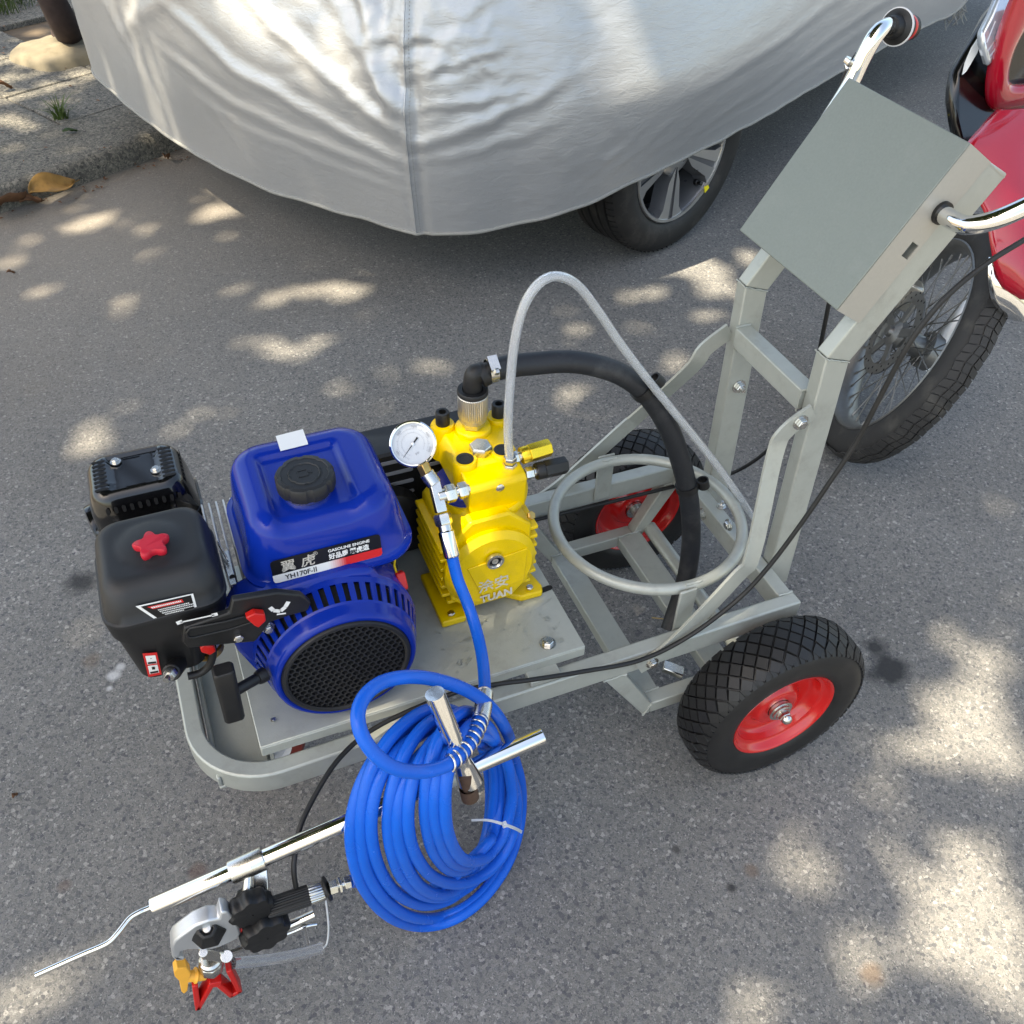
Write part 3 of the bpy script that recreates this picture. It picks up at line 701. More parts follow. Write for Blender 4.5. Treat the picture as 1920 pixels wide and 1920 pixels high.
part('caster_plate', lambda m: (m.box(-0.872, -0.800, 0.1265, 0.4685, 0.272, 0.279), m.box(-0.872, -0.866, 0.1265, 0.4685, 0.279, 0.300), m.box(-0.803, -0.797, 0.1265, 0.4685, 0.262, 0.272)))
part('spacer_bar', lambda m: m.box(-0.415, -0.365, 0.1015, 0.4935, 0.3155, 0.3265))
part('spacer_bar', lambda m: m.box(-0.700, -0.660, 0.1265, 0.4685, 0.3155, 0.3265))
# motor plate with folded flanges
pl = MB()
pl.box(-0.806, -0.318, 0.123, 0.475, 0.3420, 0.3455)
pl.box(-0.806, -0.318, 0.1225, 0.1255, 0.3240, 0.3425)
pl.box(-0.806, -0.318, 0.4725, 0.4755, 0.3270, 0.3425)
plate = pl.build('motor_plate', F, cart, 40, 0.0022)
def bolt(name, p, n, r=0.008, h=0.006, parent=None, mat=None, washer=True, stud=False):
    m = MB(); n = V(n).normalized(); p = V(p)
    if washer: m.cyl(p, p + n*0.0018, r*1.45, 20)
    m.hexnut(p + n*0.0016, p + n*(0.0016+h), r)
    if stud: m.cyl(p + n*h, p + n*(h+0.008), r*0.5, 12)
    else: m.cyl(p + n*(h+0.0014), p + n*(h+0.0022), r*0.55, 12)
    return m.build(name, mat or M['steel'], parent or cart, 30)
bolt('plate_bolt', (-0.3694, 0.1470, 0.3460), (0,0,1), 0.0085, 0.006)
bolt('plate_bolt', (-0.78, 0.16, 0.346), (0,0,1), 0.004, 0.001, washer=False)
# water drops left on the plate
dr_ = MB(); rd = random.Random(4)
for _ in range(90):
    x = rd.uniform(-0.53, -0.33); y = rd.uniform(0.135, 0.235) if rd.random() < 0.85 else rd.uniform(0.135, 0.3)
    if rd.random() < 0.25: x = rd.uniform(-0.57, -0.50)
    r = rd.choice([0.0012, 0.0016, 0.002, 0.003, 0.0045])*rd.uniform(0.8, 1.1)
    vs = []; fs = []
    for i, (rr, zz) in enumerate(((1,0),(0.92,0.22),(0.6,0.42))):
        for k in range(10): vs.append((x+r*rr*math.cos(k*PI/5), y+r*rr*math.sin(k*PI/5), 0.3457+r*zz))
    vs.append((x, y, 0.3457+r*0.5))
    for i in range(2):
        for k in range(10): fs.append((i*10+k, i*10+(k+1) % 10, (i+1)*10+(k+1) % 10, (i+1)*10+k))
    for k in range(10): fs.append((20+k, 20+(k+1) % 10, 30))
    dr_.add(vs, fs)
o = dr_.build('water_drops', M['water'], cart, 80); o['kind'] = 'stuff'

# casters under the front
def caster(cx, cy):
    part('caster_bracket', lambda m: (m.extrude([(cx-0.022,cy-0.029,0.062),(cx+0.022,cy-0.029,0.062),(cx+0.034,cy-0.029,0.268),(cx-0.034,cy-0.029,0.268)], (0,0.003,0)), m.extrude([(cx-0.022,cy+0.026,0.062),(cx+0.022,cy+0.026,0.062),(cx+0.034,cy+0.026,0.268),(cx-0.034,cy+0.026,0.268)], (0,0.003,0)), m.box(cx-0.036, cx+0.036, cy-0.032, cy+0.032, 0.2685, 0.2715)))
    hm0 = MB(); hm0.cyl((cx-0.012,cy-0.0296,0.195),(cx-0.012,cy-0.0293,0.195),0.006,16); hm0.build('bracket_hole', M['dark'], cart, 0)
    w = MB(); w.lathe([(0.054,-0.018),(0.072,-0.019),(0.079,-0.012),(0.080,0.0),(0.079,0.012),(0.072,0.019),(0.054,0.018)], (cx, cy, 0.080), (0,1,0), 40, closed=True)
    wo = w.build('caster_wheel', M['caster_red'], cart)
    h = MB(); h.lathe([(0.010,-0.022),(0.046,-0.014),(0.054,-0.0185),(0.054,0.0185),(0.046,0.014),(0.010,0.022)], (cx, cy, 0.080), (0,1,0), 30); h.build('caster_hub', M['grey_plastic'], wo)
caster(-0.815, 0.3150)

# ring that holds the paint bucket
rg = MB(); rg.tube([(-0.126 + 0.1555*math.cos(2*PI*i/72), 0.297 + 0.1555*math.sin(2*PI*i/72), 0.388) for i in range(72)], 0.0095, 14, closed=True)
rg.build('bucket_ring', F, cart, 60)
part('ring_tab', lambda m: m.box(-0.160, -0.130, 0.1265, 0.1315, 0.290, 0.396))
part('ring_tab', lambda m: m.box(-0.134, -0.101, 0.4645, 0.4690, 0.288, 0.392))
for px_, py_ in ((-0.13, 0.1425), (-0.12, 0.4525)):
    wl = MB(); wl.tube([(px_-0.014+k*0.0035, py_-0.003+rnd.uniform(-.001,.001), 0.396+rnd.uniform(-.0006,.0006)) for k in range(9)], 0.003, 8)
    wl.build('weld_bead', F, cart, 60)

# uprights, slanted posts, control box
DX, DZ = 0.5430, 0.8397
for y0, y1 in ((0.1885, 0.2135), (0.3950, 0.4200)):
    part('upright', lambda m: m.extrude([(0.0645,y0,0.255),(0.110,y0,0.255),(0.0925,y0,0.7165),(0.0500,y0,0.7315)], (0,y1-y0,0)), bevel=0.0025)
    part('slanted_post', lambda m: m.extrude([(0.0504,y0,0.7325),(0.0929,y0,0.7175),(0.0929+DX*0.305,y0,0.7175+DZ*0.295),(0.0504+DX*0.305,y0,0.7325+DZ*0.305)], (0,y1-y0,0)), bevel=0.0025)
part('upright_crossbar', lambda m: m.box(0.046, 0.074, 0.2145, 0.3942, 0.627, 0.662))
def bx(a, b_, y): return (0.0850 + DX*a - DZ*b_, y, 0.7840 + DZ*a + DX*b_)
LB = 0.243
box = MB()
def quadbox(m, a0, a1, b0, b1, y0, y1):
    m.add([bx(a0,b0,y0),bx(a1,b0,y0),bx(a1,b0,y1),bx(a0,b0,y1),bx(a0,b1,y0),bx(a1,b1,y0),bx(a1,b1,y1),bx(a0,b1,y1)],
          [(0,3,2,1),(4,5,6,7),(0,1,5,4),(1,2,6,5),(2,3,7,6),(3,0,4,7)])
quadbox(box, 0.0, LB, 0.0535, 0.0560, 0.1850, 0.4235)
box.build('box_front_panel', M['panel'], cart, 40, 0.0012)
sd_ = MB()
# near side panel, with a square cable hole cut through it
H0, H1, G0, G1 = 0.098, 0.119, 0.006, 0.021
for a0, a1, b0, b1 in ((0.0, H0, 0.0, 0.0533), (H1, LB, 0.0, 0.0533), (H0, H1, 0.0, G0), (H0, H1, G1, 0.0533)):
    quadbox(sd_, a0, a1, b0, b1, 0.1853, 0.1875)
sd_.build('box_side_panel', M['panel_bounce_lit'], cart, 40, 0)
sd2 = MB(); quadbox(sd2, 0.0, LB, 0.0, 0.0533, 0.4210, 0.4232); sd2.build('box_side_panel', M['panel_bounce_lit'], cart, 40, 0)
en = MB(); quadbox(en, LB-0.003, LB-0.001, -0.046, 0.0530, 0.1880, 0.4205); en.build('box_end_plate', M['panel_bounce_lit'], cart, 40, 0)
# upright braces of flat bar
def flat(m, pts, t=0.005, w=0.031, nrm=(0,-1,0)):
    m.sweep(pts, [(-t/2,-w/2),(t/2,-w/2),(t/2,w/2),(-t/2,w/2)], up=(0,0,1))
def brace(far):
    pts = [(-0.235,0.0965,0.285),(-0.180,0.0965,0.318),(-0.078,0.108,0.420),(-0.052,0.116,0.452),(-0.005,0.178,0.580),(0.010,0.1850,0.618),(0.050,0.1855,0.645)]
    m = MB(); P_ = smooth_path(pts, 5)
    vs = []; fs = []
    for i, p in enumerate(P_):
        d = P_[min(i+1,len(P_)-1)] - P_[max(i-1,0)]; d.y = 0; d.normalize()
        u = V(-d.z, 0, d.x)*0.0155
        for s, yy in ((-1,-0.0025),(1,-0.0025),(1,0.0025),(-1,0.0025)):
            vs.append(p + u*s + V(0, yy, 0))
    for i in range(len(P_)-1):
        for k in range(4): fs.append((i*4+k, i*4+(k+1) % 4, (i+1)*4+(k+1) % 4, (i+1)*4+k))
    fs += [(0,1,2,3), tuple(len(vs)-4+k for k in range(4))]
    m.add(vs, fs)
    if far: m.mirror_y(0.2990)
    return m.build('brace', F, cart, 40, 0.001)
brace(False); brace(True)
bolt('brace_bolt', (0.012+0.018, 0.1828, 0.632), (0,-1,0), 0.0085, 0.007)
bolt('brace_bolt', (-0.213, 0.0940, 0.292), (0,-1,0), 0.0075, 0.006)
bolt('brace_bolt', (0.0782, 0.3945, 0.5411), (0,-1,0), 0.0085, 0.008, stud=True)
bolt('crossbar_bolt', (0.0345, 0.3596, 0.2929), (-1,0,0), 0.0075, 0.006, stud=True)
bolt('crossbar_bolt', (0.0592, 0.3446, 0.3150), (0,0,1), 0.006, 0.005, stud=True)
bolt('crossbar_bolt', (0.0345, 0.2835, 0.3333), (-1,0,0), 0.0075, 0.006)
part('foot_pedal', lambda m: m.bar((-0.1444, 0.1530, 0.1800), (-0.1156, 0.1333, 0.1700), 0.02, 0.012), M['steel'])
# handlebar: one chrome tube bent at both ends
hb = [(0.163,0.2000,0.9305),(0.163,0.155,0.9305),(0.168,0.135,0.936),(0.190,0.118,0.950),(0.235,0.108,0.972),(0.30,0.103,1.000),(0.40,0.100,1.045),(0.50,0.098,1.085)]
hb_pts = smooth_path(hb, 6)
m = MB(); m.tube(hb_pts, 0.0118, 20); m.build('handlebar_tube', M['chrome'], cart, 60)
fb = [(0.163,0.395,0.9305),(0.163,0.430,0.9305),(0.168,0.449,0.9350),(0.2020, 0.4560, 0.9891),(0.2126, 0.4570, 1.0211),(0.2225, 0.4570, 1.0484),(0.2343, 0.4610, 1.0600),(0.2544, 0.4720, 1.0615),(0.2851, 0.4900, 1.0573)]
m = MB(); m.tube(smooth_path(fb, 6), 0.0118, 20); m.build('handlebar_tube', M['chrome'], cart, 60)
m = MB(); m.cyl((0.163,0.19,0.9305),(0.163,0.42,0.9305),0.0118,20); m.build('handlebar_bar', M['chrome'], cart, 60)
m = MB(); m.lathe([(0.0150,-0.004),(0.0150,0.004)], (0.163,0.1845,0.9305), (0,1,0), 24); m.build('grommet', M['black'], cart, 40)
# grip with ringed flange at the far handle
G_ = V((0.2749, 0.4800, 1.0581)); GD = (V((0.3358, 0.5000, 1.0459)) - G_).normalized()
m = MB(); m.lathe([(0.013,-0.006),(0.015,0.0),(0.016,0.006),(0.020,0.009),(0.0245,0.010),(0.0245,0.013),(0.0175,0.015),(0.0170,0.050),(0.014,0.053)], G_, GD, 28)
grip = m.build('grip', M['rubber'], cart, 40)
m = MB(); m.lathe([(0.0240,0.0096),(0.0256,0.0102),(0.0256,0.0128),(0.0240,0.0134)], G_, GD, 32, closed=True); m.build('grip_ring', M['grey_plastic'], grip, 60)
m = MB(); m.lathe([(0.0172,0.034),(0.0175,0.035),(0.0175,0.040),(0.0172,0.041)], G_, GD, 28, closed=True); m.build('red_band', M['red'], grip, 60)
# brake lever clamp on the far handle
m = MB(); m.tube([(0.2013, 0.4700, 0.9589), (0.2023, 0.4720, 0.9845), (0.2050, 0.4700, 1.0120), (0.2110, 0.4650, 1.0331)], 0.0035, 8); m.build('brake_lever', M['black'], cart, 60)
m = MB(); m.hexnut((0.1995, 0.4680, 1.0190), (0.2020, 0.4660, 1.0265), 0.008); m.hexnut((0.1991, 0.4700, 1.0134), (0.2042, 0.4680, 1.0156), 0.006); m.build('lever_screw', M['steel'], cart, 40)
# lettering-free square hole shows the dark inside of the box

# weld beads where the tubes meet
def weld(pts, r=0.0022):
    P_ = []
    for a, b_ in zip(pts, pts[1:]):
        a, b_ = V(a), V(b_); n_ = max(2, int((b_-a).length/0.0035))
        P_ += [a.lerp(b_, k/n_) + V(rnd.uniform(-1,1), rnd.uniform(-1,1), rnd.uniform(-1,1))*0.0007 for k in range(n_)]
    P_.append(V(pts[-1]))
    m = MB(); m.tube(P_, [r*rnd.uniform(0.7, 1.25) for _ in P_], 6); m.build('weld_bead', F, cart, 70)
weld([(0.034,0.1245,0.316),(0.061,0.1245,0.316)]); weld([(0.034,0.4705,0.316),(0.061,0.4705,0.316)])
weld([(-0.212,0.1255,0.1655),(-0.166,0.1255,0.1655)]); weld([(-0.212,0.4695,0.1655),(-0.166,0.4695,0.1655)])
weld([(-0.068,0.1255,0.1675),(-0.020,0.1255,0.1675)]); weld([(-0.068,0.4695,0.1675),(-0.020,0.4695,0.1675)])
for ya, yb in ((0.0995,0.1255),(0.4695,0.4955)):
    weld([(-0.2925,ya,0.2740),(-0.2525,ya,0.2740)]); weld([(-0.1925,ya,0.1660),(-0.2065,ya,0.1390)]); weld([(-0.1925,ya,0.1655),(-0.1925,yb,0.1655)])
for ya, yb in ((0.1880,0.2140),(0.3945,0.4205)):
    weld([(0.0500,ya,0.7320),(0.0927,ya,0.7170)], 0.0013); weld([(0.0495,ya,0.7320),(0.0495,yb,0.7320)], 0.0013)
weld([(0.046,0.2145,0.6625),(0.074,0.2145,0.6625)]); weld([(0.046,0.3940,0.6625),(0.074,0.3940,0.6625)]); weld([(0.0455,0.2140,0.627),(0.0455,0.2140,0.662)], 0.0015)
weld([(-0.160,0.1262,0.290),(-0.130,0.1262,0.290)], 0.0015)
# big wheels
def cart_wheel(far):
    c = 0.0395
    e = bpy.data.objects.new('wheel', None); COL.objects.link(e)
    e.location = (0, 0.0395, 0.165); attach(e, cart)
    bpy.context.view_layer.update()
    ty = MB()
    ty.lathe([(0.0925,0.004),(0.096,-0.002),(0.108,-0.0065),(0.126,-0.0085),(0.140,-0.006),(0.1495,-0.001),(0.155,0.007),(0.158,0.022),(0.159,0.0395),(0.158,0.057),(0.155,0.072),(0.1495,0.080),(0.140,0.085),(0.126,0.0875),(0.108,0.0855),(0.096,0.081),(0.0925,0.075)], (0,0,0.165), (0,1,0), 72, cap=False, closed=True)
    tyre = ty.build('tyre', M['rubber'], e, 50)
    # diamond lugs
    lg = MB(); NC = 38
    def crown(y):      # tyre radius at y
        t = abs(y-0.0395)/0.0395
        return 0.1592 - 0.0035*t**2 - 0.0070*max(0, t-0.6)**1.5*4
    rows = [0.0035, 0.0180, 0.0325, 0.0470, 0.0615, 0.0755]
    for ri, yc in enumerate(rows):
        for k in range(NC):
            a0 = 2*PI*(k + 0.5*(ri % 2))/NC
            da = 2*PI/NC*0.462; dy = 0.0133
            if ri in (0, len(rows)-1): dy = 0.0118
            q = []
            for (fa, fy) in ((-1,0),(0,-1),(1,0),(0,1)):
                q.append((a0+fa*da, yc+fy*dy))
            vs = []
            for lift, sh in ((-0.002,1.0),(0.0050,0.9)):
                for a, y in q:
                    aa = a0+(a-a0)*sh; yy = yc+(y-yc)*sh
                    yy = min(max(yy, -0.0040), 0.0830)
                    r = crown(yy)+lift
                    vs.append((r*math.sin(aa), yy, 0.165+r*math.cos(aa)))
            lg.add(vs, [(4,5,6,7),(0,1,5,4),(1,2,6,5),(2,3,7,6),(3,0,4,7)])
    # short shoulder blocks
    for side in (-1, 1):
        for k in range(NC*2):
            a0 = 2*PI*(k+0.5)/(NC*2); da = PI/NC/2*0.62; vs = []
            for lift in (0.0, 0.0028):
                for fa, r, y in ((-1,0.155,0.006),(1,0.155,0.006),(1,0.1455,-0.0035),(-1,0.1455,-0.0035)):
                    yy = y - lift*0.7; rr = r + lift*0.6
                    if side > 0: yy = 0.079-yy
                    vs.append((rr*math.sin(a0+fa*da), yy, 0.165+rr*math.cos(a0+fa*da)))
            lg.add(vs, [(4,5,6,7),(0,1,5,4),(1,2,6,5),(2,3,7,6),(3,0,4,7)])
    o = lg.build('tread', M['rubber'], e, 30); o['kind'] = 'stuff'
    rm = MB()
    half = [(0.0950,0.0035),(0.0955,0.0000),(0.0943,-0.0020),(0.0925,-0.0015),(0.0895,0.0030),(0.0865,0.0095),(0.0835,0.0125),(0.0800,0.0135),(0.0770,0.0230),(0.0740,0.0310),(0.0690,0.0330),(0.0520,0.0325),(0.0450,0.0290),(0.0400,0.0190),(0.0350,0.0160),(0.0270,0.0155),(0.0200,0.0165)]
    rm.lathe(half, (0,0,0.165), (0,1,0), 64, cap=False)
    rm.lathe([(r, 0.079-t) for r, t in half], (0,0,0.165), (0,1,0), 64, cap=False)
    rm.build('rim', M['red_rim'], e, 50, fix=False)
    hb_ = MB()
    hb_.lathe([(0.0190,0.0800-0.012),(0.0190,0.0110),(0.0215,0.0105),(0.0215,0.0085),(0.0170,0.0080),(0.0165,0.0045),(0.0130,0.0035),(0.0125,0.0015)], (0,0,0.165), (0,1,0), 32)
    hb_.hexnut((0,0.0020,0.165),(0,-0.0060,0.165),0.0115)
    hb_.lathe([(0.0095,-0.0060),(0.0090,-0.0100),(0.0070,-0.0135),(0.0030,-0.0155),(0.0005,-0.0160)], (0,0,0.165), (0,1,0), 20)
    hb_.build('hub', M['steel'], e, 40)
    return e
w1 = cart_wheel(False)
w1_children = list(w1.children)
w2 = w1.copy(); COL.objects.link(w2); w2.parent = cart; w2.matrix_parent_inverse = w1.matrix_parent_inverse.copy()
for ch in w1_children:
    c = ch.copy(); COL.objects.link(c); c.parent = w2; c.matrix_parent_inverse = ch.matrix_parent_inverse.copy()
bpy.context.view_layer.update()
w2.matrix_world = Matrix.Translation((0, 0.5555, 0.165)) @ Matrix.Rotation(PI, 4, 'Z') @ Matrix.Rotation(0.4, 4, 'Y')

# ------------------------------------------------------------------ gasoline engine
eng = thing('gasoline_engine', (-0.67, 0.30, 0.3455), 'blue and black gasoline engine with a blue fuel tank bolted on the cart plate', 'engine')
def epart(name, fn, mat, bevel=0.0, smooth=40, parent=None, lab=None):
    mb = MB(); fn(mb); o = mb.build(name, mat, parent or eng, smooth, bevel)
    if lab: o['label'] = lab
    return o
CX, CZ, YF = -0.672, 0.4510, 0.130
AX = (0, -1, 0)
def lat(m, prof, **k): m.lathe([(r, -(y)) for r, y in prof], (CX, 0, CZ), AX, k.pop('seg', 72), **k)
# crankcase and shroud
epart('crankcase', lambda m: (m.box(-0.755, -0.565, 0.238, 0.40, 0.3462, 0.50), m.box(-0.77, -0.55, 0.245, 0.30, 0.3462, 0.362), m.box(-0.77, -0.55, 0.36, 0.40, 0.3462, 0.362)), M['black'], 0.006)
sh_poly = []
for a in range(-100, 62, 9): sh_poly.append((CX + 0.1135*math.cos(math.radians(a)), 0.186, CZ + 0.1135*math.sin(math.radians(a))))
sh_poly += [(-0.612,0.186,0.560),(-0.640,0.186,0.568),(-0.735,0.186,0.566),(-0.786,0.186,0.548),(-0.806,0.186,0.520),(-0.802,0.186,0.475),(-0.776,0.186,0.395),(-0.752,0.186,0.352)]
shroud = epart('fan_shroud', lambda m: m.extrude(sh_poly, (0, 0.056, 0)), M['blue'], 0.007, 50)
# slotted conical collar: solid bars between open slots
sl = MB(); NS = 44
def coll(r_, a, y): return (CX + r_*math.cos(a), y, CZ + r_*math.sin(a))
lat(sl, [(0.1010,0.1500),(0.1028,0.1530)], cap=False)
lat(sl, [(0.1100,0.1790),(0.1130,0.1868)], cap=False)
for k in range(NS):
    a0 = 2*PI*k/NS; a1 = a0 + 2*PI/NS*0.52
    deg = math.degrees(a0) % 360
    if 205 < deg < 345: a1 = a0 + 2*PI/NS
    n_ = 4; vs = []
    for i in range(n_+1):
        a = a0 + (a1-a0)*i/n_
        vs += [coll(0.1028,a,0.1530), coll(0.1100,a,0.1790), coll(0.1080,a,0.1800), coll(0.1008,a,0.1540)]
    fs = []
    for i in range(n_):
        for q in range(4): fs.append((i*4+q, i*4+(q+1) % 4, (i+1)*4+(q+1) % 4, (i+1)*4+q))
    fs += [(0,1,2,3), tuple(n_*4+q for q in range(4))]
    sl.add(vs, fs)
sl.build('slotted_collar', M['blue'], shroud, 40)
epart('collar_inside', lambda m: lat(m, [(0.0965,0.1520),(0.1035,0.1830)], cap=False), M['dark'], 0, 40, shroud)
epart('starter_rim', lambda m: lat(m, [(0.0868,0.1320),(0.0885,0.1295),(0.0915,0.1290),(0.0950,0.1310),(0.0975,0.1370),(0.0990,0.1440),(0.1010,0.1500),(0.0965,0.1520),(0.0868,0.1400)], closed=True, seg=96), M['blue'], 0, 60, shroud)
# honeycomb grille
gr = MB(); P = 0.0096; bw = 0.00125
R3 = math.sqrt(3)
for i in range(-12, 13):
    for j in range(-12, 13):
        x = P*(i + 0.5*(j % 2)); z = P*R3/2*j
        if math.hypot(x, z) > 0.0800: continue
        vs = []
        for rr, yy in ((P/R3, 0.1300), (P/R3-bw, 0.1296), (P/R3-bw, 0.1340)):
            for k in range(6):
                a = PI/6 + k*PI/3
                vs.append((CX + x + rr*math.cos(a), yy, CZ + z + rr*math.sin(a)))
        fs = []
        for q in range(2):
            for k in range(6): fs.append((q*6+k, q*6+(k+1) % 6, (q+1)*6+(k+1) % 6, (q+1)*6+k))
        gr.add(vs, fs)
lat(gr, [(0.0790,0.1335),(0.0790,0.1285),(0.0820,0.1265),(0.0855,0.1270),(0.0872,0.1300),(0.0872,0.1340)], closed=False, cap=False, seg=96)
gr.build('honeycomb_grille', M['black_matte'], shroud, 40, fix=False)
epart('fan_backing', lambda m: lat(m, [(0.0862,0.1400),(0.0862,0.1420),(0.001,0.1420)], cap=False), M['dark'], 0, 40, shroud)
for p in ((-0.7955, 0.1580, 0.5400), (-0.7579, 0.1700, 0.5269), (-0.5964, 0.1835, 0.5144)):
    bolt('shroud_bolt', p, (0,-1,0), 0.0062, 0.006, eng)
# recoil handle
def hnd(m):
    m.rrect([(0.4300,-0.836,-0.8140,0.1130,0.1330,0.004),(0.4330,-0.8385,-0.8125,0.1115,0.1345,0.006),(0.5220,-0.8360,-0.8090,0.1140,0.1360,0.006),(0.5250,-0.8335,-0.8115,0.1155,0.1345,0.004)])
epart('pull_handle', hnd, M['black'], 0.001, 50)
epart('rope_guide', lambda m: (m.cyl((-0.8150,0.1260,0.4760),(-0.7780,0.1430,0.4690),0.0072,20), m.lathe([(0.0088,0),(0.0098,0.004),(0.0098,0.012)], (-0.7860,0.1395,0.4705), (0.90,0.42,-0.17), 20)), M['black'], 0, 50)
# air cleaner
def acl(m):
    m.rrect([(0.5790,-0.9420,-0.7935,0.1790,0.3320,0.030),(0.5835,-0.9420,-0.7935,0.1790,0.3320,0.030),(0.5850,-0.9390,-0.7960,0.1815,0.3300,0.028),(0.6000,-0.9370,-0.7975,0.1840,0.3290,0.028),(0.6180,-0.9330,-0.8010,0.1920,0.3250,0.028),(0.6255,-0.9290,-0.8040,0.1990,0.3210,0.026),(0.6295,-0.9240,-0.8080,0.2070,0.3160,0.024)],
            cap1=True, top=lambda x, y: 0.0012 + (0.005*max(0.0, 1-((x+0.868)**2+(y-0.262)**2)/0.040**2)**0.7 if ((x+0.868)**2+(y-0.262)**2) < 0.0016 else 0), rings=12)
aclean = epart('air_cleaner_cover', acl, M['black_matte'], 0, 50)
kc = V((-0.8655, 0.2489, 0.6375))
m = MB(); m.lathe([(0.0085,-0.012),(0.0165,-0.004),(0.0172,0.000),(0.0172,0.004),(0.0155,0.0062)], kc, (0,0,1), 60, rmul=lambda k: 1.06+0.26*max(-0.75, math.cos(5*2*PI*k/60+0.3))); m.build('red_wing_knob', M['pink_red'], aclean, 50)
# warning label
ab = [(-0.8983, 0.1842, 0.6093), (-0.8327, 0.1842, 0.6057), (-0.8331, 0.1812, 0.5809), (-0.8828, 0.1812, 0.5829)]
def offy(p, d): return (p[0], p[1]-d, p[2])
def lerp(a, b_, t): return tuple(a[i]+(b_[i]-a[i])*t for i in range(3))
m = MB(); m.extrude([offy(p, 0.0006) for p in ab], (0,-0.0004,0)); wl_ = m.build('warning_label', M['white'], aclean, 0)
cc = tuple(sum(p[i] for p in ab)/4 for i in range(3))
m = MB(); m.extrude([offy(lerp(cc, p, 0.90 if i in (1,2) else 0.86), 0.0012) for i, p in enumerate(ab)], (0,-0.0002,0)); m.build('label_field', M['black_print'], wl_, 0)
def abq(u, v): return offy(lerp(lerp(ab[0], ab[1], u), lerp(ab[3], ab[2], u), v), 0.0016)
m = MB(); m.add([abq(0.15,0.16), abq(0.78,0.16), abq(0.79,0.36), abq(0.20,0.36)], [(0,1,2,3)]); m.build('label_red_bar', M['red_print'], wl_, 0)
m = MB()
for row, (v0, u0, u1) in enumerate(((0.20,0.20,0.75),(0.44,0.26,0.86),(0.55,0.26,0.93),(0.68,0.27,0.95),(0.79,0.30,0.70))):
    u = u0
    while u < u1:
        w_ = rnd.uniform(0.018, 0.03); h_ = 0.10 if row == 0 else 0.065
        m.add([abq(u,v0), abq(u+w_,v0), abq(u+w_,v0+h_), abq(u,v0+h_)], [(0,1,2,3)])
        u += w_ + 0.012
m.v = [(x, y-0.0003, z) for x, y, z in m.v]
m.build('label_lines', M['white'], wl_, 0)
# lower housing of the air cleaner with side bracket
def low(m):
    m.rrect([(0.4700,-0.9180,-0.8450,0.1900,0.310,0.020),(0.4740,-0.9240,-0.8380,0.1850,0.315,0.022),(0.5500,-0.9330,-0.8320,0.1800,0.325,0.022),(0.5560,-0.9380,-0.7990,0.1800,0.328,0.024),(0.5788,-0.9410,-0.7950,0.1800,0.330,0.026)])
epart('air_cleaner_base', low, M['black'], 0, 50)
br_pts = [(-0.8526, 0.1560, 0.5802), (-0.7982, 0.1560, 0.5848), (-0.7908, 0.1560, 0.6051), (-0.7382, 0.1560, 0.5975), (-0.7102, 0.1560, 0.5814), (-0.7005, 0.1560, 0.5624), (-0.7067, 0.1560, 0.5508), (-0.7317, 0.1560, 0.5510), (-0.7548, 0.1560, 0.5484), (-0.7681, 0.1560, 0.5314), (-0.7778, 0.1560, 0.5209), (-0.8018, 0.1560, 0.5284), (-0.8559, 0.1560, 0.5433), (-0.8595, 0.1560, 0.5562)]
br_ = epart('control_bracket', lambda m: m.extrude(br_pts, (0, 0.010, 0)), M['black'], 0.0022, 50)
epart('lever_slot', lambda m: m.extrude([(-0.8512, 0.1558, 0.5719), (-0.8463, 0.1558, 0.5777), (-0.8068, 0.1558, 0.5728), (-0.7630, 0.1558, 0.5723), (-0.7599, 0.1558, 0.5670), (-0.7617, 0.1558, 0.5597), (-0.8032, 0.1558, 0.5572), (-0.8474, 0.1558, 0.5602), (-0.8516, 0.1558, 0.5641)], (0,-0.0006,0)), M['dark'], 0, 0, br_)
epart('slot_rim', lambda m: m.tube([(-0.8511, 0.1545, 0.5733), (-0.8462, 0.1545, 0.5792), (-0.8068, 0.1545, 0.5742), (-0.7630, 0.1545, 0.5738), (-0.7599, 0.1545, 0.5685), (-0.7617, 0.1545, 0.5612), (-0.8032, 0.1545, 0.5586), (-0.8472, 0.1545, 0.5616), (-0.8515, 0.1545, 0.5655)], 0.0016, 8, closed=True), M['black'], 0, 60, br_)
epart('fuel_lever', lambda m: m.extrude([(-0.7813, 0.1545, 0.5804), (-0.7703, 0.1545, 0.5847), (-0.7585, 0.1545, 0.5778), (-0.7590, 0.1545, 0.5661), (-0.7696, 0.1545, 0.5574), (-0.7738, 0.1545, 0.5633)], (0,-0.010,0)), M['red'], 0.0015, 50)
epart('choke_lever', lambda m: m.extrude([(-0.8427, 0.1700, 0.5315), (-0.8372, 0.1700, 0.5363), (-0.8264, 0.1700, 0.5284), (-0.8256, 0.1700, 0.5186), (-0.8336, 0.1700, 0.5147), (-0.8423, 0.1700, 0.5239)], (0,-0.010,0)), M['red'], 0.0015, 50)
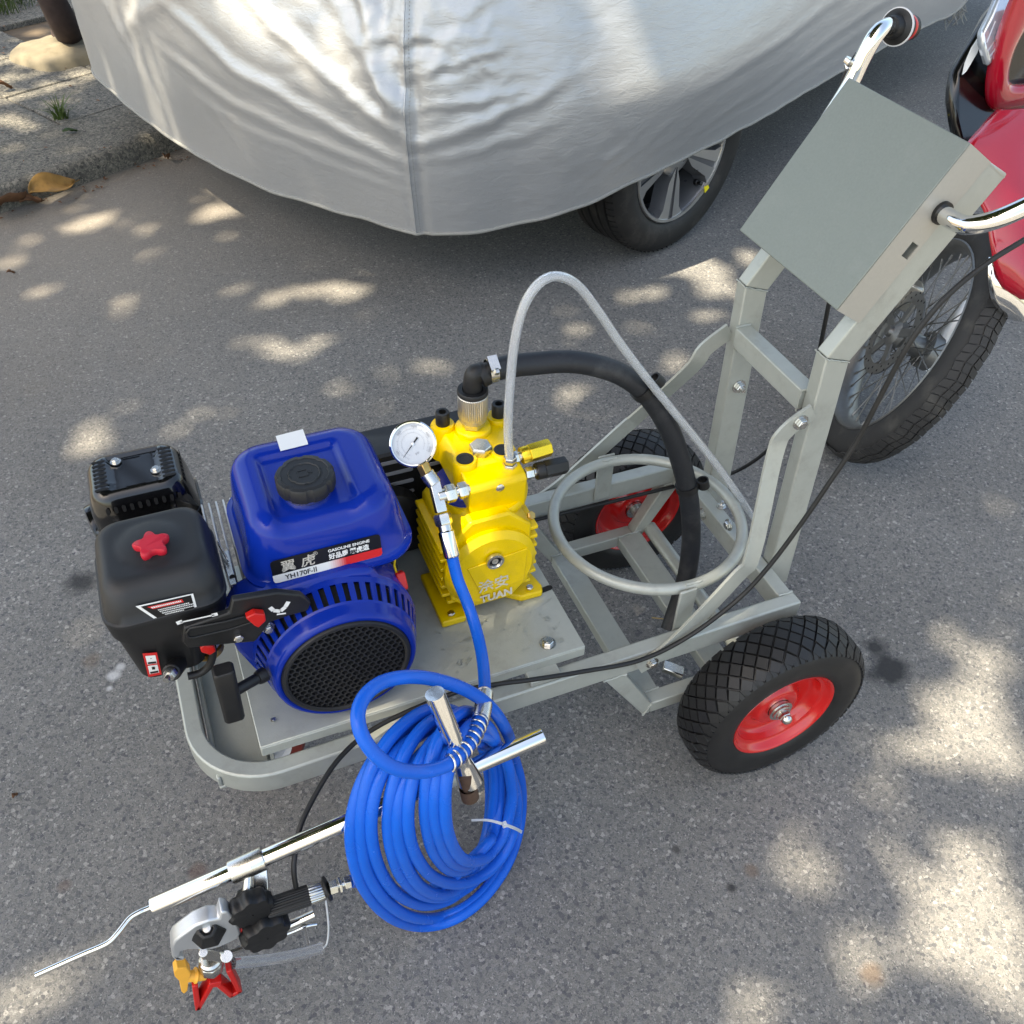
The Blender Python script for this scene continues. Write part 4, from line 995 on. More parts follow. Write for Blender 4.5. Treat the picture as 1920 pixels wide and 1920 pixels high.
# white pictogram strokes on the bracket and arrow above the slot
pg = MB()
def stroke(P_, w):
    P_ = [V(p) for p in P_]
    for a, b_ in zip(P_, P_[1:]):
        d = (b_-a).normalized(); s = V(-d.z, 0, d.x)*w
        pg.add([a-s, b_-s, b_+s, a+s], [(0,1,2,3)])
stroke([(-0.7506, 0.1555, 0.5765), (-0.7471, 0.1555, 0.5691), (-0.7392, 0.1555, 0.5648), (-0.7325, 0.1555, 0.5700), (-0.7274, 0.1555, 0.5779)], 0.0028); stroke([(-0.7444, 0.1555, 0.5609), (-0.7334, 0.1555, 0.5584)], 0.0013)
pg.build('pictogram', M['white'], br_, 0)
pg = MB(); stroke([(-0.8543, 0.1545, 0.5934), (-0.8151, 0.1545, 0.5906)], 0.0011); stroke([(-0.8586, 0.1545, 0.5933), (-0.8517, 0.1545, 0.5943)], 0.003); stroke([(-0.8182, 0.1545, 0.5909), (-0.8113, 0.1545, 0.5909)], 0.0026)
pg.build('slider_arrow', M['white'], br_, 0)
rl_ = [(-0.9093, 0.1795, 0.5315), (-0.8934, 0.1795, 0.5264), (-0.8975, 0.1825, 0.4804), (-0.9134, 0.1825, 0.4824)]
m = MB(); m.extrude([offy(p, 0.001) for p in rl_], (0,-0.0004,0)); rlo = m.build('choke_label', M['red_print'], eng, 0)
m = MB(); c_ = tuple(sum(p[i] for p in rl_)/4 for i in range(3))
def rlq(u, v): return offy(lerp(lerp(rl_[0], rl_[1], u), lerp(rl_[3], rl_[2], u), v), 0.0018)
for v0, v1 in ((0.10,0.46),(0.52,0.88)): m.add([rlq(0.15,v0), rlq(0.85,v0), rlq(0.85,v1), rlq(0.15,v1)], [(0,1,2,3)])
m.build('choke_label_field', M['white'], rlo, 0)
m = MB()
for v0, v1, a, b_ in ((0.36,0.44,0.2,0.8),(0.78,0.86,0.2,0.8),(0.58,0.70,0.4,0.62),(0.20,0.23,0.46,0.54)): m.add([offy(rlq(a,v0),.0004), offy(rlq(b_,v0),.0004), offy(rlq(b_,v1),.0004), offy(rlq(a,v1),.0004)], [(0,1,2,3)])
m.build('choke_label_marks', M['black_print'], rlo, 0)
epart('drain_boot', lambda m: m.cyl((-0.8743, 0.1850, 0.4885), (-0.8838, 0.1600, 0.5027), 0.0115, 20), M['black'], 0.002)
epart('drain_bolt', lambda m: (m.hexnut((-0.8815, 0.1580, 0.5084), (-0.8867, 0.1500, 0.5099), 0.0085), m.cyl((-0.8858, 0.1510, 0.5104), (-0.8903, 0.1430, 0.5118), 0.0042, 12)), M['steel'])
epart('carburettor', lambda m: (m.lathe([(0.012,0),(0.022,0.004),(0.024,0.014),(0.022,0.022),(0.014,0.030)], (-0.838,0.215,0.478), (0,0,1), 28), m.box(-0.872,-0.842,0.20,0.235,0.482,0.520), m.box(-0.85,-0.80,0.222,0.25,0.49,0.55)), M['alloy'], 0.002)
epart('float_bowl', lambda m: m.lathe([(0.010,-0.012),(0.0215,-0.008),(0.0225,0.0),(0.0225,0.003)], (-0.838,0.215,0.474), (0,0,1), 28), M['brass'], 0, 50)
arc_ = [(-0.8693, 0.1850, 0.4582), (-0.8539, 0.1850, 0.4576), (-0.8404, 0.1850, 0.4671), (-0.8321, 0.1850, 0.4855), (-0.8297, 0.1850, 0.5018)]
epart('fuel_hose', lambda m: m.tube(smooth_path(arc_, 5), 0.0052, 12), M['rubber'], 0, 60)
# muffler with guard
def muf(m):
    m.rrect([(0.4400,-0.9420,-0.8000,0.4020,0.5080,0.03),(0.5300,-0.9480,-0.7980,0.3980,0.5120,0.035),(0.5320,-0.9450,-0.8010,0.4010,0.5090,0.033),(0.5620,-0.9430,-0.8060,0.4010,0.5100,0.030),(0.5880,-0.9370,-0.8130,0.4060,0.5060,0.026),(0.5960,-0.9310,-0.8190,0.4120,0.5000,0.020),(0.5985,-0.9240,-0.8250,0.4180,0.4940,0.014)],
            cap1=True, top=lambda x, y: (-0.0045 if -0.908 < x < -0.842 else 0.0), rings=10)
muff = epart('muffler_guard', muf, M['black_gloss'], 0, 45)
def pill(m, c, ax, L_, w, n, t=0.0006):
    c = V(c); ax = V(ax).normalized(); n = V(n).normalized(); s = ax.cross(n); pts = []
    for e, a0 in ((1, -90), (-1, 90)):
        for k in range(7):
            a = math.radians(a0 + 180*k/6)
            pts.append(c + ax*(e*(L_/2-w/2) + math.cos(a)*w/2*1.0) + s*(math.sin(a)*w/2))
    m.extrude(pts, n*t)
def slot1(*a):
    q_ = MB(); pill(q_, *a); q_.build('vent_slot', M['dark'], muff, 0)  # raised dark pill painted as the shade of an open slot
for k in range(8):
    y = 0.424 + k*0.0088
    slot1((-0.9195, y, 0.5975), (1,0,0), 0.018, 0.0042, (0,0.0,1), 0.0014)
    slot1((-0.8310, y, 0.5975), (1,0,0), 0.018, 0.0042, (0,0.0,1), 0.0014)
    slot1((-0.8125, y+0.002, 0.5820), (0,0.05,1), 0.012, 0.0035, (1,0,0.25), 0.0010)
for k in range(10):
    x = -0.9190 + k*0.0105
    slot1((x, 0.4028, 0.5760), (0,0.2,1), 0.0105, 0.0048, (0,-1,0.2), 0.0008)
for p in ((-0.8970, 0.4808, 0.5955), (-0.8466, 0.4435, 0.5955)): bolt('guard_bolt', p, (0,0,1), 0.0052, 0.004, muff)
epart('guard_badge', lambda m: (m.box(-0.888,-0.864,0.4240,0.4250,0.5940,0.5952), m.box(-0.888,-0.864,0.4850,0.4860,0.5940,0.5952), m.box(-0.8885,-0.8875,0.424,0.486,0.5940,0.5952), m.box(-0.8645,-0.8635,0.424,0.486,0.5940,0.5952)), M['black_gloss'], 0, 30, muff)
epart('exhaust_outlet', lambda m: m.lathe([(0.030,0),(0.034,0.006),(0.033,0.014),(0.026,0.016),(0.022,0.006)], (-0.936,0.452,0.515), (-1,-0.15,-0.1), 30), M['black_gloss'], 0, 50)
# cylinder fins, linkage plate and spring between air cleaner and tank
fn_ = MB()
for k in range(6):
    x = -0.802 + k*0.0100
    fn_.extrude([(x,0.29,0.40),(x,0.43,0.40),(x,0.43,0.525),(x,0.41,0.545),(x,0.37,0.552),(x,0.31,0.545),(x,0.29,0.52)], (0.0028,0,0))
fn_.build('cylinder_fins', M['alloy'], eng, 0, 0.001)
epart('governor_plate', lambda m: (m.extrude([(-0.7900, 0.2969, 0.5530), (-0.7806, 0.2987, 0.5530), (-0.7811, 0.2328, 0.5530), (-0.7900, 0.2323, 0.5530)], (0,0,-0.003)),), M['steel'], 0.0008, 0)
m = MB(); m.cyl((-0.7844, 0.2449, 0.5532), (-0.7844, 0.2445, 0.5536), 0.0042, 16); m.build('plate_hole', M['dark'], eng, 0)
hx = [V((-0.7907, 0.2994, 0.5660)).lerp(V((-0.7850, 0.2741, 0.5600)), t/60) + V(0, math.cos(t*0.9)*0.0045, math.sin(t*0.9)*0.0045) for t in range(61)]
m = MB(); m.tube(hx, 0.0009, 6); m.build('governor_spring', M['steel'], eng, 60)
# fuel tank
def chan(x, y):
    def sm(a, b_, t): t = min(1, max(0, (t-a)/(b_-a))); return t*t*(3-2*t)
    c = sm(-0.722, -0.712, x)*(1-sm(-0.618, -0.608, x))*(1 - sm(0.345, 0.360, y))
    return -0.0075*c + 0.0010
def edgef(x, y, z):
    if z < 0.62 or y > 0.27: return 0.0
    k = min(1.0, (z-0.618)/0.026)*min(1.0, max(0.0, (0.268-y)/0.02))
    return k*(chan(x, 0.25)-0.0010)
def tnk(m):
    m.rrect([(0.5300,-0.742,-0.570,0.222,0.385,0.035),(0.5330,-0.750,-0.562,0.214,0.393,0.040),(0.5560,-0.764,-0.549,0.201,0.405,0.048),(0.5570,-0.7705,-0.5425,0.1945,0.4115,0.052),(0.5610,-0.7705,-0.5425,0.1945,0.4115,0.052),(0.5622,-0.7640,-0.549,0.201,0.405,0.046),(0.5645,-0.7610,-0.552,0.2035,0.4025,0.044),(0.6050,-0.7575,-0.5560,0.2065,0.399,0.043),(0.6300,-0.7540,-0.5610,0.2105,0.395,0.041),(0.6410,-0.7495,-0.5665,0.2155,0.390,0.038),(0.6480,-0.7420,-0.5740,0.2230,0.383,0.032),(0.6502,-0.7340,-0.5820,0.2310,0.375,0.026)],
            cseg=8, cap1=True, top=chan, rings=24, edge=edgef)
tank = epart('fuel_tank', tnk, M['blue'], 0, 50)
CC = V((-0.6677, 0.2747, 0.6720)); CC.z = 0.6430
epart('filler_neck', lambda m: m.lathe([(0.0300,-0.004),(0.0310,0.004),(0.0310,0.010)], CC, (0,0,1), 40), M['steel'], 0, 50, tank)
def capf(m):
    m.lathe([(0.0330,0.008),(0.0372,0.010),(0.0380,0.014),(0.0380,0.026),(0.0360,0.0295),(0.0310,0.0305),(0.0300,0.0295),(0.0215,0.0295),(0.0205,0.0312),(0.0195,0.0312),(0.0185,0.0300),(0.0010,0.0300)], CC, (0,0,1), 96, rmul=lambda k: 1.0 - (0.05 if (k % 12) in (0,1,2) else 0))
cap_ = epart('fuel_cap', capf, M['black_matte'], 0, 35, tank)
m = MB()
for a, b_ in (((-0.008,0.006),(0.004,0.006)),((0.004,0.006),(0.004,-0.006)),((0.004,-0.006),(-0.008,-0.006)),((-0.008,-0.006),(-0.008,0.006)),((0.004,0.001),(0.009,-0.003)),((0.009,-0.003),(0.009,0.005))):
    m.bar(CC+V(*a,0.0303), CC+V(*b_,0.0303), 0.0012, 0.0008)
m.build('pump_symbol', M['black_matte'], cap_, 0)
m = MB(); m.extrude([(-0.6836, 0.3880, 0.6520), (-0.6458, 0.3901, 0.6520), (-0.6464, 0.3557, 0.6520), (-0.6842, 0.3543, 0.6520)], (0,0,0.0004)); m.build('blank_sticker', M['white'], tank, 0)
# brand label on the near face of the tank
LO = V(-0.7370, 0.2022, 0.5672); LX = V(0.1425, 0, 0.0); LY = V(0, 0.0035, 0.0362)
LN = V(0, -1, 0.09).normalized()
def lb(u, v, h=0.0): return LO + LX*u + LY*v + LN*h
def lquad(m, u0, u1, v0, v1, h): m.add([lb(u0,v0,h), lb(u1,v0,h), lb(u1,v1,h), lb(u0,v1,h)], [(0,1,2,3)])
m = MB(); 
rc = [(0.035,0),(0.965,0),(0.99,0.03),(1,0.12),(1,0.88),(0.99,0.97),(0.965,1),(0.035,1),(0.01,0.97),(0,0.88),(0,0.12),(0.01,0.03)]
m.extrude([lb(u,v,0.0004) for u, v in rc], LN*0.0004); lab_ = m.build('brand_label', M['black_print'], tank, 0)
m = MB(); m.add([lb(u,v,0.0011) for u, v in ((0.035,0.0),(0.50,0),(0.50,0.36),(0,0.36),(0,0.12),(0.01,0.03))], [(0,1,2,3,4,5)]); m.build('label_white_band', M['white'], lab_, 0)
for i in range(8):
    t = (i+0.5)/8
    mt = pmat('label_blend', (0.75*(1-t)+0.60*t, 0.75*(1-t)+0.02*t, 0.73*(1-t)+0.02*t), 0.45, 0, 0.02)
    m = MB(); lquad(m, 0.50+0.02*i, 0.52+0.02*i, 0, 0.36, 0.0011); m.build('label_fade', mt, lab_, 0)
m = MB(); m.add([lb(u,v,0.0011) for u, v in ((0.66,0),(0.965,0),(0.99,0.03),(1,0.12),(1,0.36),(0.66,0.36))], [(0,1,2,3,4,5)]); m.build('label_red_band', M['red_print'], lab_, 0)
wtext('翼', 'lettering', M['silver_print'], lab_, lb(0.085,0.46,0.0012), LX, LY, 0.0190, bold=0.012)
wtext('虎', 'lettering', M['silver_print'], lab_, lb(0.258,0.46,0.0012), LX, LY, 0.0190, bold=0.012, shear=0.15)
wtext('®', 'lettering', M['silver_print'], lab_, lb(0.382,0.80,0.0012), LX, LY, 0.0080)
wtext('YH170F-Ⅱ', 'lettering', M['black_print'], lab_, lb(0.105,0.075,0.0016), LX, LY, 0.0108, bold=0.018, sx=0.92)
wtext('GASOLINE ENGINE', 'lettering', M['white'], lab_, lb(0.515,0.765,0.0012), LX, LY, 0.0062, bold=0.03, sx=1.03)
wtext('好品质 翼虎造', 'lettering', M['white'], lab_, lb(0.515,0.46,0.0012), LX, LY, 0.0098, bold=0.035, sx=0.86)
# red stop switch on the right of the shroud
epart('stop_switch', lambda m: m.bar((-0.5712, 0.2150, 0.5131), (-0.5710, 0.2000, 0.4926), 0.013, 0.018), M['red'], 0.0025)
epart('switch_wire', lambda m: m.tube([(-0.5712, 0.2250, 0.5370), (-0.5759, 0.2200, 0.5226), (-0.5744, 0.2150, 0.5111)], 0.0016, 8), M['yellow'], 0, 60)
# belt guard behind tank and pump
guard = thing('belt_guard', (-0.48, 0.435, 0.3455), 'black sheet-metal belt guard behind the engine and yellow pump', 'belt guard')
def ggp(m): m.rrect([(0.3500,-0.615,-0.345,0.404,0.478,0.012),(0.5560,-0.610,-0.352,0.406,0.476,0.012),(0.5600,-0.606,-0.356,0.410,0.472,0.010)], cap1=True)
m = MB(); ggp(m); gb = m.build('guard_shell', M['black'], guard, 40)
m = MB()
for k in range(5):
    z = 0.545 - k*0.022
    pill(m, (-0.515, 0.4050, z), (1,0,0), 0.05, 0.006, (0,-1,0), 0.0016); pill(m, (-0.445, 0.4050, z), (1,0,0), 0.05, 0.006, (0,-1,0), 0.0016)
m.build('guard_louvres', M['grey_print'], guard, 0)
m = MB(); m.lathe([(0.055,0),(0.060,0.004),(0.060,0.030),(0.055,0.034)], (-0.545,0.366,0.45), (0,1,0), 40); m.build('pulley', M['black'], guard, 50)

# ------------------------------------------------------------------ paint pump
pump = thing('paint_pump', (-0.425, 0.30, 0.3455), 'bright yellow high-pressure paint pump with a round pressure gauge beside the engine', 'pump')
def ppart(name, fn, mat=None, bevel=0.0, smooth=40, parent=None):
    mb = MB(); fn(mb); return mb.build(name, mat or M['yellow'], parent or pump, smooth, bevel)
QX, QZ = -0.4265, 0.4500
# octagonal gearbox with side fins
def octo(hw, zt, zb, ct, cb): return [(QX-hw+cb,zb),(QX+hw-cb,zb),(QX+hw,zb+cb),(QX+hw,zt-ct),(QX+hw-ct,zt),(QX-hw+ct,zt),(QX-hw,zt-ct),(QX-hw,zb+cb)]
ppart('gearbox', lambda m: m.extrude([(x,0.240,z) for x, z in octo(0.0640,0.5440,0.3640,0.034,0.030)], (0,0.125,0)), bevel=0.004)
for k in range(7):
    z = 0.386 + k*0.0185
    hw = 0.0765 if z < 0.50 else 0.0765 - (z-0.49)*1.0
    if z < 0.40: hw = 0.068
    for xa, xb in ((QX-hw, QX-0.05), (QX+0.05, QX+hw)):
        fin = MB(); fin.box(xa, xb, 0.243, 0.360, z-0.0032, z+0.0032); fin.build('cooling_fin', M['yellow'], pump, 40, 0.0018)
ppart('front_cover', lambda m: m.lathe([(0.0720,-0.2415),(0.0715,-0.2340),(0.0640,-0.2270),(0.0620,-0.2250),(0.001,-0.2250)][::-1][::-1], (QX-0.002,0,QZ), (0,-1,0), 64, cap=False), smooth=35)
ppart('cover_boss', lambda m: m.extrude([(QX-0.020,0.2252,0.405),(QX+0.048,0.2252,0.415),(QX+0.052,0.2252,0.480),(QX-0.042,0.2252,0.470)], (0,-0.0022,0)), bevel=0.0012)
foot = MB(); foot.extrude([(-0.5075,0.2310,0.3462),(-0.5075,0.340,0.3462),(-0.452,0.340,0.3462),(-0.452,0.262,0.3462),(-0.4700,0.2310,0.3462)], (0,0,0.0125))
foot.build('mounting_foot', M['yellow'], pump, 40, 0.003)
foot = MB(); foot.extrude([(-0.3395,0.2370,0.3462),(-0.3350,0.2500,0.3462),(-0.352,0.340,0.3462),(-0.400,0.340,0.3462),(-0.400,0.258,0.3462),(-0.375,0.2380,0.3462)], (0,0,0.0125))
foot.build('mounting_foot', M['yellow'], pump, 40, 0.003)
for p in ((-0.4894, 0.2419, 0.3590), (-0.3567, 0.2485, 0.3590)): bolt('foot_bolt', p, (0,0,1), 0.0058, 0.004, pump, washer=False)
m = MB(); pill(m, (-0.3291, 0.2495, 0.3458), (1,0.1,0), 0.026, 0.010, (0,0,1), 0.0006); m.build('plate_slot', M['dark'], cart, 0)
# sight glass and plugs
sg = V((-0.4276, 0.2220, 0.4763))
ppart('sight_glass_ring', lambda m: m.lathe([(0.0135,0.0),(0.0140,-0.002),(0.0132,-0.0055),(0.0098,-0.0058),(0.0088,-0.0040),(0.0088,-0.0010)], sg, (0,1,0), 40, cap=False), M['steel'], 0, 40)
ppart('sight_glass', lambda m: (m.lathe([(0.0088,-0.0025),(0.0060,-0.0030),(0.0040,-0.0020),(0.001,-0.0026)], sg, (0,1,0), 32, cap=False)), M['black_gloss'], 0, 40)
ppart('sight_glass_eye', lambda m: m.lathe([(0.0050,-0.0032),(0.0030,-0.0036),(0.0005,-0.0036)], sg, (0,1,0), 24, cap=False), M['brushed'], 0, 40)
bolt('oil_plug', (-0.3630, 0.2480, 0.5187), (0.25,-0.6,0.75), 0.0066, 0.006, pump, M['brass'], washer=False)
wtext('涂安', 'lettering', M['silver_print'], pump, (-0.4524, 0.2222, 0.4146), (1,0,0.03), (0,0.02,1), 0.0265, bold=0.015, sx=0.94)
wtext('TUAN', 'lettering', M['silver_print'], pump, (-0.4490, 0.2222, 0.3905), (1,0,0.03), (0,0.02,1), 0.0200, bold=0.04, sx=0.94)
# neck flange, blue plate and head
ppart('neck_flange', lambda m: m.lathe([(0.0590,0.520),(0.0660,0.528),(0.0670,0.538),(0.0640,0.543)], (-0.412,0.312,0), (0,0,1), 64), smooth=50)
ppart('gearbox_top', lambda m: m.rrect([(0.505,-0.487,-0.366,0.25,0.364,0.03),(0.522,-0.475,-0.370,0.255,0.364,0.03)]), smooth=50)
ppart('blue_ring', lambda m: m.lathe([(0.0500,0.5432),(0.0505,0.5470),(0.040,0.5475)], (-0.432,0.318,0), (0,0,1), 56), M['blue'], 0, 50)
head = MB()
head.rrect([(0.5478,-0.4560,-0.3560,0.2880,0.4010,0.020),(0.5800,-0.4560,-0.3560,0.2880,0.4010,0.020),(0.5980,-0.4490,-0.3620,0.2960,0.3960,0.018),(0.6000,-0.4460,-0.3650,0.2990,0.3930,0.016)])
hd = head.build('pump_head', M['yellow'], pump, 45)
for x, y, zt in ((-0.4400,0.3080,0.6030),(-0.3830,0.3080,0.6030),(-0.4440,0.3920,0.6060),(-0.3600,0.3820,0.6060)):
    lug = MB(); lug.lathe([(0.0190,0.548),(0.0185,zt-0.004),(0.0165,zt)], (x,y,0), (0,0,1), 28)
    lug.build('bolt_lug', M['yellow'], pump, 45)
boxh = MB()
boxh.extrude([(-0.4520,0.2600,0.5310),(-0.4520,0.2560,0.5850),(-0.4520,0.2620,0.5910),(-0.4520,0.3050,0.5960),(-0.4520,0.3050,0.5310)], (0.0870,0,0))
boxh.build('valve_block', M['yellow'], pump, 40, 0.003)
ppart('head_boss', lambda m: m.lathe([(0.0270,0.5990),(0.0265,0.6060),(0.0245,0.6080)], (-0.405,0.3700,0), (0,0,1), 40), smooth=50)
for x, y in ((-0.4400,0.3080),(-0.3830,0.3080)):
    ppart('socket_bolt', lambda m: m.lathe([(0.0125,0.6028),(0.0125,0.6040),(0.0085,0.6042),(0.0080,0.6034),(0.0050,0.6034)], (x,y,0), (0,0,1), 24), M['black'], 0, 35)
for x, y in ((-0.4440,0.3920),(-0.3600,0.3820)):
    ppart('cap_bolt', lambda m: m.lathe([(0.0105,0.6055),(0.0105,0.6260),(0.0095,0.6275),(0.0058,0.6275),(0.0056,0.6200),(0.001,0.6200)], (x,y,0), (0,0,1), 24), M['black'], 0, 35)
hp = V((-0.4126, 0.3183, 0.6090)); ppart('hex_plug', lambda m: m.hexnut((hp.x,hp.y,0.5995),(hp.x,hp.y,0.6135),0.0165), M['steel'])
ppart('valve_screw', lambda m: m.lathe([(0.0068,0.0),(0.0066,-0.002),(0.0045,-0.0034),(0.0005,-0.0036)], (-0.4064, 0.2585, 0.5797), (0,1,0), 24), M['steel'], 0, 40)
# relief valves on the right
def relief(p0, p1, mat, mcol):
    p0 = V(p0); p1 = V(p1); d = (p1-p0)
    ppart('valve_nut', lambda m: (m.hexnut(p0, p0+d*0.20, 0.0095), m.cyl(p0+d*0.18, p0+d*0.30, 0.0070, 16)), M['steel'])
    ppart('valve_collar', lambda m: m.lathe([(0.0120,d.length*0.26),(0.0128,d.length*0.28),(0.0128,d.length*0.44),(0.0115,d.length*0.46)], p0, d, 28), mcol)
    ppart('valve_cap', lambda m: m.lathe([(0.0118,d.length*0.45),(0.0135,d.length*0.47),(0.0135,d.length*0.96),(0.0118,d.length)], p0, d, 6), mat, 0.0006)
relief((-0.3771, 0.2920, 0.5964), (-0.3151, 0.2920, 0.6012), M['gold'], M['gold'])
relief((-0.3613, 0.2750, 0.5773), (-0.2958, 0.2750, 0.5757), M['black'], M['black'])
tb = V((-0.3812, 0.2840, 0.5990))
ppart('tube_fitting', lambda m: (m.hexnut(tb+V(0,0,-0.016), tb+V(0,0,-0.002), 0.0110), m.hexnut(tb+V(0,0,-0.001), tb+V(0,0,0.010), 0.0098)), M['steel'])
# suction strainer on top
SXY = (-0.4050, 0.3700)
ppart('strainer_hex', lambda m: m.hexnut((*SXY,0.6082),(*SXY,0.6190),0.0175), M['steel'])
kn = ppart('strainer_nut', lambda m: (m.lathe([(0.0178,0.6185),(0.0200,0.6210),(0.0205,0.6270),(0.0205,0.6275)], (*SXY,0), (0,0,1), 120), m.lathe([(0.0212,0.6275),(0.0218,0.6290),(0.0220,0.6640),(0.0205,0.6655)], (*SXY,0), (0,0,1), 120, rmul=lambda k: 1.0 if k % 3 else 0.965)), M['brushed'], 0, 30)
ppart('strainer_ring', lambda m: m.lathe([(0.0212,0.6655),(0.0224,0.6665),(0.0224,0.6720),(0.0212,0.6735),(0.0150,0.6735),(0.0145,0.6690),(0.0120,0.6690)], (*SXY,0), (0,0,1), 48, cap=False), M['rubber'], 0, 40)
# tee, gauge and hose nut
T = V(-0.4960, 0.2650, 0.5850)
aa = math.radians(42)
D = V(0, math.sin(aa), math.cos(aa)); DU = V(-0.20, math.sin(aa), math.cos(aa)).normalized()
ppart('outlet_nut', lambda m: (m.cyl(T, (-0.4500,0.265,0.5860), 0.0070, 16), m.hexnut((-0.4660,0.265,0.5856),(-0.4530,0.265,0.5858),0.0120), m.hexnut((-0.4850,0.265,0.5853),(-0.4700,0.265,0.5855),0.0132)), M['steel'])
ppart('tee_fitting', lambda m: (m.lathe([(0.0095,-0.022),(0.0105,-0.020),(0.0105,0.020),(0.0095,0.022)], T, D, 4, phase=PI/4), m.cyl(T, T+V(0.014,0,0), 0.0095, 20), m.cyl(T+D*0.018, T+DU*0.036, 0.0105, 24)), M['steel'], 0.001)
ppart('gauge_stem', lambda m: m.lathe([(0.0085,0.034),(0.0095,0.036),(0.0095,0.048),(0.0085,0.050)], T, DU, 6), M['brass'], 0.0005)
GC = T + DU*0.0800
to_cam = (V(-0.782,-0.660,1.465) - GC).normalized()
GN = (to_cam - DU*to_cam.dot(DU)).normalized()
gx = DU.cross(GN).normalized() * -1
gx = -gx if gx.x < 0 else gx
gy = GN.cross(gx).normalized()
gau = ppart('pressure_gauge', lambda m: m.lathe([(0.0270,-0.022),(0.0300,-0.020),(0.0305,-0.004),(0.0322,-0.003),(0.0326,0.0),(0.0320,0.004),(0.0300,0.0055),(0.0285,0.0050),(0.0275,0.0015),(0.0275,-0.001)], GC, GN, 64, cap=False), M['chrome'], 0, 40)
m = MB(); m.lathe([(0.0278,-0.0008),(0.0001,-0.0008)], GC, GN, 48, cap=False); m.lathe([(0.0270,-0.021),(0.0001,-0.021)], GC, GN, 32, cap=False); m.build('dial', M['white_dial'], gau, 0)
def gp(r, a, h=0.0): return GC + gx*(r*math.cos(a)) + gy*(r*math.sin(a)) + GN*h
m = MB()
for k in range(51):
    a = math.radians(230 - 280*k/50); L_ = 0.0030 if k % 5 == 0 else 0.0016
    t = V(-math.sin(a)*gx + math.cos(a)*gy)*0.00018
    p, q = gp(0.0200, a), gp(0.0200+L_, a); m.add([p-t, q-t, q+t, p+t], [(0,1,2,3)])
    p, q = gp(0.0150, a), gp(0.0150+L_*0.6, a); m.add([p-t, q-t, q+t, p+t], [(0,1,2,3)])
m.build('dial_scale', M['grey_print'], gau, 0)
na = math.atan2(V((-0.5341, 0.2600, 0.6533)).dot(gy) - V((-0.5208, 0.2600, 0.6713)).dot(gy), V((-0.5341, 0.2600, 0.6533)).dot(gx) - V((-0.5208, 0.2600, 0.6713)).dot(gx))
m = MB(); t = (gy*math.cos(na) - gx*math.sin(na))
m.add([gp(0.0,na,0.0012)-t*0.0007, gp(0.0235,na,0.0012)-t*0.0002, gp(0.0235,na,0.0012)+t*0.0002, gp(0.0,na,0.0012)+t*0.0007], [(0,1,2,3)])
m.add([gp(0.0,na,0.0012)-t*0.0008, gp(-0.0110,na,0.0012)-t*0.0014, gp(-0.0110,na,0.0012)+t*0.0014, gp(0.0,na,0.0012)+t*0.0008], [(0,1,2,3)])
m.build('needle', M['black_print'], gau, 0)
m = MB(); m.lathe([(0.0022,0.0008),(0.0022,0.0020),(0.0001,0.0022)], GC, GN, 20, cap=False); m.build('needle_hub', M['steel'], gau, 40)
for txt, deg in (('1000',188),('2000',118),('3000',62),('4000',8),('5000',-42)):
    a = math.radians(deg); rx = (-gx*math.sin(a) + gy*math.cos(a))*-1; ry = gx*math.cos(a) + gy*math.sin(a)
    wtext(txt, 'lettering', M['grey_print'], gau, gp(0.0236, a, 0.0002) - ry*0.001, rx, ry, 0.0040, align='CENTER')
wtext('psi', 'lettering', M['grey_print'], gau, gp(0.0150, math.radians(-90), 0.0002), gx, gy, 0.0048, align='CENTER')
ppart('hose_nut', lambda m: (m.hexnut(T-D*0.024, T-D*0.040, 0.0125), m.cyl(T-D*0.038, T-D*0.050, 0.0095, 20)), M['steel'])
ppart('hose_ferrule', lambda m: m.lathe([(0.0095,0),(0.0112,0.002),(0.0112,0.036),(0.0100,0.038)], T-D*0.048, -D, 24, rmul=lambda k: 1.0 if k % 4 else 0.95), M['chrome'], 0, 30)

# ------------------------------------------------------------------ hoses, cables
suction = thing('suction_hose', (-0.405, 0.37, 0.68), 'thick black rubber suction hose arching from the yellow pump down through the bucket ring', 'hose')
hpth = smooth_path([(-0.3766, 0.3710, 0.6976), (-0.3454, 0.3700, 0.6980), (-0.3134, 0.3680, 0.6954), (-0.2657, 0.3620, 0.6916), (-0.2211, 0.3550, 0.6791), (-0.1756, 0.3450, 0.6559), (-0.1355, 0.3350, 0.6166), (-0.1003, 0.3250, 0.5603), (-0.0705, 0.3150, 0.4890), (-0.0466, 0.3050, 0.4085), (-0.0328, 0.2950, 0.3255), (-0.0317, 0.2850, 0.2548), (-0.0449, 0.2700, 0.2052), (-0.0619, 0.2550, 0.1702), (-0.0786, 0.2400, 0.1465)], 8)
m = MB(); m.tube(hpth, 0.0165, 22); m.build('hose_body', M['hose_rubber'], suction, 60)
eb = smooth_path([(*SXY,0.6700),(*SXY,0.6860),(-0.4010,0.3702,0.6990),(-0.3895, 0.3710, 0.6935),(-0.3806, 0.3710, 0.6968),(-0.3734, 0.3710, 0.6986)], 6)
m = MB(); m.tube(eb, 0.0135, 20); m.build('elbow', M['rubber'], suction, 60)
e1 = V((-0.3935, 0.3710, 0.6917)); e2 = V((-0.3790, 0.3710, 0.6973)); ed = (e2-e1).normalized()
m = MB(); m.lathe([(0.0150,-0.002),(0.0178,0.0),(0.0178,0.010),(0.0165,0.012)], e1, ed, 28); m.build('hose_collar', M['rubber'], suction, 40)
c0 = V((-0.3758, 0.3710, 0.6974)); cd = (V(hpth[3])-V(hpth[0])).normalized()
m = MB(); m.lathe([(0.0168,-0.0065),(0.0176,-0.006),(0.0176,0.006),(0.0168,0.0065)], c0, cd, 36, closed=True)
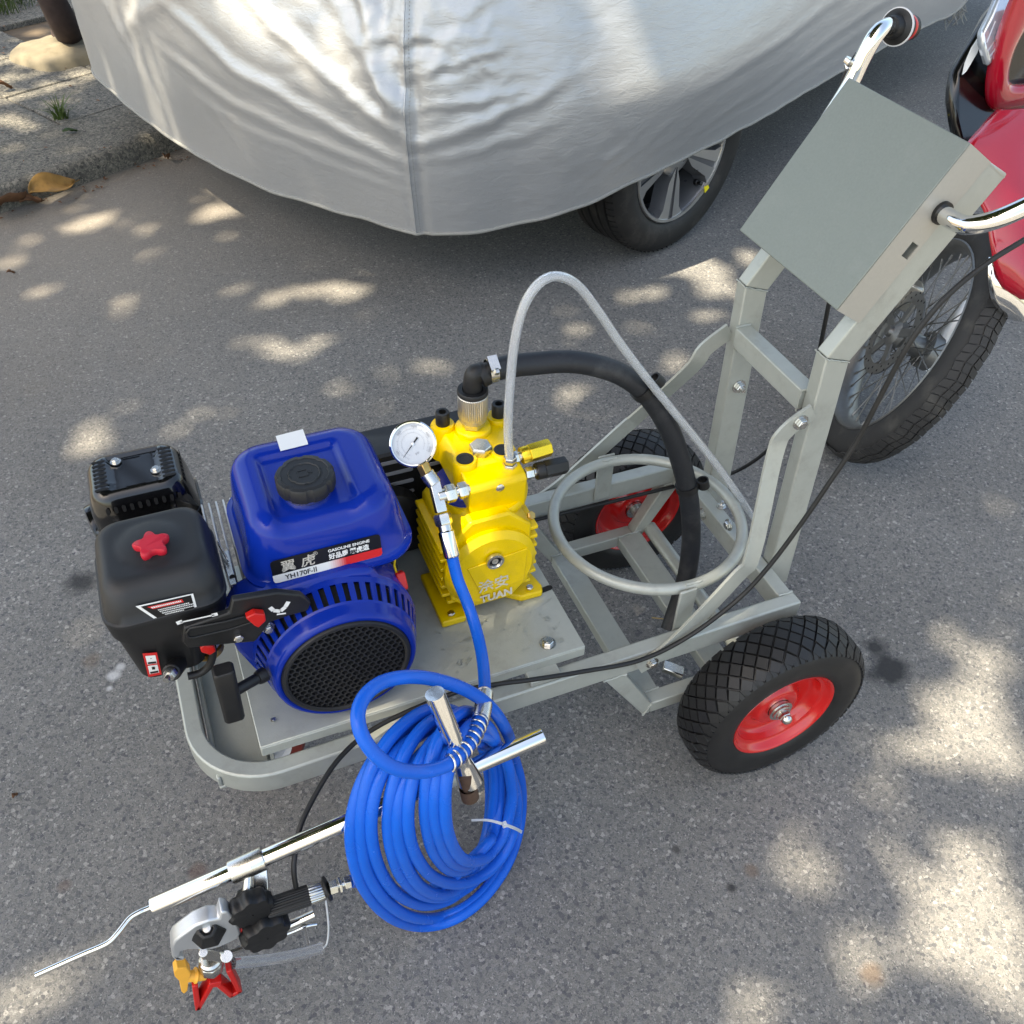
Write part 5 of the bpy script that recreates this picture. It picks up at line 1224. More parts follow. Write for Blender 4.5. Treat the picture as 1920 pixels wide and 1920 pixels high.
cu_ = (V(0,-0.5,0.85) - cd*V(0,-0.5,0.85).dot(cd)).normalized(); cs_ = cd.cross(cu_)
m.bar(c0+cu_*0.0195-cs_*0.012, c0+cu_*0.0195+cs_*0.010, 0.014, 0.006, cu_)
m.hexnut(c0+cu_*0.0205+cs_*0.016, c0+cu_*0.0205+cs_*0.009, 0.0052)
m.build('hose_clamp', M['steel'], suction, 40)
def clip(i, side):
    p = V(hpth[i]); d = (V(hpth[i+1])-V(hpth[i-1])).normalized(); s = V(side); s = (s - d*s.dot(d)).normalized()
    m = MB(); m.lathe([(0.0166,-0.006),(0.0190,-0.006),(0.0190,0.006),(0.0166,0.006)], p, d, 28, closed=True)
    c2 = p + s*0.027
    m.lathe([(0.0076,-0.008),(0.0098,-0.008),(0.0098,0.008),(0.0076,0.008)], c2, d, 20, closed=True)
    m.build('hose_clip', M['black'], suction, 40)
    return c2
clip(46, (0.3,-0.2,0.9)); clip(70, (0.9,-0.35,0.1))

ret = thing('return_tube', (-0.385, 0.284, 0.60), 'milky clear plastic return tube looping high above the pump and black hose', 'tube')
rp = smooth_path([tuple(tb+V(0,0,0.004)), (-0.3841, 0.2850, 0.6387), (-0.3845, 0.2860, 0.6798), (-0.3819, 0.2880, 0.7350), (-0.3765, 0.2900, 0.7946), (-0.3643, 0.2930, 0.8410), (-0.3433, 0.2970, 0.8669), (-0.3158, 0.3020, 0.8694), (-0.2844, 0.3060, 0.8484), (-0.2510, 0.3100, 0.8041), (-0.2098, 0.3140, 0.7427), (-0.1615, 0.3160, 0.6753), (-0.1068, 0.3080, 0.6020), (-0.0356, 0.2960, 0.5069), (0.0322, 0.2840, 0.4108), (0.0873, 0.2750, 0.3255)], 8)
m = MB()
m.tube(rp, 0.0064, 16, cap=False); m.tube(rp, 0.0042, 16, cap=False)
n_ = len(rp); sg_ = 16; off_ = n_*sg_
m.add([], []); 
for base in (0, (n_-1)*sg_):
    for k in range(sg_): m.f.append((base+k, base+(k+1) % sg_, off_+base+(k+1) % sg_, off_+base+k)); m.mi.append(0)
m.build('tube_wall', M['clear_tube'], ret, 60)

blue = thing('paint_hose', (-0.60, 0.0, 0.30), 'long bright blue paint hose coiled in many loops over the chrome boom', 'hose')
bp_ = [tuple(T-D*0.080), (-0.4925, 0.1980, 0.4859), (-0.4858, 0.1780, 0.4537), (-0.4854, 0.1450, 0.4343), (-0.4917, 0.1050, 0.4283), (-0.5049, 0.0600, 0.4363), (-0.5210, 0.0180, 0.4510), (-0.5412, -0.0220, 0.4708), (-0.5621, -0.0500, 0.4786), (-0.5836, -0.0680, 0.4823), (-0.6090, -0.0800, 0.4897), (-0.6390, -0.0860, 0.5051), (-0.6682, -0.0880, 0.5332), (-0.6874, -0.0800, 0.5624), (-0.6959, -0.0640, 0.5856), (-0.6918, -0.0440, 0.5962), (-0.6754, -0.0240, 0.5955), (-0.6499, -0.0080, 0.5846), (-0.6166, 0.0000, 0.5657), (-0.5820, 0.0020, 0.5381), (-0.5476, 0.0040, 0.4983), (-0.5136, 0.0100, 0.4367), (-0.4810, 0.0300, 0.3336)]
COIL = [(-0.449, 0.076, 0.189), (-0.438, 0.071, 0.118), (-0.437, 0.063, 0.050), (-0.452, 0.040, 0.010), (-0.482, 0.004, 0.010), (-0.516, -0.023, 0.010), (-0.551, -0.042, 0.010), (-0.587, -0.052, 0.010), (-0.620, -0.052, 0.010), (-0.653, -0.055, 0.038), (-0.683, -0.065, 0.102), (-0.705, -0.072, 0.170), (-0.720, -0.075, 0.237), (-0.728, -0.075, 0.299), (-0.729, -0.070, 0.353), (-0.724, -0.062, 0.397), (-0.712, -0.050, 0.430), (-0.696, -0.037, 0.452), (-0.675, -0.021, 0.463), (-0.650, -0.005, 0.464), (-0.623, 0.011, 0.454), (-0.593, 0.025, 0.433), (-0.562, 0.039, 0.402), (-0.532, 0.051, 0.357), (-0.504, 0.060, 0.305), (-0.480, 0.065, 0.245), (-0.466, 0.057, 0.195), (-0.457, 0.053, 0.133), (-0.457, 0.045, 0.074), (-0.466, 0.034, 0.022), (-0.491, 0.007, 0.010), (-0.521, -0.018, 0.010), (-0.553, -0.035, 0.010), (-0.585, -0.043, 0.010), (-0.616, -0.043, 0.012), (-0.648, -0.057, 0.064), (-0.675, -0.067, 0.124), (-0.695, -0.074, 0.189), (-0.709, -0.078, 0.253), (-0.717, -0.077, 0.312), (-0.717, -0.073, 0.364), (-0.712, -0.065, 0.407), (-0.702, -0.053, 0.440), (-0.688, -0.040, 0.463), (-0.669, -0.024, 0.476), (-0.647, -0.008, 0.479), (-0.623, 0.008, 0.472), (-0.597, 0.024, 0.456), (-0.571, 0.037, 0.429), (-0.547, 0.047, 0.393), (-0.524, 0.054, 0.349), (-0.506, 0.058, 0.298), (-0.496, 0.049, 0.257), (-0.490, 0.043, 0.202), (-0.491, 0.035, 0.148), (-0.499, 0.024, 0.100), (-0.515, 0.011, 0.061), (-0.536, -0.003, 0.036), (-0.562, -0.018, 0.028), (-0.590, -0.032, 0.038), (-0.618, -0.044, 0.064), (-0.644, -0.056, 0.105), (-0.667, -0.066, 0.160), (-0.685, -0.074, 0.218), (-0.697, -0.078, 0.276), (-0.703, -0.078, 0.329), (-0.704, -0.075, 0.375), (-0.700, -0.069, 0.412), (-0.691, -0.059, 0.440), (-0.678, -0.047, 0.458), (-0.660, -0.033, 0.465), (-0.639, -0.018, 0.463), (-0.616, -0.004, 0.451), (-0.590, 0.011, 0.430), (-0.564, 0.023, 0.401), (-0.540, 0.031, 0.367), (-0.517, 0.036, 0.326), (-0.498, 0.038, 0.279), (-0.477, 0.055, 0.200), (-0.469, 0.053, 0.145), (-0.469, 0.047, 0.095), (-0.476, 0.037, 0.053), (-0.492, 0.024, 0.024), (-0.515, 0.008, 0.011), (-0.541, -0.008, 0.014), (-0.571, -0.026, 0.035), (-0.600, -0.043, 0.072), (-0.626, -0.058, 0.119), (-0.648, -0.069, 0.170), (-0.665, -0.077, 0.225), (-0.677, -0.081, 0.280), (-0.682, -0.082, 0.331), (-0.683, -0.079, 0.376), (-0.679, -0.072, 0.413), (-0.671, -0.063, 0.442), (-0.658, -0.050, 0.462), (-0.643, -0.036, 0.473), (-0.625, -0.020, 0.475), (-0.606, -0.005, 0.469), (-0.586, 0.010, 0.453), (-0.565, 0.024, 0.428), (-0.546, 0.037, 0.392), (-0.528, 0.047, 0.349), (-0.514, 0.053, 0.301), (-0.507, 0.046, 0.263), (-0.503, 0.042, 0.212), (-0.504, 0.035, 0.162), (-0.510, 0.025, 0.118), (-0.522, 0.012, 0.084), (-0.538, -0.002, 0.062), (-0.557, -0.018, 0.056), (-0.579, -0.034, 0.067), (-0.601, -0.048, 0.093), (-0.622, -0.062, 0.133), (-0.640, -0.073, 0.181), (-0.655, -0.081, 0.233), (-0.665, -0.085, 0.286), (-0.671, -0.087, 0.335), (-0.673, -0.084, 0.377), (-0.670, -0.079, 0.411), (-0.663, -0.070, 0.437), (-0.652, -0.059, 0.452), (-0.637, -0.046, 0.458), (-0.619, -0.032, 0.455), (-0.598, -0.018, 0.442), (-0.575, -0.004, 0.420), (-0.551, 0.008, 0.390), (-0.527, 0.019, 0.352), (-0.505, 0.027, 0.309), (-0.486, 0.032, 0.262), (-0.476, 0.025, 0.229), (-0.468, 0.022, 0.184), (-0.467, 0.016, 0.142), (-0.473, 0.008, 0.107), (-0.486, -0.003, 0.083), (-0.504, -0.014, 0.070), (-0.527, -0.027, 0.071), (-0.552, -0.039, 0.085), (-0.577, -0.051, 0.112), (-0.601, -0.062, 0.151), (-0.622, -0.073, 0.200), (-0.639, -0.082, 0.251), (-0.651, -0.087, 0.302), (-0.658, -0.088, 0.348), (-0.660, -0.087, 0.389), (-0.657, -0.081, 0.422), (-0.650, -0.073, 0.447), (-0.639, -0.061, 0.463), (-0.625, -0.048, 0.471), (-0.609, -0.033, 0.470), (-0.590, -0.019, 0.461), (-0.571, -0.004, 0.444), (-0.551, 0.008, 0.420), (-0.533, 0.017, 0.393), (-0.517, 0.023, 0.359), (-0.505, 0.026, 0.321), (-0.488, 0.043, 0.250), (-0.482, 0.042, 0.204), (-0.482, 0.037, 0.162), (-0.488, 0.029, 0.127), (-0.499, 0.017, 0.103), (-0.515, 0.002, 0.092), (-0.534, -0.014, 0.096), (-0.555, -0.030, 0.114), (-0.576, -0.047, 0.145), (-0.595, -0.062, 0.185), (-0.611, -0.073, 0.228), (-0.623, -0.081, 0.275), (-0.632, -0.086, 0.321), (-0.636, -0.088, 0.365), (-0.637, -0.086, 0.404), (-0.634, -0.081, 0.437), (-0.628, -0.072, 0.462), (-0.618, -0.061, 0.479), (-0.607, -0.047, 0.488), (-0.593, -0.033, 0.490), (-0.578, -0.018, 0.483), (-0.562, -0.004, 0.469), (-0.547, 0.010, 0.446), (-0.532, 0.023, 0.414), (-0.519, 0.034, 0.376), (-0.508, 0.040, 0.333), (-0.504, 0.035, 0.303), (-0.501, 0.032, 0.260), (-0.501, 0.026, 0.219), (-0.506, 0.017, 0.183), (-0.514, 0.006, 0.156), (-0.526, -0.008, 0.139), (-0.540, -0.022, 0.135), (-0.556, -0.037, 0.145), (-0.572, -0.052, 0.167), (-0.587, -0.065, 0.200), (-0.601, -0.076, 0.240), (-0.612, -0.085, 0.284), (-0.620, -0.090, 0.328), (-0.625, -0.093, 0.370), (-0.627, -0.091, 0.406), (-0.625, -0.087, 0.436), (-0.620, -0.080, 0.457), (-0.612, -0.070, 0.470), (-0.601, -0.058, 0.475), (-0.588, -0.045, 0.471), (-0.572, -0.031, 0.459), (-0.555, -0.017, 0.440), (-0.538, -0.005, 0.413), (-0.521, 0.006, 0.381), (-0.505, 0.014, 0.344), (-0.492, 0.020, 0.305), (-0.486, 0.013, 0.279), (-0.482, 0.011, 0.242), (-0.481, 0.006, 0.207), (-0.486, -0.001, 0.179), (-0.495, -0.010, 0.158), (-0.507, -0.021, 0.147), (-0.523, -0.033, 0.146), (-0.540, -0.046, 0.157), (-0.557, -0.057, 0.178), (-0.574, -0.068, 0.209), (-0.589, -0.080, 0.249), (-0.601, -0.088, 0.293), (-0.609, -0.094, 0.336), (-0.614, -0.097, 0.376), (-0.615, -0.096, 0.412), (-0.613, -0.091, 0.441), (-0.608, -0.083, 0.463), (-0.600, -0.073, 0.477), (-0.589, -0.061, 0.484), (-0.577, -0.047, 0.483), (-0.564, -0.033, 0.475), (-0.550, -0.018, 0.460), (-0.537, -0.006, 0.439), (-0.525, 0.003, 0.415), (-0.515, 0.009, 0.387), (-0.507, 0.013, 0.354), (-0.495, 0.031, 0.291), (-0.491, 0.030, 0.251), (-0.492, 0.026, 0.216), (-0.495, 0.019, 0.186), (-0.502, 0.008, 0.166), (-0.512, -0.006, 0.157), (-0.524, -0.021, 0.161), (-0.538, -0.037, 0.176)]
full = smooth_path(bp_ + COIL + [(-0.6012, -0.0520, 0.1422), (-0.6382, -0.0300, 0.0901), (-0.6785, -0.0120, 0.0823), (-0.7079, -0.0140, 0.1300), (-0.7276, -0.0420, 0.2149), (-0.7388, -0.0550, 0.2490)], 5)
m = MB(); m.tube(full, 0.0084, 16); m.build('hose_body', M['blue_hose'], blue, 60)
# strain-relief spring: tight turns, then open turns
spc = smooth_path(bp_, 40)
i0, i1, i2 = 5.75, 7.05, 9.75
pts = []; ph = 0.0
def at_(t): i = int(t*40); return spc[min(i, len(spc)-2)].lerp(spc[min(i+1, len(spc)-1)], t*40-i)
t = i0
while t < i2:
    p = at_(t); d = (at_(t+0.02)-p).normalized(); s, u, _ = frame(d)
    pts.append(p + (s*math.cos(ph)+u*math.sin(ph))*0.0101)
    step = 0.0012*1.0
    L1 = (at_(t+0.02)-p).length/0.02
    pitch = 0.0030 if t < i1 else 0.0098
    dph = 2*PI/14; t += pitch/14/L1; ph += dph
m = MB(); m.tube(pts, 0.0014, 6); m.build('spring', M['steel'], blue, 60)
m = MB(); zt = smooth_path([(-0.5600, -0.0360, 0.2579), (-0.5386, -0.0440, 0.2573), (-0.5168, -0.0460, 0.2359), (-0.4938, -0.0360, 0.1910), (-0.4688, -0.0080, 0.1142)], 6)
m.sweep(zt, [(-0.0006,-0.0022),(0.0006,-0.0022),(0.0006,0.0022),(-0.0006,0.0022)]); z0 = V((-0.5152, -0.0480, 0.2367)); m.box(z0.x-0.003, z0.x+0.003, z0.y-0.003, z0.y+0.003, z0.z-0.0035, z0.z+0.0035)
m.build('cable_tie', M['zip'], blue, 40)

def cable(name, pts, r, label):
    m = MB(); m.tube(smooth_path(pts, 8), r, 10); o = m.build(name, M['rubber'], None, 60)
    return tag(o, label, 'cable')
cable('brake_cable', [(-0.8055, -0.0450, 0.2642), (-0.8031, -0.0350, 0.2861), (-0.7963, -0.0200, 0.3008), (-0.7813, 0.0050, 0.3190), (-0.7537, 0.0350, 0.3302), (-0.7176, 0.0650, 0.3415), (-0.6786, 0.0880, 0.3445), (-0.6445, 0.1020, 0.3413), (-0.6044, 0.1120, 0.3376), (-0.5561, 0.1130, 0.3438), (-0.5174, 0.1080, 0.3526), (-0.4707, 0.1020, 0.3512), (-0.4147, 0.0955, 0.3437), (-0.3288, 0.0925, 0.3269), (-0.2387, 0.0900, 0.3139), (-0.1599, 0.0880, 0.3377), (-0.0854, 0.0880, 0.3900), (-0.0423, 0.0880, 0.4478), (-0.0055, 0.0885, 0.5221), (0.0239, 0.0890, 0.5949), (0.0480, 0.0890, 0.6601), (0.0625, 0.0890, 0.7326), (0.0780, 0.0890, 0.8062), (0.1003, 0.0890, 0.8549), (0.1283, 0.0890, 0.8865), (0.1662, 0.0890, 0.9126), (0.2071, 0.0890, 0.9315), (0.2540, 0.0890, 0.9549)], 0.0036, 'long black control cable running along the near cart rail up to the handlebar')
cable('brake_cable', [(0.1593, 0.3300, 0.7266), (0.1629, 0.3300, 0.6884), (0.1715, 0.3350, 0.6446), (0.1871, 0.3450, 0.5731), (0.1998, 0.3600, 0.5050), (0.2097, 0.3800, 0.4513), (0.2111, 0.4100, 0.3800), (0.1936, 0.4350, 0.3168), (0.1688, 0.4635, 0.2665), (0.1152, 0.4640, 0.2660), (0.0370, 0.4645, 0.2708), (-0.0929, 0.4645, 0.2743), (-0.2427, 0.4645, 0.2795), (-0.3074, 0.4645, 0.2789)], 0.0036, 'black control cable sagging from the control box to the far cart rail')

# ------------------------------------------------------------------ spray arm
arm = thing('spray_boom', (-0.56, 0.0, 0.30), 'long chrome spray boom tube with a bent thin pointer rod at its tip', 'boom')
r0, r1 = V((-0.4436, -0.0050, 0.3559)), V((-0.9748, -0.0226, 0.3000))
rd_ = (r1-r0).normalized()
m = MB(); m.lathe([(0.0090,0.0),(0.0112,0.0),(0.0115,0.001),(0.0115,(r1-r0).length-0.001),(0.0110,(r1-r0).length),(0.0060,(r1-r0).length)], r0, rd_, 32); m.build('arm_tube', M['chrome'], arm, 40)
m = MB(); m.tube(smooth_path([r1-rd_*0.02, r1+rd_*0.006, (-0.9895, -0.0239, 0.3000), (-1.0020, -0.0270, 0.2990), (-1.0168, -0.0379, 0.2960), (-1.0280, -0.0438, 0.2930), (-1.0397, -0.0451, 0.2910), (-1.0636, -0.0451, 0.2880), (-1.1156, -0.0458, 0.2800)], 6), 0.0036, 12); m.build('pointer_rod', M['chrome'], arm, 60)
v0, v1 = V((-0.6021, -0.0350, 0.5711)), V((-0.5785, -0.0600, 0.4476))
vd = (v1-v0)
m = MB(); m.lathe([(0.0088,0.0),(0.0115,0.0),(0.0118,0.001),(0.0118,vd.length*0.96),(0.0125,vd.length),(0.0165,vd.length+0.034),(0.0150,vd.length+0.034)], v0, vd, 32); m.build('post_tube', M['chrome'], arm, 40)
b0 = V((-0.5795, -0.0700, 0.4394)); b1 = V((-0.5752, -0.0760, 0.3902))
m = MB(); m.cyl(b0, b0.lerp(b1,0.55), 0.0085, 16); m.lathe([(0.0115,0),(0.0115,(b1-b0).length*0.45),(0.0045,(b1-b0).length*0.45),(0.0042,(b1-b0).length*0.2)], b0.lerp(b1,0.5), b1-b0, 20, cap=False); m.build('rusty_stud', M['rust'], arm, 40)
m = MB(); m.bar((-0.566,0.0995,0.297),(-0.566,0.010,0.299),0.03,0.006); m.lathe([(0.0116,-0.02),(0.0145,-0.02),(0.0145,0.02),(0.0116,0.02)], r0+rd_*0.145, rd_, 24, closed=True); m.build('arm_bracket', M['frame'], arm, 40, 0.001)
LR = (r1-r0).length
sc0, sc1 = r0+rd_*(LR*0.815), r0+rd_*(LR*0.735)
m = MB(); m.lathe([(0.0116,0),(0.0150,0),(0.0155,0.001),(0.0155,(sc1-sc0).length),(0.0116,(sc1-sc0).length)], sc0, sc1-sc0, 32, cap=False); m.build('clamp_sleeve', M['steel'], arm, 40)
m = MB(); scm = sc0.lerp(sc1, 0.5); m.cyl(scm+V(0,-0.006,-0.004), V((-0.8666, -0.0520, 0.2877)), 0.0060, 16); m.bar(scm+V(0.014,-0.004,-0.010), V((-0.8491, -0.0500, 0.2694)), 0.018, 0.008); m.build('clamp_bracket', M['steel'], arm, 40, 0.001)

# ------------------------------------------------------------------ spray gun
gun = thing('spray_gun', (-0.90, -0.055, 0.25), 'spray gun with black star knobs and a red tip guard under the chrome boom', 'spray gun')
GY = -0.055
def gpart(name, fn, mat, bevel=0.0, smooth=40, parent=None):
    mb = MB(); fn(mb); return mb.build(name, mat, parent or gun, smooth, bevel)
cast = [(-0.9639, -0.0660, 0.2672), (-0.9581, -0.0660, 0.2793), (-0.9498, -0.0660, 0.2858), (-0.9299, -0.0660, 0.2991), (-0.9123, -0.0660, 0.3008), (-0.9013, -0.0660, 0.2945), (-0.8960, -0.0660, 0.3095), (-0.8895, -0.0660, 0.3026), (-0.8840, -0.0660, 0.2784), (-0.8844, -0.0660, 0.2379), (-0.8904, -0.0660, 0.2269), (-0.9147, -0.0660, 0.2226), (-0.9263, -0.0660, 0.2249), (-0.9362, -0.0660, 0.2355), (-0.9489, -0.0660, 0.2471), (-0.9571, -0.0660, 0.2481), (-0.9625, -0.0660, 0.2351), (-0.9562, -0.0660, 0.2276), (-0.9579, -0.0660, 0.2226), (-0.9672, -0.0660, 0.2280), (-0.9690, -0.0660, 0.2411)]
gpart('gun_body', lambda m: m.extrude(cast, (0,0.022,0)), M['alloy'], 0.003)
kx = V(0.05,-0.35,0.93)
gpart('hex_knob', lambda m: m.lathe([(0.0170,0),(0.0225,0.004),(0.0225,0.010),(0.0125,0.030),(0.0080,0.031),(0.0075,0.026),(0.001,0.026)], V((-0.9198, -0.0570, 0.2584)), kx, 7), M['black'], 0.0012, 30)
gpart('knob_screw', lambda m: m.lathe([(0.0048,0.026),(0.0046,0.0295),(0.001,0.0298)], V((-0.9198, -0.0570, 0.2584)), kx, 16), M['steel'])
def star(c, r, d, mat):
    gpart('star_knob', lambda m: m.lathe([(r*0.40,-0.018),(r*0.50,-0.010),(r*0.85,-0.006),(r,-0.002),(r,d-0.004),(r*0.92,d),(r*0.3,d+0.001),(0.001,d+0.001)], c, (0.10,-0.97,0.02), 72, cap=False, rmul=lambda k: 1.0+0.085*math.cos(8*2*PI*k/72)), mat, 0, 50)
star(V((-0.8646, -0.0520, 0.2800)),0.0270,0.016,M['black'])
star(V((-0.8565, -0.0620, 0.2290)),0.0300,0.018,M['black'])
gpart('red_collar', lambda m: m.lathe([(0.0085,0),(0.0090,0.001),(0.0090,0.008),(0.0085,0.009)], V((-0.8843, -0.0550, 0.2345)), V((-0.8671, -0.0550, 0.2357))-V((-0.8843, -0.0550, 0.2345)), 24), M['red'])
gpart('valve_stem', lambda m: m.cyl(V((-0.8912, -0.0550, 0.2340)), V((-0.8491, -0.0550, 0.2411)), 0.0078, 20), M['steel'])
ha, hb2 = V((-0.8469, -0.0550, 0.2550)), V((-0.7925, -0.0550, 0.2526))
gpart('ribbed_handle', lambda m: m.lathe([(0.0125,0),(0.0135,0.002),(0.0135,(hb2-ha).length)], ha, hb2-ha, 72, rmul=lambda k: 1.0 if k % 3 else 0.94), M['black'], 0, 30)
hd2 = (hb2-ha).normalized()
gpart('knurled_sleeve', lambda m: m.lathe([(0.0125,0),(0.0132,0.001),(0.0132,0.018),(0.0115,0.021)], hb2, hd2, 60, rmul=lambda k: 1.0 if k % 3 else 0.95), M['steel'], 0, 30)
gpart('rubber_washer', lambda m: m.lathe([(0.010,0.0),(0.0165,0.0005),(0.0165,0.003),(0.010,0.0035)], hb2+hd2*0.0225, hd2+V(0,0,0.25), 28), M['rubber'])
f0 = hb2+hd2*0.026; f1 = V((-0.7388, -0.0550, 0.2490))
fd = (f1-f0); fl = fd.length
gpart('swivel_fitting', lambda m: (m.lathe([(0.0085,0),(0.0100,0.001),(0.0100,fl*0.40),(0.0085,fl*0.42)], f0, fd, 6), m.lathe([(0.0105,fl*0.46),(0.0115,fl*0.48),(0.0115,fl*0.60),(0.0105,fl*0.62)], f0, fd, 6), m.cyl(f0+fd*0.4, f0+fd*0.8, 0.0055, 16), m.lathe([(0.0085,fl*0.74),(0.0090,fl*0.75),(0.0090,fl*1.05)], f0, fd, 6)), M['steel'], 0.0004)
gpart('handle_tube', lambda m: (m.tube(smooth_path([V((-0.8463, -0.0550, 0.1902)), V((-0.8226, -0.0550, 0.1913)), V((-0.8028, -0.0550, 0.1943)), V((-0.7916, -0.0550, 0.1965))], 5), 0.0062, 16), m.tube(smooth_path([V((-0.8492, -0.0550, 0.1708)), V((-0.8278, -0.0550, 0.1690)), V((-0.8080, -0.0550, 0.1705)), V((-0.7933, -0.0550, 0.1646))], 5), 0.0030, 12), m.cyl(V((-0.8091, -0.0550, 0.1731)), V((-0.8108, -0.0550, 0.1193)), 0.0034, 12)), M['chrome'], 0, 60)
gpart('trigger_guard', lambda m: m.tube(smooth_path([V((-0.9089, -0.0550, 0.1417)), V((-0.8884, -0.0550, 0.1277)), V((-0.8550, -0.0550, 0.1074)), V((-0.8195, -0.0550, 0.0928)), V((-0.7927, -0.0550, 0.0867))], 6), 0.0075, 14), M['clear_plastic'], 0, 60)
gpart('guard_wire', lambda m: m.tube(smooth_path([V((-0.7927, -0.0550, 0.0867)), V((-0.7861, -0.0550, 0.0971)), V((-0.7790, -0.0550, 0.1404)), V((-0.7750, -0.0550, 0.1957)), V((-0.7738, -0.0550, 0.2189))], 6), 0.0013, 8), M['zip'], 0, 60)
gpart('swivel_plate', lambda m: (m.extrude([(-0.9395, -0.0650, 0.2214), (-0.9314, -0.0650, 0.2288), (-0.9121, -0.0650, 0.2029), (-0.9088, -0.0650, 0.1759), (-0.9145, -0.0650, 0.1709), (-0.9389, -0.0650, 0.2041)], (0,0.02,0)), m.cyl(V((-0.9334, -0.0690, 0.2317)), V((-0.9401, -0.0430, 0.1775)), 0.0058, 16), m.cyl(V((-0.9102, -0.0690, 0.1986)), V((-0.9159, -0.0430, 0.1429)), 0.0080, 16)), M['steel'], 0.0008)
gpart('link_bar', lambda m: m.bar(V((-0.9119, -0.0550, 0.1760)), V((-0.8672, -0.0550, 0.1698)), 0.004, 0.006), M['steel'])
n0_, n1_ = V((-0.9326, -0.0550, 0.1797)), V((-0.9403, -0.0550, 0.1138))
gpart('nozzle_nut', lambda m: (m.lathe([(0.0120,0),(0.0150,0.003),(0.0150,0.008)], n0_, n1_-n0_, 32), m.lathe([(0.0145,0.009),(0.0160,0.011),(0.0160,0.026),(0.0145,0.028)], n0_, n1_-n0_, 8)), M['steel'], 0.0006)
rg_ = [[(-0.9621, -0.0550, 0.1353), (-0.9720, -0.0550, 0.0656), (-0.9433, -0.0550, 0.1204)], [(-0.9368, -0.0550, 0.1214), (-0.9267, -0.0550, 0.0660), (-0.9150, -0.0550, 0.0697), (-0.9161, -0.0550, 0.1413)]]
def rgd(m):
    for L_ in rg_:
        for a, b_ in zip(L_, L_[1:]):
            p, q = V(a), V(b_); e = (q-p).normalized()*0.003
            m.bar(p-e, q+e, 0.020, 0.0075, (q-p).cross(V(0,1,0)))
    m.bar(V((-0.9469, -0.0550, 0.1276)), V((-0.9314, -0.0550, 0.1198)), 0.024, 0.012, (0,0,1))
gpart('tip_guard', rgd, M['red'], 0.0018)
gpart('spray_tip', lambda m: (m.lathe([(0.0075,0),(0.0080,0.001),(0.0080,0.012),(0.0105,0.0125),(0.0105,0.0150),(0.0078,0.0155),(0.0070,0.030)], V((-0.9457, -0.0550, 0.1410)), V((-0.9712, -0.0550, 0.1550))-V((-0.9457, -0.0550, 0.1410)), 20), m.extrude([(-0.9771, -0.0620, 0.1921), (-0.9713, -0.0620, 0.2003), (-0.9610, -0.0620, 0.1922), (-0.9598, -0.0620, 0.1719), (-0.9657, -0.0620, 0.1563), (-0.9731, -0.0620, 0.1272), (-0.9791, -0.0620, 0.1220), (-0.9806, -0.0620, 0.1311), (-0.9765, -0.0620, 0.1634), (-0.9785, -0.0620, 0.1795)], (0,0.014,0))), M['orange'], 0.0018)

# ------------------------------------------------------------------ covered car
car = thing('parked_car', (1.4, 3.1, 0.0), 'parked car hidden under the silver cover with one alloy front wheel showing', 'car')
CS = V(0.902, 0.432, 0)            # along the car, nose to tail
CW = V(-0.432, 0.902, 0)           # across the car, away from the road
hem = [(-0.800,3.300,0.25),(-0.765,2.990,0.25),(-0.620,2.484,0.25),(-0.445,2.093,0.25),(-0.303,1.896,0.25),(-0.150,1.705,0.25),(-0.095,1.648,0.25),(0.020,1.588,0.260),(0.140,1.568,0.272),(0.302,1.550,0.298),(0.558,1.612,0.330),(1.065,1.852,0.330),(1.756,2.228,0.330),(2.30,2.50,0.33),(2.56,2.620,0.335),(2.68,2.680,0.42),(2.95,2.82,0.62),(3.60,3.14,0.62),(3.86,3.42,0.62),(3.60,4.05,0.62),(3.20,4.72,0.55),(2.90,4.80,0.45),(1.60,4.30,0.35),(0.20,3.72,0.30),(-0.55,3.52,0.27)]
HN = len(hem)
HS = 22
ring = smooth_path(hem, HS, closed=True)
NR = len(ring)
i_nose = 6*HS
# arc length from the nose seam
acc = [0.0]*NR
for i in range(1, NR): acc[i] = acc[i-1] + (V(ring[i]).xy - V(ring[i-1]).xy).length
s0 = acc[i_nose]
cen = V(1.4, 3.1, 0)
def bump1(d, w): return math.exp(-(d/w)**2)
FOLDS = [ # (s0, z0, s1, z1, amplitude, width)
 (0.00,0.52,-0.62,0.86,0.020,0.022),(0.0,0.45,-0.85,0.70,0.017,0.020),(0.0,0.41,-0.95,0.56,0.013,0.018),(0.0,0.58,-0.34,0.98,0.022,0.024),(-0.02,0.37,-0.75,0.46,0.010,0.015),
 (0.0,0.50,0.40,0.66,0.016,0.020),(0.0,0.46,0.36,0.55,0.010,0.016),(0.02,0.60,0.30,0.64,0.012,0.012),(-0.02,0.66,0.24,0.74,0.012,0.012),(-0.10,0.74,0.20,0.76,0.010,0.011),
 (-0.02,0.56,-0.20,1.05,0.040,0.030),(-0.62,0.80,-1.25,0.50,0.018,0.03),(-1.0,0.30,-1.35,0.62,0.016,0.025),(-0.55,0.30,-0.7,0.50,0.008,0.02),(-0.9,0.28,-1.0,0.42,0.008,0.015),
 (0.35,0.31,0.62,0.50,0.010,0.012),(0.42,0.32,0.78,0.52,0.010,0.012),(0.50,0.33,0.95,0.50,0.009,0.012),(0.60,0.34,1.2,0.47,0.009,0.012),
 (0.7,0.36,2.2,0.46,0.010,0.018),(0.9,0.42,2.5,0.56,0.010,0.020),(0.8,0.55,2.4,0.66,0.008,0.02),(1.5,0.36,2.6,0.39,0.012,0.014),(0.05,0.32,0.4,0.36,0.006,0.012)]
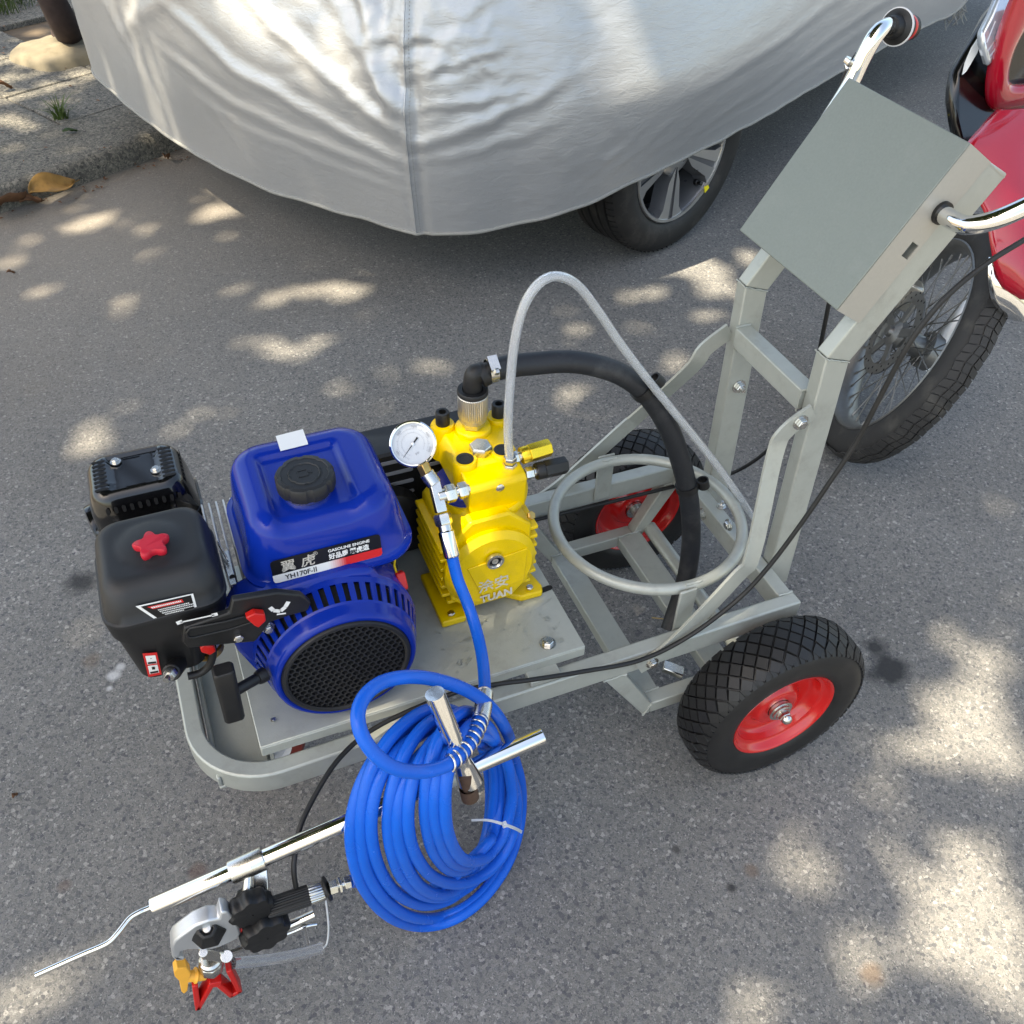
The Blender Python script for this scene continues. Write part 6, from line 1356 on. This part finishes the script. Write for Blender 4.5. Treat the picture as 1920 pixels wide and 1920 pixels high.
def fold_disp(s, z):
    d = 0
    for a0, z0, a1, z1, am, w in FOLDS:
        dx, dz = a1-a0, z1-z0; L2 = dx*dx+dz*dz
        t = ((s-a0)*dx + (z-z0)*dz)/L2
        if -0.1 < t < 1.1:
            px, pz = s-a0-t*dx, z-z0-t*dz
            dist = math.copysign(math.hypot(px, pz), px*(-dz)+pz*dx)
            dist += 0.010*noise.noise((t*7, a0*9, z0*5))
            e = max(0.0, min(1.0, (t+0.1)*5))*max(0.0, min(1.0, (1.1-t)*3))
            d += 0.42*am*e*(bump1(dist, w*0.8) - 0.5*bump1(dist+1.6*w, w*1.0))
    return d
LV = 80
vs = []; fs = []
def top_h(i):      # height at which the side turns over, bonnet at the front and roof further back
    f = (V(ring[i]).xy - V(-0.1,1.65,0).xy).dot(CS.xy)
    return 0.94 + 0.10*max(0, min(1, (f-0.6)/1.4))
for j in range(LV+1):
    v = j/LV
    for i in range(NR):
        p = V(ring[i]); q = V(ring[(i+1) % NR]); r = V(ring[i-1])
        d = (q-r); d.z = 0; d.normalize(); n = V(d.y, -d.x, 0)
        hz = p.z; th = top_h(i)
        s = acc[i]-s0
        if v < 0.8:
            z = hz + (th-hz)*(v/0.8)
            tt = (z-0.25)/0.6
            out = 0.050*(1.0 - 0.9*max(0, min(1, (-0.5-s)/0.7)))*math.sin(max(0,min(1,tt))*PI*0.9)*(1.0 - 0.4*max(0, min(1, (s+0.2)/0.8))) - 0.05*max(0,tt-0.55)
            pos = V(p.x, p.y, z) + n*out
        else:
            k = (v-0.8)/0.2
            f = (p.xy - V(-0.1,1.65,0).xy).dot(CS.xy)
            rise = 0.20 + 0.42*max(0, min(1, (f-0.9)/1.1))
            c2 = V(p.x, p.y, 0).lerp(cen, 0.05 + 0.55*k**1.2)
            base = V(p.x, p.y, th) - n*0.03
            tgt = V(c2.x, c2.y, th + rise*math.sin(k*PI/2))
            pos = base.lerp(tgt, min(1.0, k*1.6)) if k < 0.62 else tgt
        zz = pos.z
        disp = fold_disp(s, zz) if (-2.2 < s < 3.2) else 0
        big = 0.014*noise.noise((s*1.3, zz*2.0, 1.7)) + 0.0025*noise.noise((s*4.5, zz*8, 5.1)) + 0.0012*noise.noise((s*11, zz*30, 2.2))
        cre = abs(noise.noise((s*4.0+zz*3, zz*9-s*2, 8.8))); big += 0.003*(0.12-min(0.12, cre))/0.12*max(0, noise.noise((s*1.5, zz*2.5, 3.3)))*2
        if -1.0 < s < 3.0: big += 0.050*bump1(s-0.95, 0.55)*bump1(zz-0.5, 0.25)
        cz_ = bump1(s+0.02, 0.34)*bump1(zz-0.74, 0.16); c1 = noise.noise((s*10+zz*5, zz*24-s*8, 6.6)); c2_ = noise.noise((s*22-zz*8, zz*40+s*11, 2.9)); big += cz_*(0.012*(0.35-abs(c1)) + 0.006*(0.3-abs(c2_)))
        cz_ = bump1(s-0.52, 0.22)*bump1(zz-0.42, 0.10); big += cz_*0.011*(0.35-abs(noise.noise((s*9-zz*9, zz*14+s*9, 1.1))))
        seam = 0.006*bump1(s, 0.010) - 0.005*bump1(s-0.022, 0.014)
        pos += n*((disp + big)*min(1, 0.03+v*2.6) + seam)
        if j == 0: pos.z += 0.006*noise.noise((s*9, 3, 1))
        vs.append(pos)
for j in range(LV):
    for i in range(NR):
        i2 = (i+1) % NR
        fs.append((j*NR+i, j*NR+i2, (j+1)*NR+i2, (j+1)*NR+i))
vs.append(sum((V(p) for p in vs[LV*NR:LV*NR+NR]), V(0,0,0))/NR)
fs += [(LV*NR+i, LV*NR+(i+1) % NR, len(vs)-1) for i in range(NR)]
mb = MB(); mb.add(vs, fs)
cover = mb.build('car_cover', M['cover'], None, 180, fix=False)
tag(cover, 'wrinkled silver fabric cover draped over the parked car', 'car cover')
# stitched hem and seam
hm_ = MB(); hp_ = [V(vs[i]) + V(0,0,-0.001) for i in range(i_nose-6*HS, i_nose+9*HS)]
hm_.tube(hp_, 0.0055, 8); hm_.build('stitched_hem', M['hem'], cover, 60)
sp_ = [vs[j*NR+i_nose] for j in range(0, int(LV*0.82))]
out_ = V(-0.75, -0.65, 0).normalized()
sm2 = MB(); sm2.tube([V(p)+out_*0.0005 for p in sp_], 0.0022, 8); sm2.build('corner_seam', M['cover'], cover, 60)
st_ = MB(); SPP = smooth_path(sp_, 4)
for i in range(0, len(SPP)-2, 3):
    p, q = SPP[i], SPP[i+1]; o_ = out_*0.002 + V(0.010,-0.010,0); st_.bar(p+o_, p+(q-p)*1.2+o_, 0.0016, 0.0012)
st_.build('stitches', M['hem'], cover, 0)
# frayed threads at the rear end of the hem
th_ = MB(); e0 = V(hem[14]); 
for k in range(22):
    b0 = e0 + CS*rnd.uniform(-0.04, 0.10) + V(0,0,0.01+max(0, rnd.uniform(-0.01,0.05)))
    th_.tube(smooth_path([b0, b0+V(rnd.uniform(-.02,.02), rnd.uniform(-.02,.02), -0.03), b0+V(rnd.uniform(-.04,.04), rnd.uniform(-.03,.03), -rnd.uniform(0.05,0.09))], 4), 0.0018, 5)
th_.build('loose_threads', M['hem'], cover, 60)

# dark underbody
def C2(s, w, z): p = V(-0.095,1.65,0) + CS*s + CW*w; return (p.x, p.y, z)
ub = MB()
def cbox(m, s0_, s1, w0, w1, z0, z1):
    m.add([C2(s0_,w0,z0),C2(s1,w0,z0),C2(s1,w1,z0),C2(s0_,w1,z0),C2(s0_,w0,z1),C2(s1,w0,z1),C2(s1,w1,z1),C2(s0_,w1,z1)], [(0,3,2,1),(4,5,6,7),(0,1,5,4),(1,2,6,5),(2,3,7,6),(3,0,4,7)])
cbox(ub, 0.16, 0.55, 0.22, 1.45, 0.24, 0.62); cbox(ub, 1.25, 3.95, 0.10, 1.55, 0.24, 0.80); cbox(ub, 0.50, 1.30, 0.42, 1.20, 0.26, 0.70)
ub.build('underbody', M['rubber'], car, 0, 0.02)
mf = MB(); mf.extrude([C2(1.16,0.10,0.20),C2(1.20,0.10,0.20),C2(1.24,0.10,0.40),C2(1.19,0.10,0.40)], CW*0.22); mf.build('mud_flap', M['rubber'], car, 0, 0.004)
# front wheel
def car_wheel(c, ang, R_, rr, W_, name='wheel'):
    e = bpy.data.objects.new(name, None); COL.objects.link(e)
    e.location = c; attach(e, car); bpy.context.view_layer.update()
    u = V(math.cos(ang), math.sin(ang), 0); n = V(math.sin(ang), -math.cos(ang), 0)      # n: outward
    c = V(c)
    prof = [(rr*0.985,-0.012),(rr*1.01,-0.004),(rr*1.06,0.003),(rr*1.15,0.009),(R_*0.88,0.008),(R_*0.945,-0.002),(R_*0.975,-0.014)]
    y = -0.022; prof.append((R_*0.990,y))
    for gk in range(4):
        y0 = -0.040 - gk*0.036
        prof += [(R_*0.997,y0),(R_*0.975,y0-0.002),(R_*0.975,y0-0.008),(R_*0.998,y0-0.010)]
    prof += [(R_*0.985,-0.182),(R_*0.95,-0.196),(R_*0.88,-0.204),(rr*1.06,-0.200),(rr*0.985,-0.19)]
    t = MB(); t.lathe(prof, c, n, 96, cap=False, closed=True); t.build('tyre', M['car_rubber'], e, 35)
    # lateral sipes on the outer shoulder
    si = MB()
    for k in range(84):
        a = 2*PI*k/84; d = u*math.cos(a) + V(0,0,1)*math.sin(a); tg = -u*math.sin(a) + V(0,0,1)*math.cos(a)
        si.bar(c + d*(R_*0.9835) + n*(-0.013), c + d*(R_*0.9985) + n*(-0.039), 0.0022, 0.003, d)
    o = si.build('tread_sipes', M['dark'], e, 0); o['kind'] = 'stuff'
    r_ = MB(); r_.lathe([(rr*0.93,-0.19),(rr*0.90,-0.10),(rr*0.905,-0.030),(rr*0.93,-0.012),(rr*0.955,-0.002),(rr*0.985,0.000),(rr*1.0,-0.003),(rr*1.0,-0.012)], c, n, 80, cap=False); rim = r_.build('rim', M['wheel_grey'], e, 50, fix=False)
    bd = MB(); bd.lathe([(rr*0.935,-0.006),(rr*0.945,0.0008),(rr*0.985,0.0020),(rr*0.998,-0.0025)], c, n, 80, cap=False); bd.build('rim_lip', M['wheel_alloy'], rim, 50, fix=False)
    dk = MB(); dk.lathe([(rr*0.9,-0.105),(0.10,-0.105),(0.001,-0.10)], c, n, 48, cap=False); dk.build('brake_disc', M['dark'], e, 0)
    hubm = MB(); hubm.lathe([(0.075,-0.060),(0.072,-0.030),(0.060,-0.020),(0.034,-0.018),(0.030,-0.012),(0.001,-0.011)], c, n, 40, cap=False); hubm.build('hub', M['wheel_alloy'], e, 40)
    for k in range(5):
        a = math.radians(-97 + 72*k)
        d = u*math.cos(a) + V(0,0,1)*math.sin(a); tg = -u*math.sin(a) + V(0,0,1)*math.cos(a)
        for sgn in (-1, 1):
            def P_(r, t, h): return c + d*r + tg*(t*sgn) + n*h
            mm = MB()
            tops = [(0.045,0.004,-0.016),(rr*0.95,0.010,-0.0015),(rr*0.95,0.068,-0.0015),(rr*0.80,0.040,-0.006),(rr*0.42,0.026,-0.014)]
            T_ = [P_(*x) for x in tops]; B_ = [P_(r, t+(0.012 if i in (2,3,4) else 0), h-0.045) for i, (r, t, h) in enumerate(tops)]
            k5 = 5
            mm.m = 0; mm.add(T_ + B_, [(0,1,2,3,4)])
            mm.m = 1; mm.add(T_ + B_, [(i, (i+1) % k5, k5+(i+1) % k5, k5+i) for i in range(k5)])
            mm.build('spoke', [M['wheel_alloy'], M['wheel_grey']], e, 30)
        gm = MB(); gm.add([c+d*0.05-tg*0.0042+n*-0.022, c+d*rr*0.93-tg*0.0102+n*-0.008, c+d*rr*0.93+tg*0.0102+n*-0.008, c+d*0.05+tg*0.0042+n*-0.022], [(0,1,2,3)]); gm.build('spoke_groove', M['wheel_grey'], e, 0)
    a = math.radians(-47); d = u*math.cos(a) + V(0,0,1)*math.sin(a)
    vm = MB(); vm.lathe([(0.009,0),(0.009,0.012),(0.006,0.014),(0.006,0.030),(0.0035,0.031)], c + d*rr*0.86 + n*-0.030, n*0.9 - d*0.3, 14); vm.build('valve', M['black'], e, 40)
    tg_ = MB(); q0 = c + d*rr*0.865 + n*0.004; tt = -u*math.sin(a) + V(0,0,1)*math.cos(a)
    tg_.extrude([q0 - tt*0.002 + d*0.004, q0 + tt*0.014 + d*0.018, q0 + tt*0.012 + d*0.032, q0 - tt*0.010 + d*0.028], n*0.001); tg_.build('yellow_tag', M['yellow_tag'], e, 0)
    return e
car_wheel((0.778,1.738,0.312), 0.38, 0.312, 0.210, 0.2)

# ------------------------------------------------------------------ motorcycle
moto = thing('motorcycle', (0.80, 0.80, 0.0), 'red and black motorcycle parked behind the cart, wire-spoked front wheel and headlight showing', 'motorcycle')
mh, ml_ = 0.997, -0.39
MU = V(math.cos(mh), math.sin(mh), 0); MN0 = V(-math.sin(mh), math.cos(mh), 0)
MV = V(0,0,1)*math.cos(ml_) + MN0*math.sin(ml_)
MN = MN0*math.cos(ml_) - V(0,0,1)*math.sin(ml_)          # wheel axis, towards the visible face
MC = V(0.777, 0.734, 0.2820)
we = bpy.data.objects.new('front_wheel', None); COL.objects.link(we); we.location = MC; attach(we, moto); bpy.context.view_layer.update()
RM = 0.240
tp_ = [(r_, -0.034 + (t_+0.034)*0.84 + 0.004) for r_, t_ in [(RM*0.985,-0.004),(RM*1.00,0.002),(RM*1.05,0.008),(RM*1.12,0.009),(RM*1.19,0.003),(RM*1.235,-0.008),(RM*1.265,-0.022),(RM*1.275,-0.034),(RM*1.265,-0.046),(RM*1.235,-0.060),(RM*1.19,-0.071),(RM*1.12,-0.077),(RM*1.05,-0.076),(RM*0.985,-0.064)]]
m = MB(); m.lathe(tp_, MC, MN, 96, cap=False, closed=True, up=MV); m.build('tyre', M['moto_rubber'], we, 50)
# tread: wavy centre bars and shoulder cuts raised as small blocks
m = MB()
def trp(a, t, lift):
    # t across the tread (-0.075..0.008)
    x = (t+0.034)/0.042; r = RM*1.276 - 0.0105*x*x - 0.006*abs(x)**5
    d = MU*math.cos(a) + MV*math.sin(a)
    return MC + d*(r+lift) + MN*(-0.034 + (t+0.034)*0.84 + 0.004)
NT = 96
for k in range(NT):
    a0 = 2*PI*k/NT; da = 2*PI/NT
    wv = 0.004*math.sin(k*PI/2)
    for t0, t1, sk in ((-0.0015+wv*0.3,-0.0215+wv,0.30),(-0.0255+wv,-0.0425+wv,0.0),(-0.0465+wv,-0.0665+wv*0.3,-0.30)):
        wv2 = 0.004*math.sin((k+1)*PI/2) - wv
        q = [(a0+da*0.03+sk*da, t0), (a0+da*0.90+sk*da, t0+wv2*0.8), (a0+da*0.90, t1+wv2*0.8), (a0+da*0.03, t1)]
        if sk < 0: q = [(a0+da*0.03, t0), (a0+da*0.90, t0+wv2*0.8), (a0+da*0.90-sk*da, t1+wv2*0.8), (a0+da*0.03-sk*da, t1)]
        vs_ = [trp(a, t, -0.001) for a, t in q] + [trp(a, t, 0.0018) for a, t in q]
        m.add(vs_, [(4,5,6,7),(0,1,5,4),(1,2,6,5),(2,3,7,6),(3,0,4,7)])
o = m.build('tread', M['moto_rubber'], we, 30); o['kind'] = 'stuff'
m = MB(); m.lathe([(RM*1.0,0.001),(RM*0.985,0.003),(RM*0.955,-0.002),(RM*0.93,-0.012),(RM*0.915,-0.022),(RM*0.905,-0.034),(RM*0.915,-0.046),(RM*0.93,-0.056),(RM*0.955,-0.066),(RM*0.985,-0.071)], MC, MN, 80, cap=False, up=MV); m.build('rim', M['dull_steel'], we, 60, fix=False)
m = MB(); m.lathe([(0.012,0.030),(0.014,0.020),(0.032,0.012),(0.034,0.000),(0.026,-0.010),(0.026,-0.060),(0.045,-0.070),(0.045,-0.095),(0.012,-0.100)], MC, MN, 36, up=MV); m.build('hub', M['dull_steel'], we, 40)
dsk = MB()
dsk.lathe([(0.104,0.0100),(0.104,0.0135),(0.078,0.0135),(0.078,0.0100)], MC, MN, 64, closed=True, cap=False, up=MV)
for k in range(5):
    a = 2*PI*k/5; d = MU*math.cos(a)+MV*math.sin(a); dsk.bar(MC+d*0.03+MN*0.0115, MC+d*0.082+MN*0.0115, 0.020, 0.004, MN)
dsk.build('brake_disc', M['dull_steel'], we, 40)
dh = MB()
for k in range(40):
    a = 2*PI*k/40; d = MU*math.cos(a)+MV*math.sin(a); rr_ = 0.088 + 0.0075*(k % 3); dh.cyl(MC+d*rr_+MN*0.0134, MC+d*rr_+MN*0.0138, 0.0030, 8)
dh.build('disc_holes', M['dark'], we, 0)
sp0 = None
for k in range(36):
    a = 2*PI*k/36; d = MU*math.cos(a)+MV*math.sin(a)
    side = -0.008 if k % 2 else -0.062
    a2 = a + (0.9 if (k//2) % 2 else -0.9); d2 = MU*math.cos(a2)+MV*math.sin(a2)
    p = MC + d2*0.028 + MN*side; q = MC + d*(RM*0.915) + MN*-0.034
    L_ = (q-p).length
    if sp0 is None:
        s_ = MB(); s_.cyl((0,0,0),(0,0,1),0.0016,6); s_.add([], []); s_.cyl((0,0,0.93),(0,0,1),0.003,6); sp0 = s_.build('spoke', M['dull_steel'], None, 60); sp = sp0
    else:
        sp = sp0.copy(); COL.objects.link(sp)
    sp.parent = we
    sp.matrix_parent_inverse = we.matrix_world.inverted()
    zq = (q-p).normalized(); rot = zq.to_track_quat('Z', 'Y').to_matrix().to_4x4()
    sp.matrix_world = Matrix.Translation(p) @ rot @ Matrix.Diagonal((1,1,L_,1))
fk = MB(); fd_ = (MV*0.93 + MU*0.36).normalized()
fk.tube([MC+MN*-0.105-fd_*0.04, MC+MN*-0.105+fd_*0.32], 0.022, 16); fk.tube([MC+MN*-0.105+fd_*0.30, MC+MN*-0.105+fd_*0.62], 0.015, 16)
fk.build('fork_leg', M['alloy'], moto, 60)
ck = MB(); ck.bar(MC+MU*0.10+MV*0.02+MN*0.006, MC+MU*0.10+MV*0.09+MN*0.006, 0.045, 0.04, MN); ck.build('brake_caliper', M['brushed'], moto, 30, 0.006)
def patch(name, rows, mat, thick=0.003, parent=moto, bulge=0.05, n=10):
    # rows: pairs of edge points (left, right); the sheet bulges towards the road side between them
    L_ = smooth_path([r[0] for r in rows], 6); R2_ = smooth_path([r[1] for r in rows], 6)
    vs = []; fs = []
    for a, b_ in zip(L_, R2_):
        for k in range(n+1):
            t = k/n; p = a.lerp(b_, t); bl = bulge*math.sin(PI*t)
            vs.append(p + V(-0.45,-0.75,0.35)*bl)
    for i in range(len(L_)-1):
        for k in range(n): fs.append((i*(n+1)+k, i*(n+1)+k+1, (i+1)*(n+1)+k+1, (i+1)*(n+1)+k))
    mb = MB(); mb.add(vs, fs); o = mb.build(name, mat, parent, 60)
    sd__ = o.modifiers.new('thick', 'SOLIDIFY'); sd__.thickness = thick; sd__.offset = -1
    return o
fen = patch('front_fender', [((0.8333, 0.7400, 0.7865),(1.0416, 0.7400, 0.7674)),((0.7734, 0.7100, 0.7705),(1.0406, 0.7100, 0.7405)),((0.7130, 0.6750, 0.7482),(1.0431, 0.6750, 0.6987)),((0.7013, 0.6300, 0.7054),(1.0195, 0.6300, 0.6588)),((0.7171, 0.5800, 0.6608),(0.9842, 0.5800, 0.6180)),((0.7169, 0.5400, 0.6140),(0.9475, 0.5400, 0.5853)),((0.7225, 0.5180, 0.5791),(0.9293, 0.5180, 0.5526)),((0.7428, 0.5000, 0.5409),(0.9010, 0.5000, 0.5197)),((0.7762, 0.4920, 0.5127),(0.8662, 0.4920, 0.5043))], M['moto_red'], bulge=0.055, n=16)
patch('fender_trim', [((0.7316, 0.5450, 0.5841),(0.9647, 0.5450, 0.5563)),((0.7235, 0.5220, 0.5538),(0.9501, 0.5220, 0.5228)),((0.7334, 0.5060, 0.5159),(0.9323, 0.5060, 0.4921)),((0.7600, 0.4960, 0.4836),(0.8969, 0.4960, 0.4676)),((0.7900, 0.4920, 0.4624),(0.8579, 0.4920, 0.4530))], M['chrome'], bulge=0.046, n=16)
def plate_(name, pts, mat, thick, parent=moto, bevel=0.006):
    mb = MB(); mb.extrude(pts, V(0.35,0.85,-0.25)*thick); return mb.build(name, mat, parent, 40, bevel)
sh = plate_('leg_shield', [(1.0203, 0.9850, 0.9161), (0.9710, 0.9550, 0.8951), (0.9255, 0.9300, 0.8648), (0.8821, 0.9050, 0.8367), (0.8501, 0.8850, 0.8126), (0.8384, 0.8700, 0.7838), (0.8355, 0.8550, 0.7570), (0.8437, 0.8400, 0.7209), (0.8559, 0.8200, 0.6786), (0.9697, 0.8000, 0.6539), (1.1026, 0.8500, 0.7222), (1.1842, 0.9850, 0.9035)], M['black_gloss'], 0.05, bevel=0.016)
plate_('shield_flash', [(0.9218, 0.9220, 0.8633), (0.8919, 0.9050, 0.8462), (0.8698, 0.8880, 0.8243), (0.8593, 0.8750, 0.8064), (0.8677, 0.8760, 0.8115), (0.8986, 0.8930, 0.8387), (0.9231, 0.9150, 0.8589)], M['white'], 0.004, sh, 0.0)
cw_ = MB()
outer = [(0.8870, 0.8350, 0.9675), (0.8856, 0.8350, 0.9165), (0.8859, 0.8350, 0.8653), (0.8945, 0.8350, 0.8154), (0.9100, 0.8350, 0.7736), (0.9279, 0.8350, 0.7477), (0.9473, 0.8350, 0.7311), (0.9940, 0.8350, 0.7312), (1.0814, 0.8350, 0.7344), (1.1394, 0.8350, 0.7389)]
inner = [(0.9599, 0.8350, 0.9620), (0.9569, 0.8350, 0.9104), (0.9405, 0.8350, 0.8722), (0.9401, 0.8350, 0.8366), (0.9488, 0.8350, 0.8077), (0.9585, 0.8350, 0.7939), (0.9749, 0.8350, 0.7868), (1.0079, 0.8350, 0.7843), (1.0604, 0.8350, 0.7873), (1.1092, 0.8350, 0.7930)]
nO = len(outer)
for i in range(nO-1):
    a, b_, c_, d_ = V(outer[i]), V(outer[i+1]), V(inner[i+1]), V(inner[i])
    k0 = V(-0.3,-0.6,0.35)*0.022; back = V(0.3,0.7,-0.2)*0.035
    m1, m2 = (a+d_)/2 + k0, (b_+c_)/2 + k0
    cw_.add([a+back, b_+back, a, b_, m1, m2, d_, c_, d_+back, c_+back], [(0,1,3,2),(2,3,5,4),(4,5,7,6),(6,7,9,8)])
bmw = cw_.build('front_cowl', M['moto_red'], moto, 80, fix=False)
bpy.context.view_layer.objects.active = bmw
me = bmw.data; bm = bmesh.new(); bm.from_mesh(me); bmesh.ops.remove_doubles(bm, verts=bm.verts, dist=0.0008); bmesh.ops.recalc_face_normals(bm, faces=bm.faces); bm.to_mesh(me); bm.free()
su = bmw.modifiers.new('sub', 'SUBSURF'); su.levels = 2; su.render_levels = 2
plate_('grille_recess', [(x+0.010, y+0.022, z-0.006) for x, y, z in inner], M['black_gloss'], 0.02, moto, 0.0)
hl = plate_('headlight', [(0.9174, 0.9050, 0.9459), (0.8922, 0.8850, 0.9142), (0.8682, 0.8700, 0.8868), (0.8701, 0.8620, 0.8669), (0.8789, 0.8500, 0.8453), (0.8888, 0.8420, 0.8263), (0.9076, 0.8480, 0.8452), (0.9273, 0.8650, 0.8829), (0.9457, 0.8850, 0.9176), (0.9662, 0.9050, 0.9422)], M['headlight'], 0.03, moto, 0.008)
hm2 = MB()
for a, b_ in (((0.9001, 0.8600, 0.9124),(0.9088, 0.8700, 0.9304)),((0.9055, 0.8580, 0.9085),(0.9176, 0.8720, 0.9330)),((0.9127, 0.8580, 0.9079),(0.9181, 0.8640, 0.9195)),((0.9127, 0.8580, 0.9079),(0.9054, 0.8570, 0.9069)),((0.8743, 0.8460, 0.8591),(0.8964, 0.8560, 0.8782)),((0.8806, 0.8420, 0.8496),(0.9046, 0.8520, 0.8706)),((0.8713, 0.8530, 0.8734),(0.8909, 0.8680, 0.9071)),((0.8814, 0.8400, 0.8440),(0.8743, 0.8460, 0.8591))):
    hm2.bar(a, b_, 0.0022, 0.0015, (-0.4,-0.7,0.3))
hm2.build('reflector_marks', M['wheel_alloy'], hl, 0)
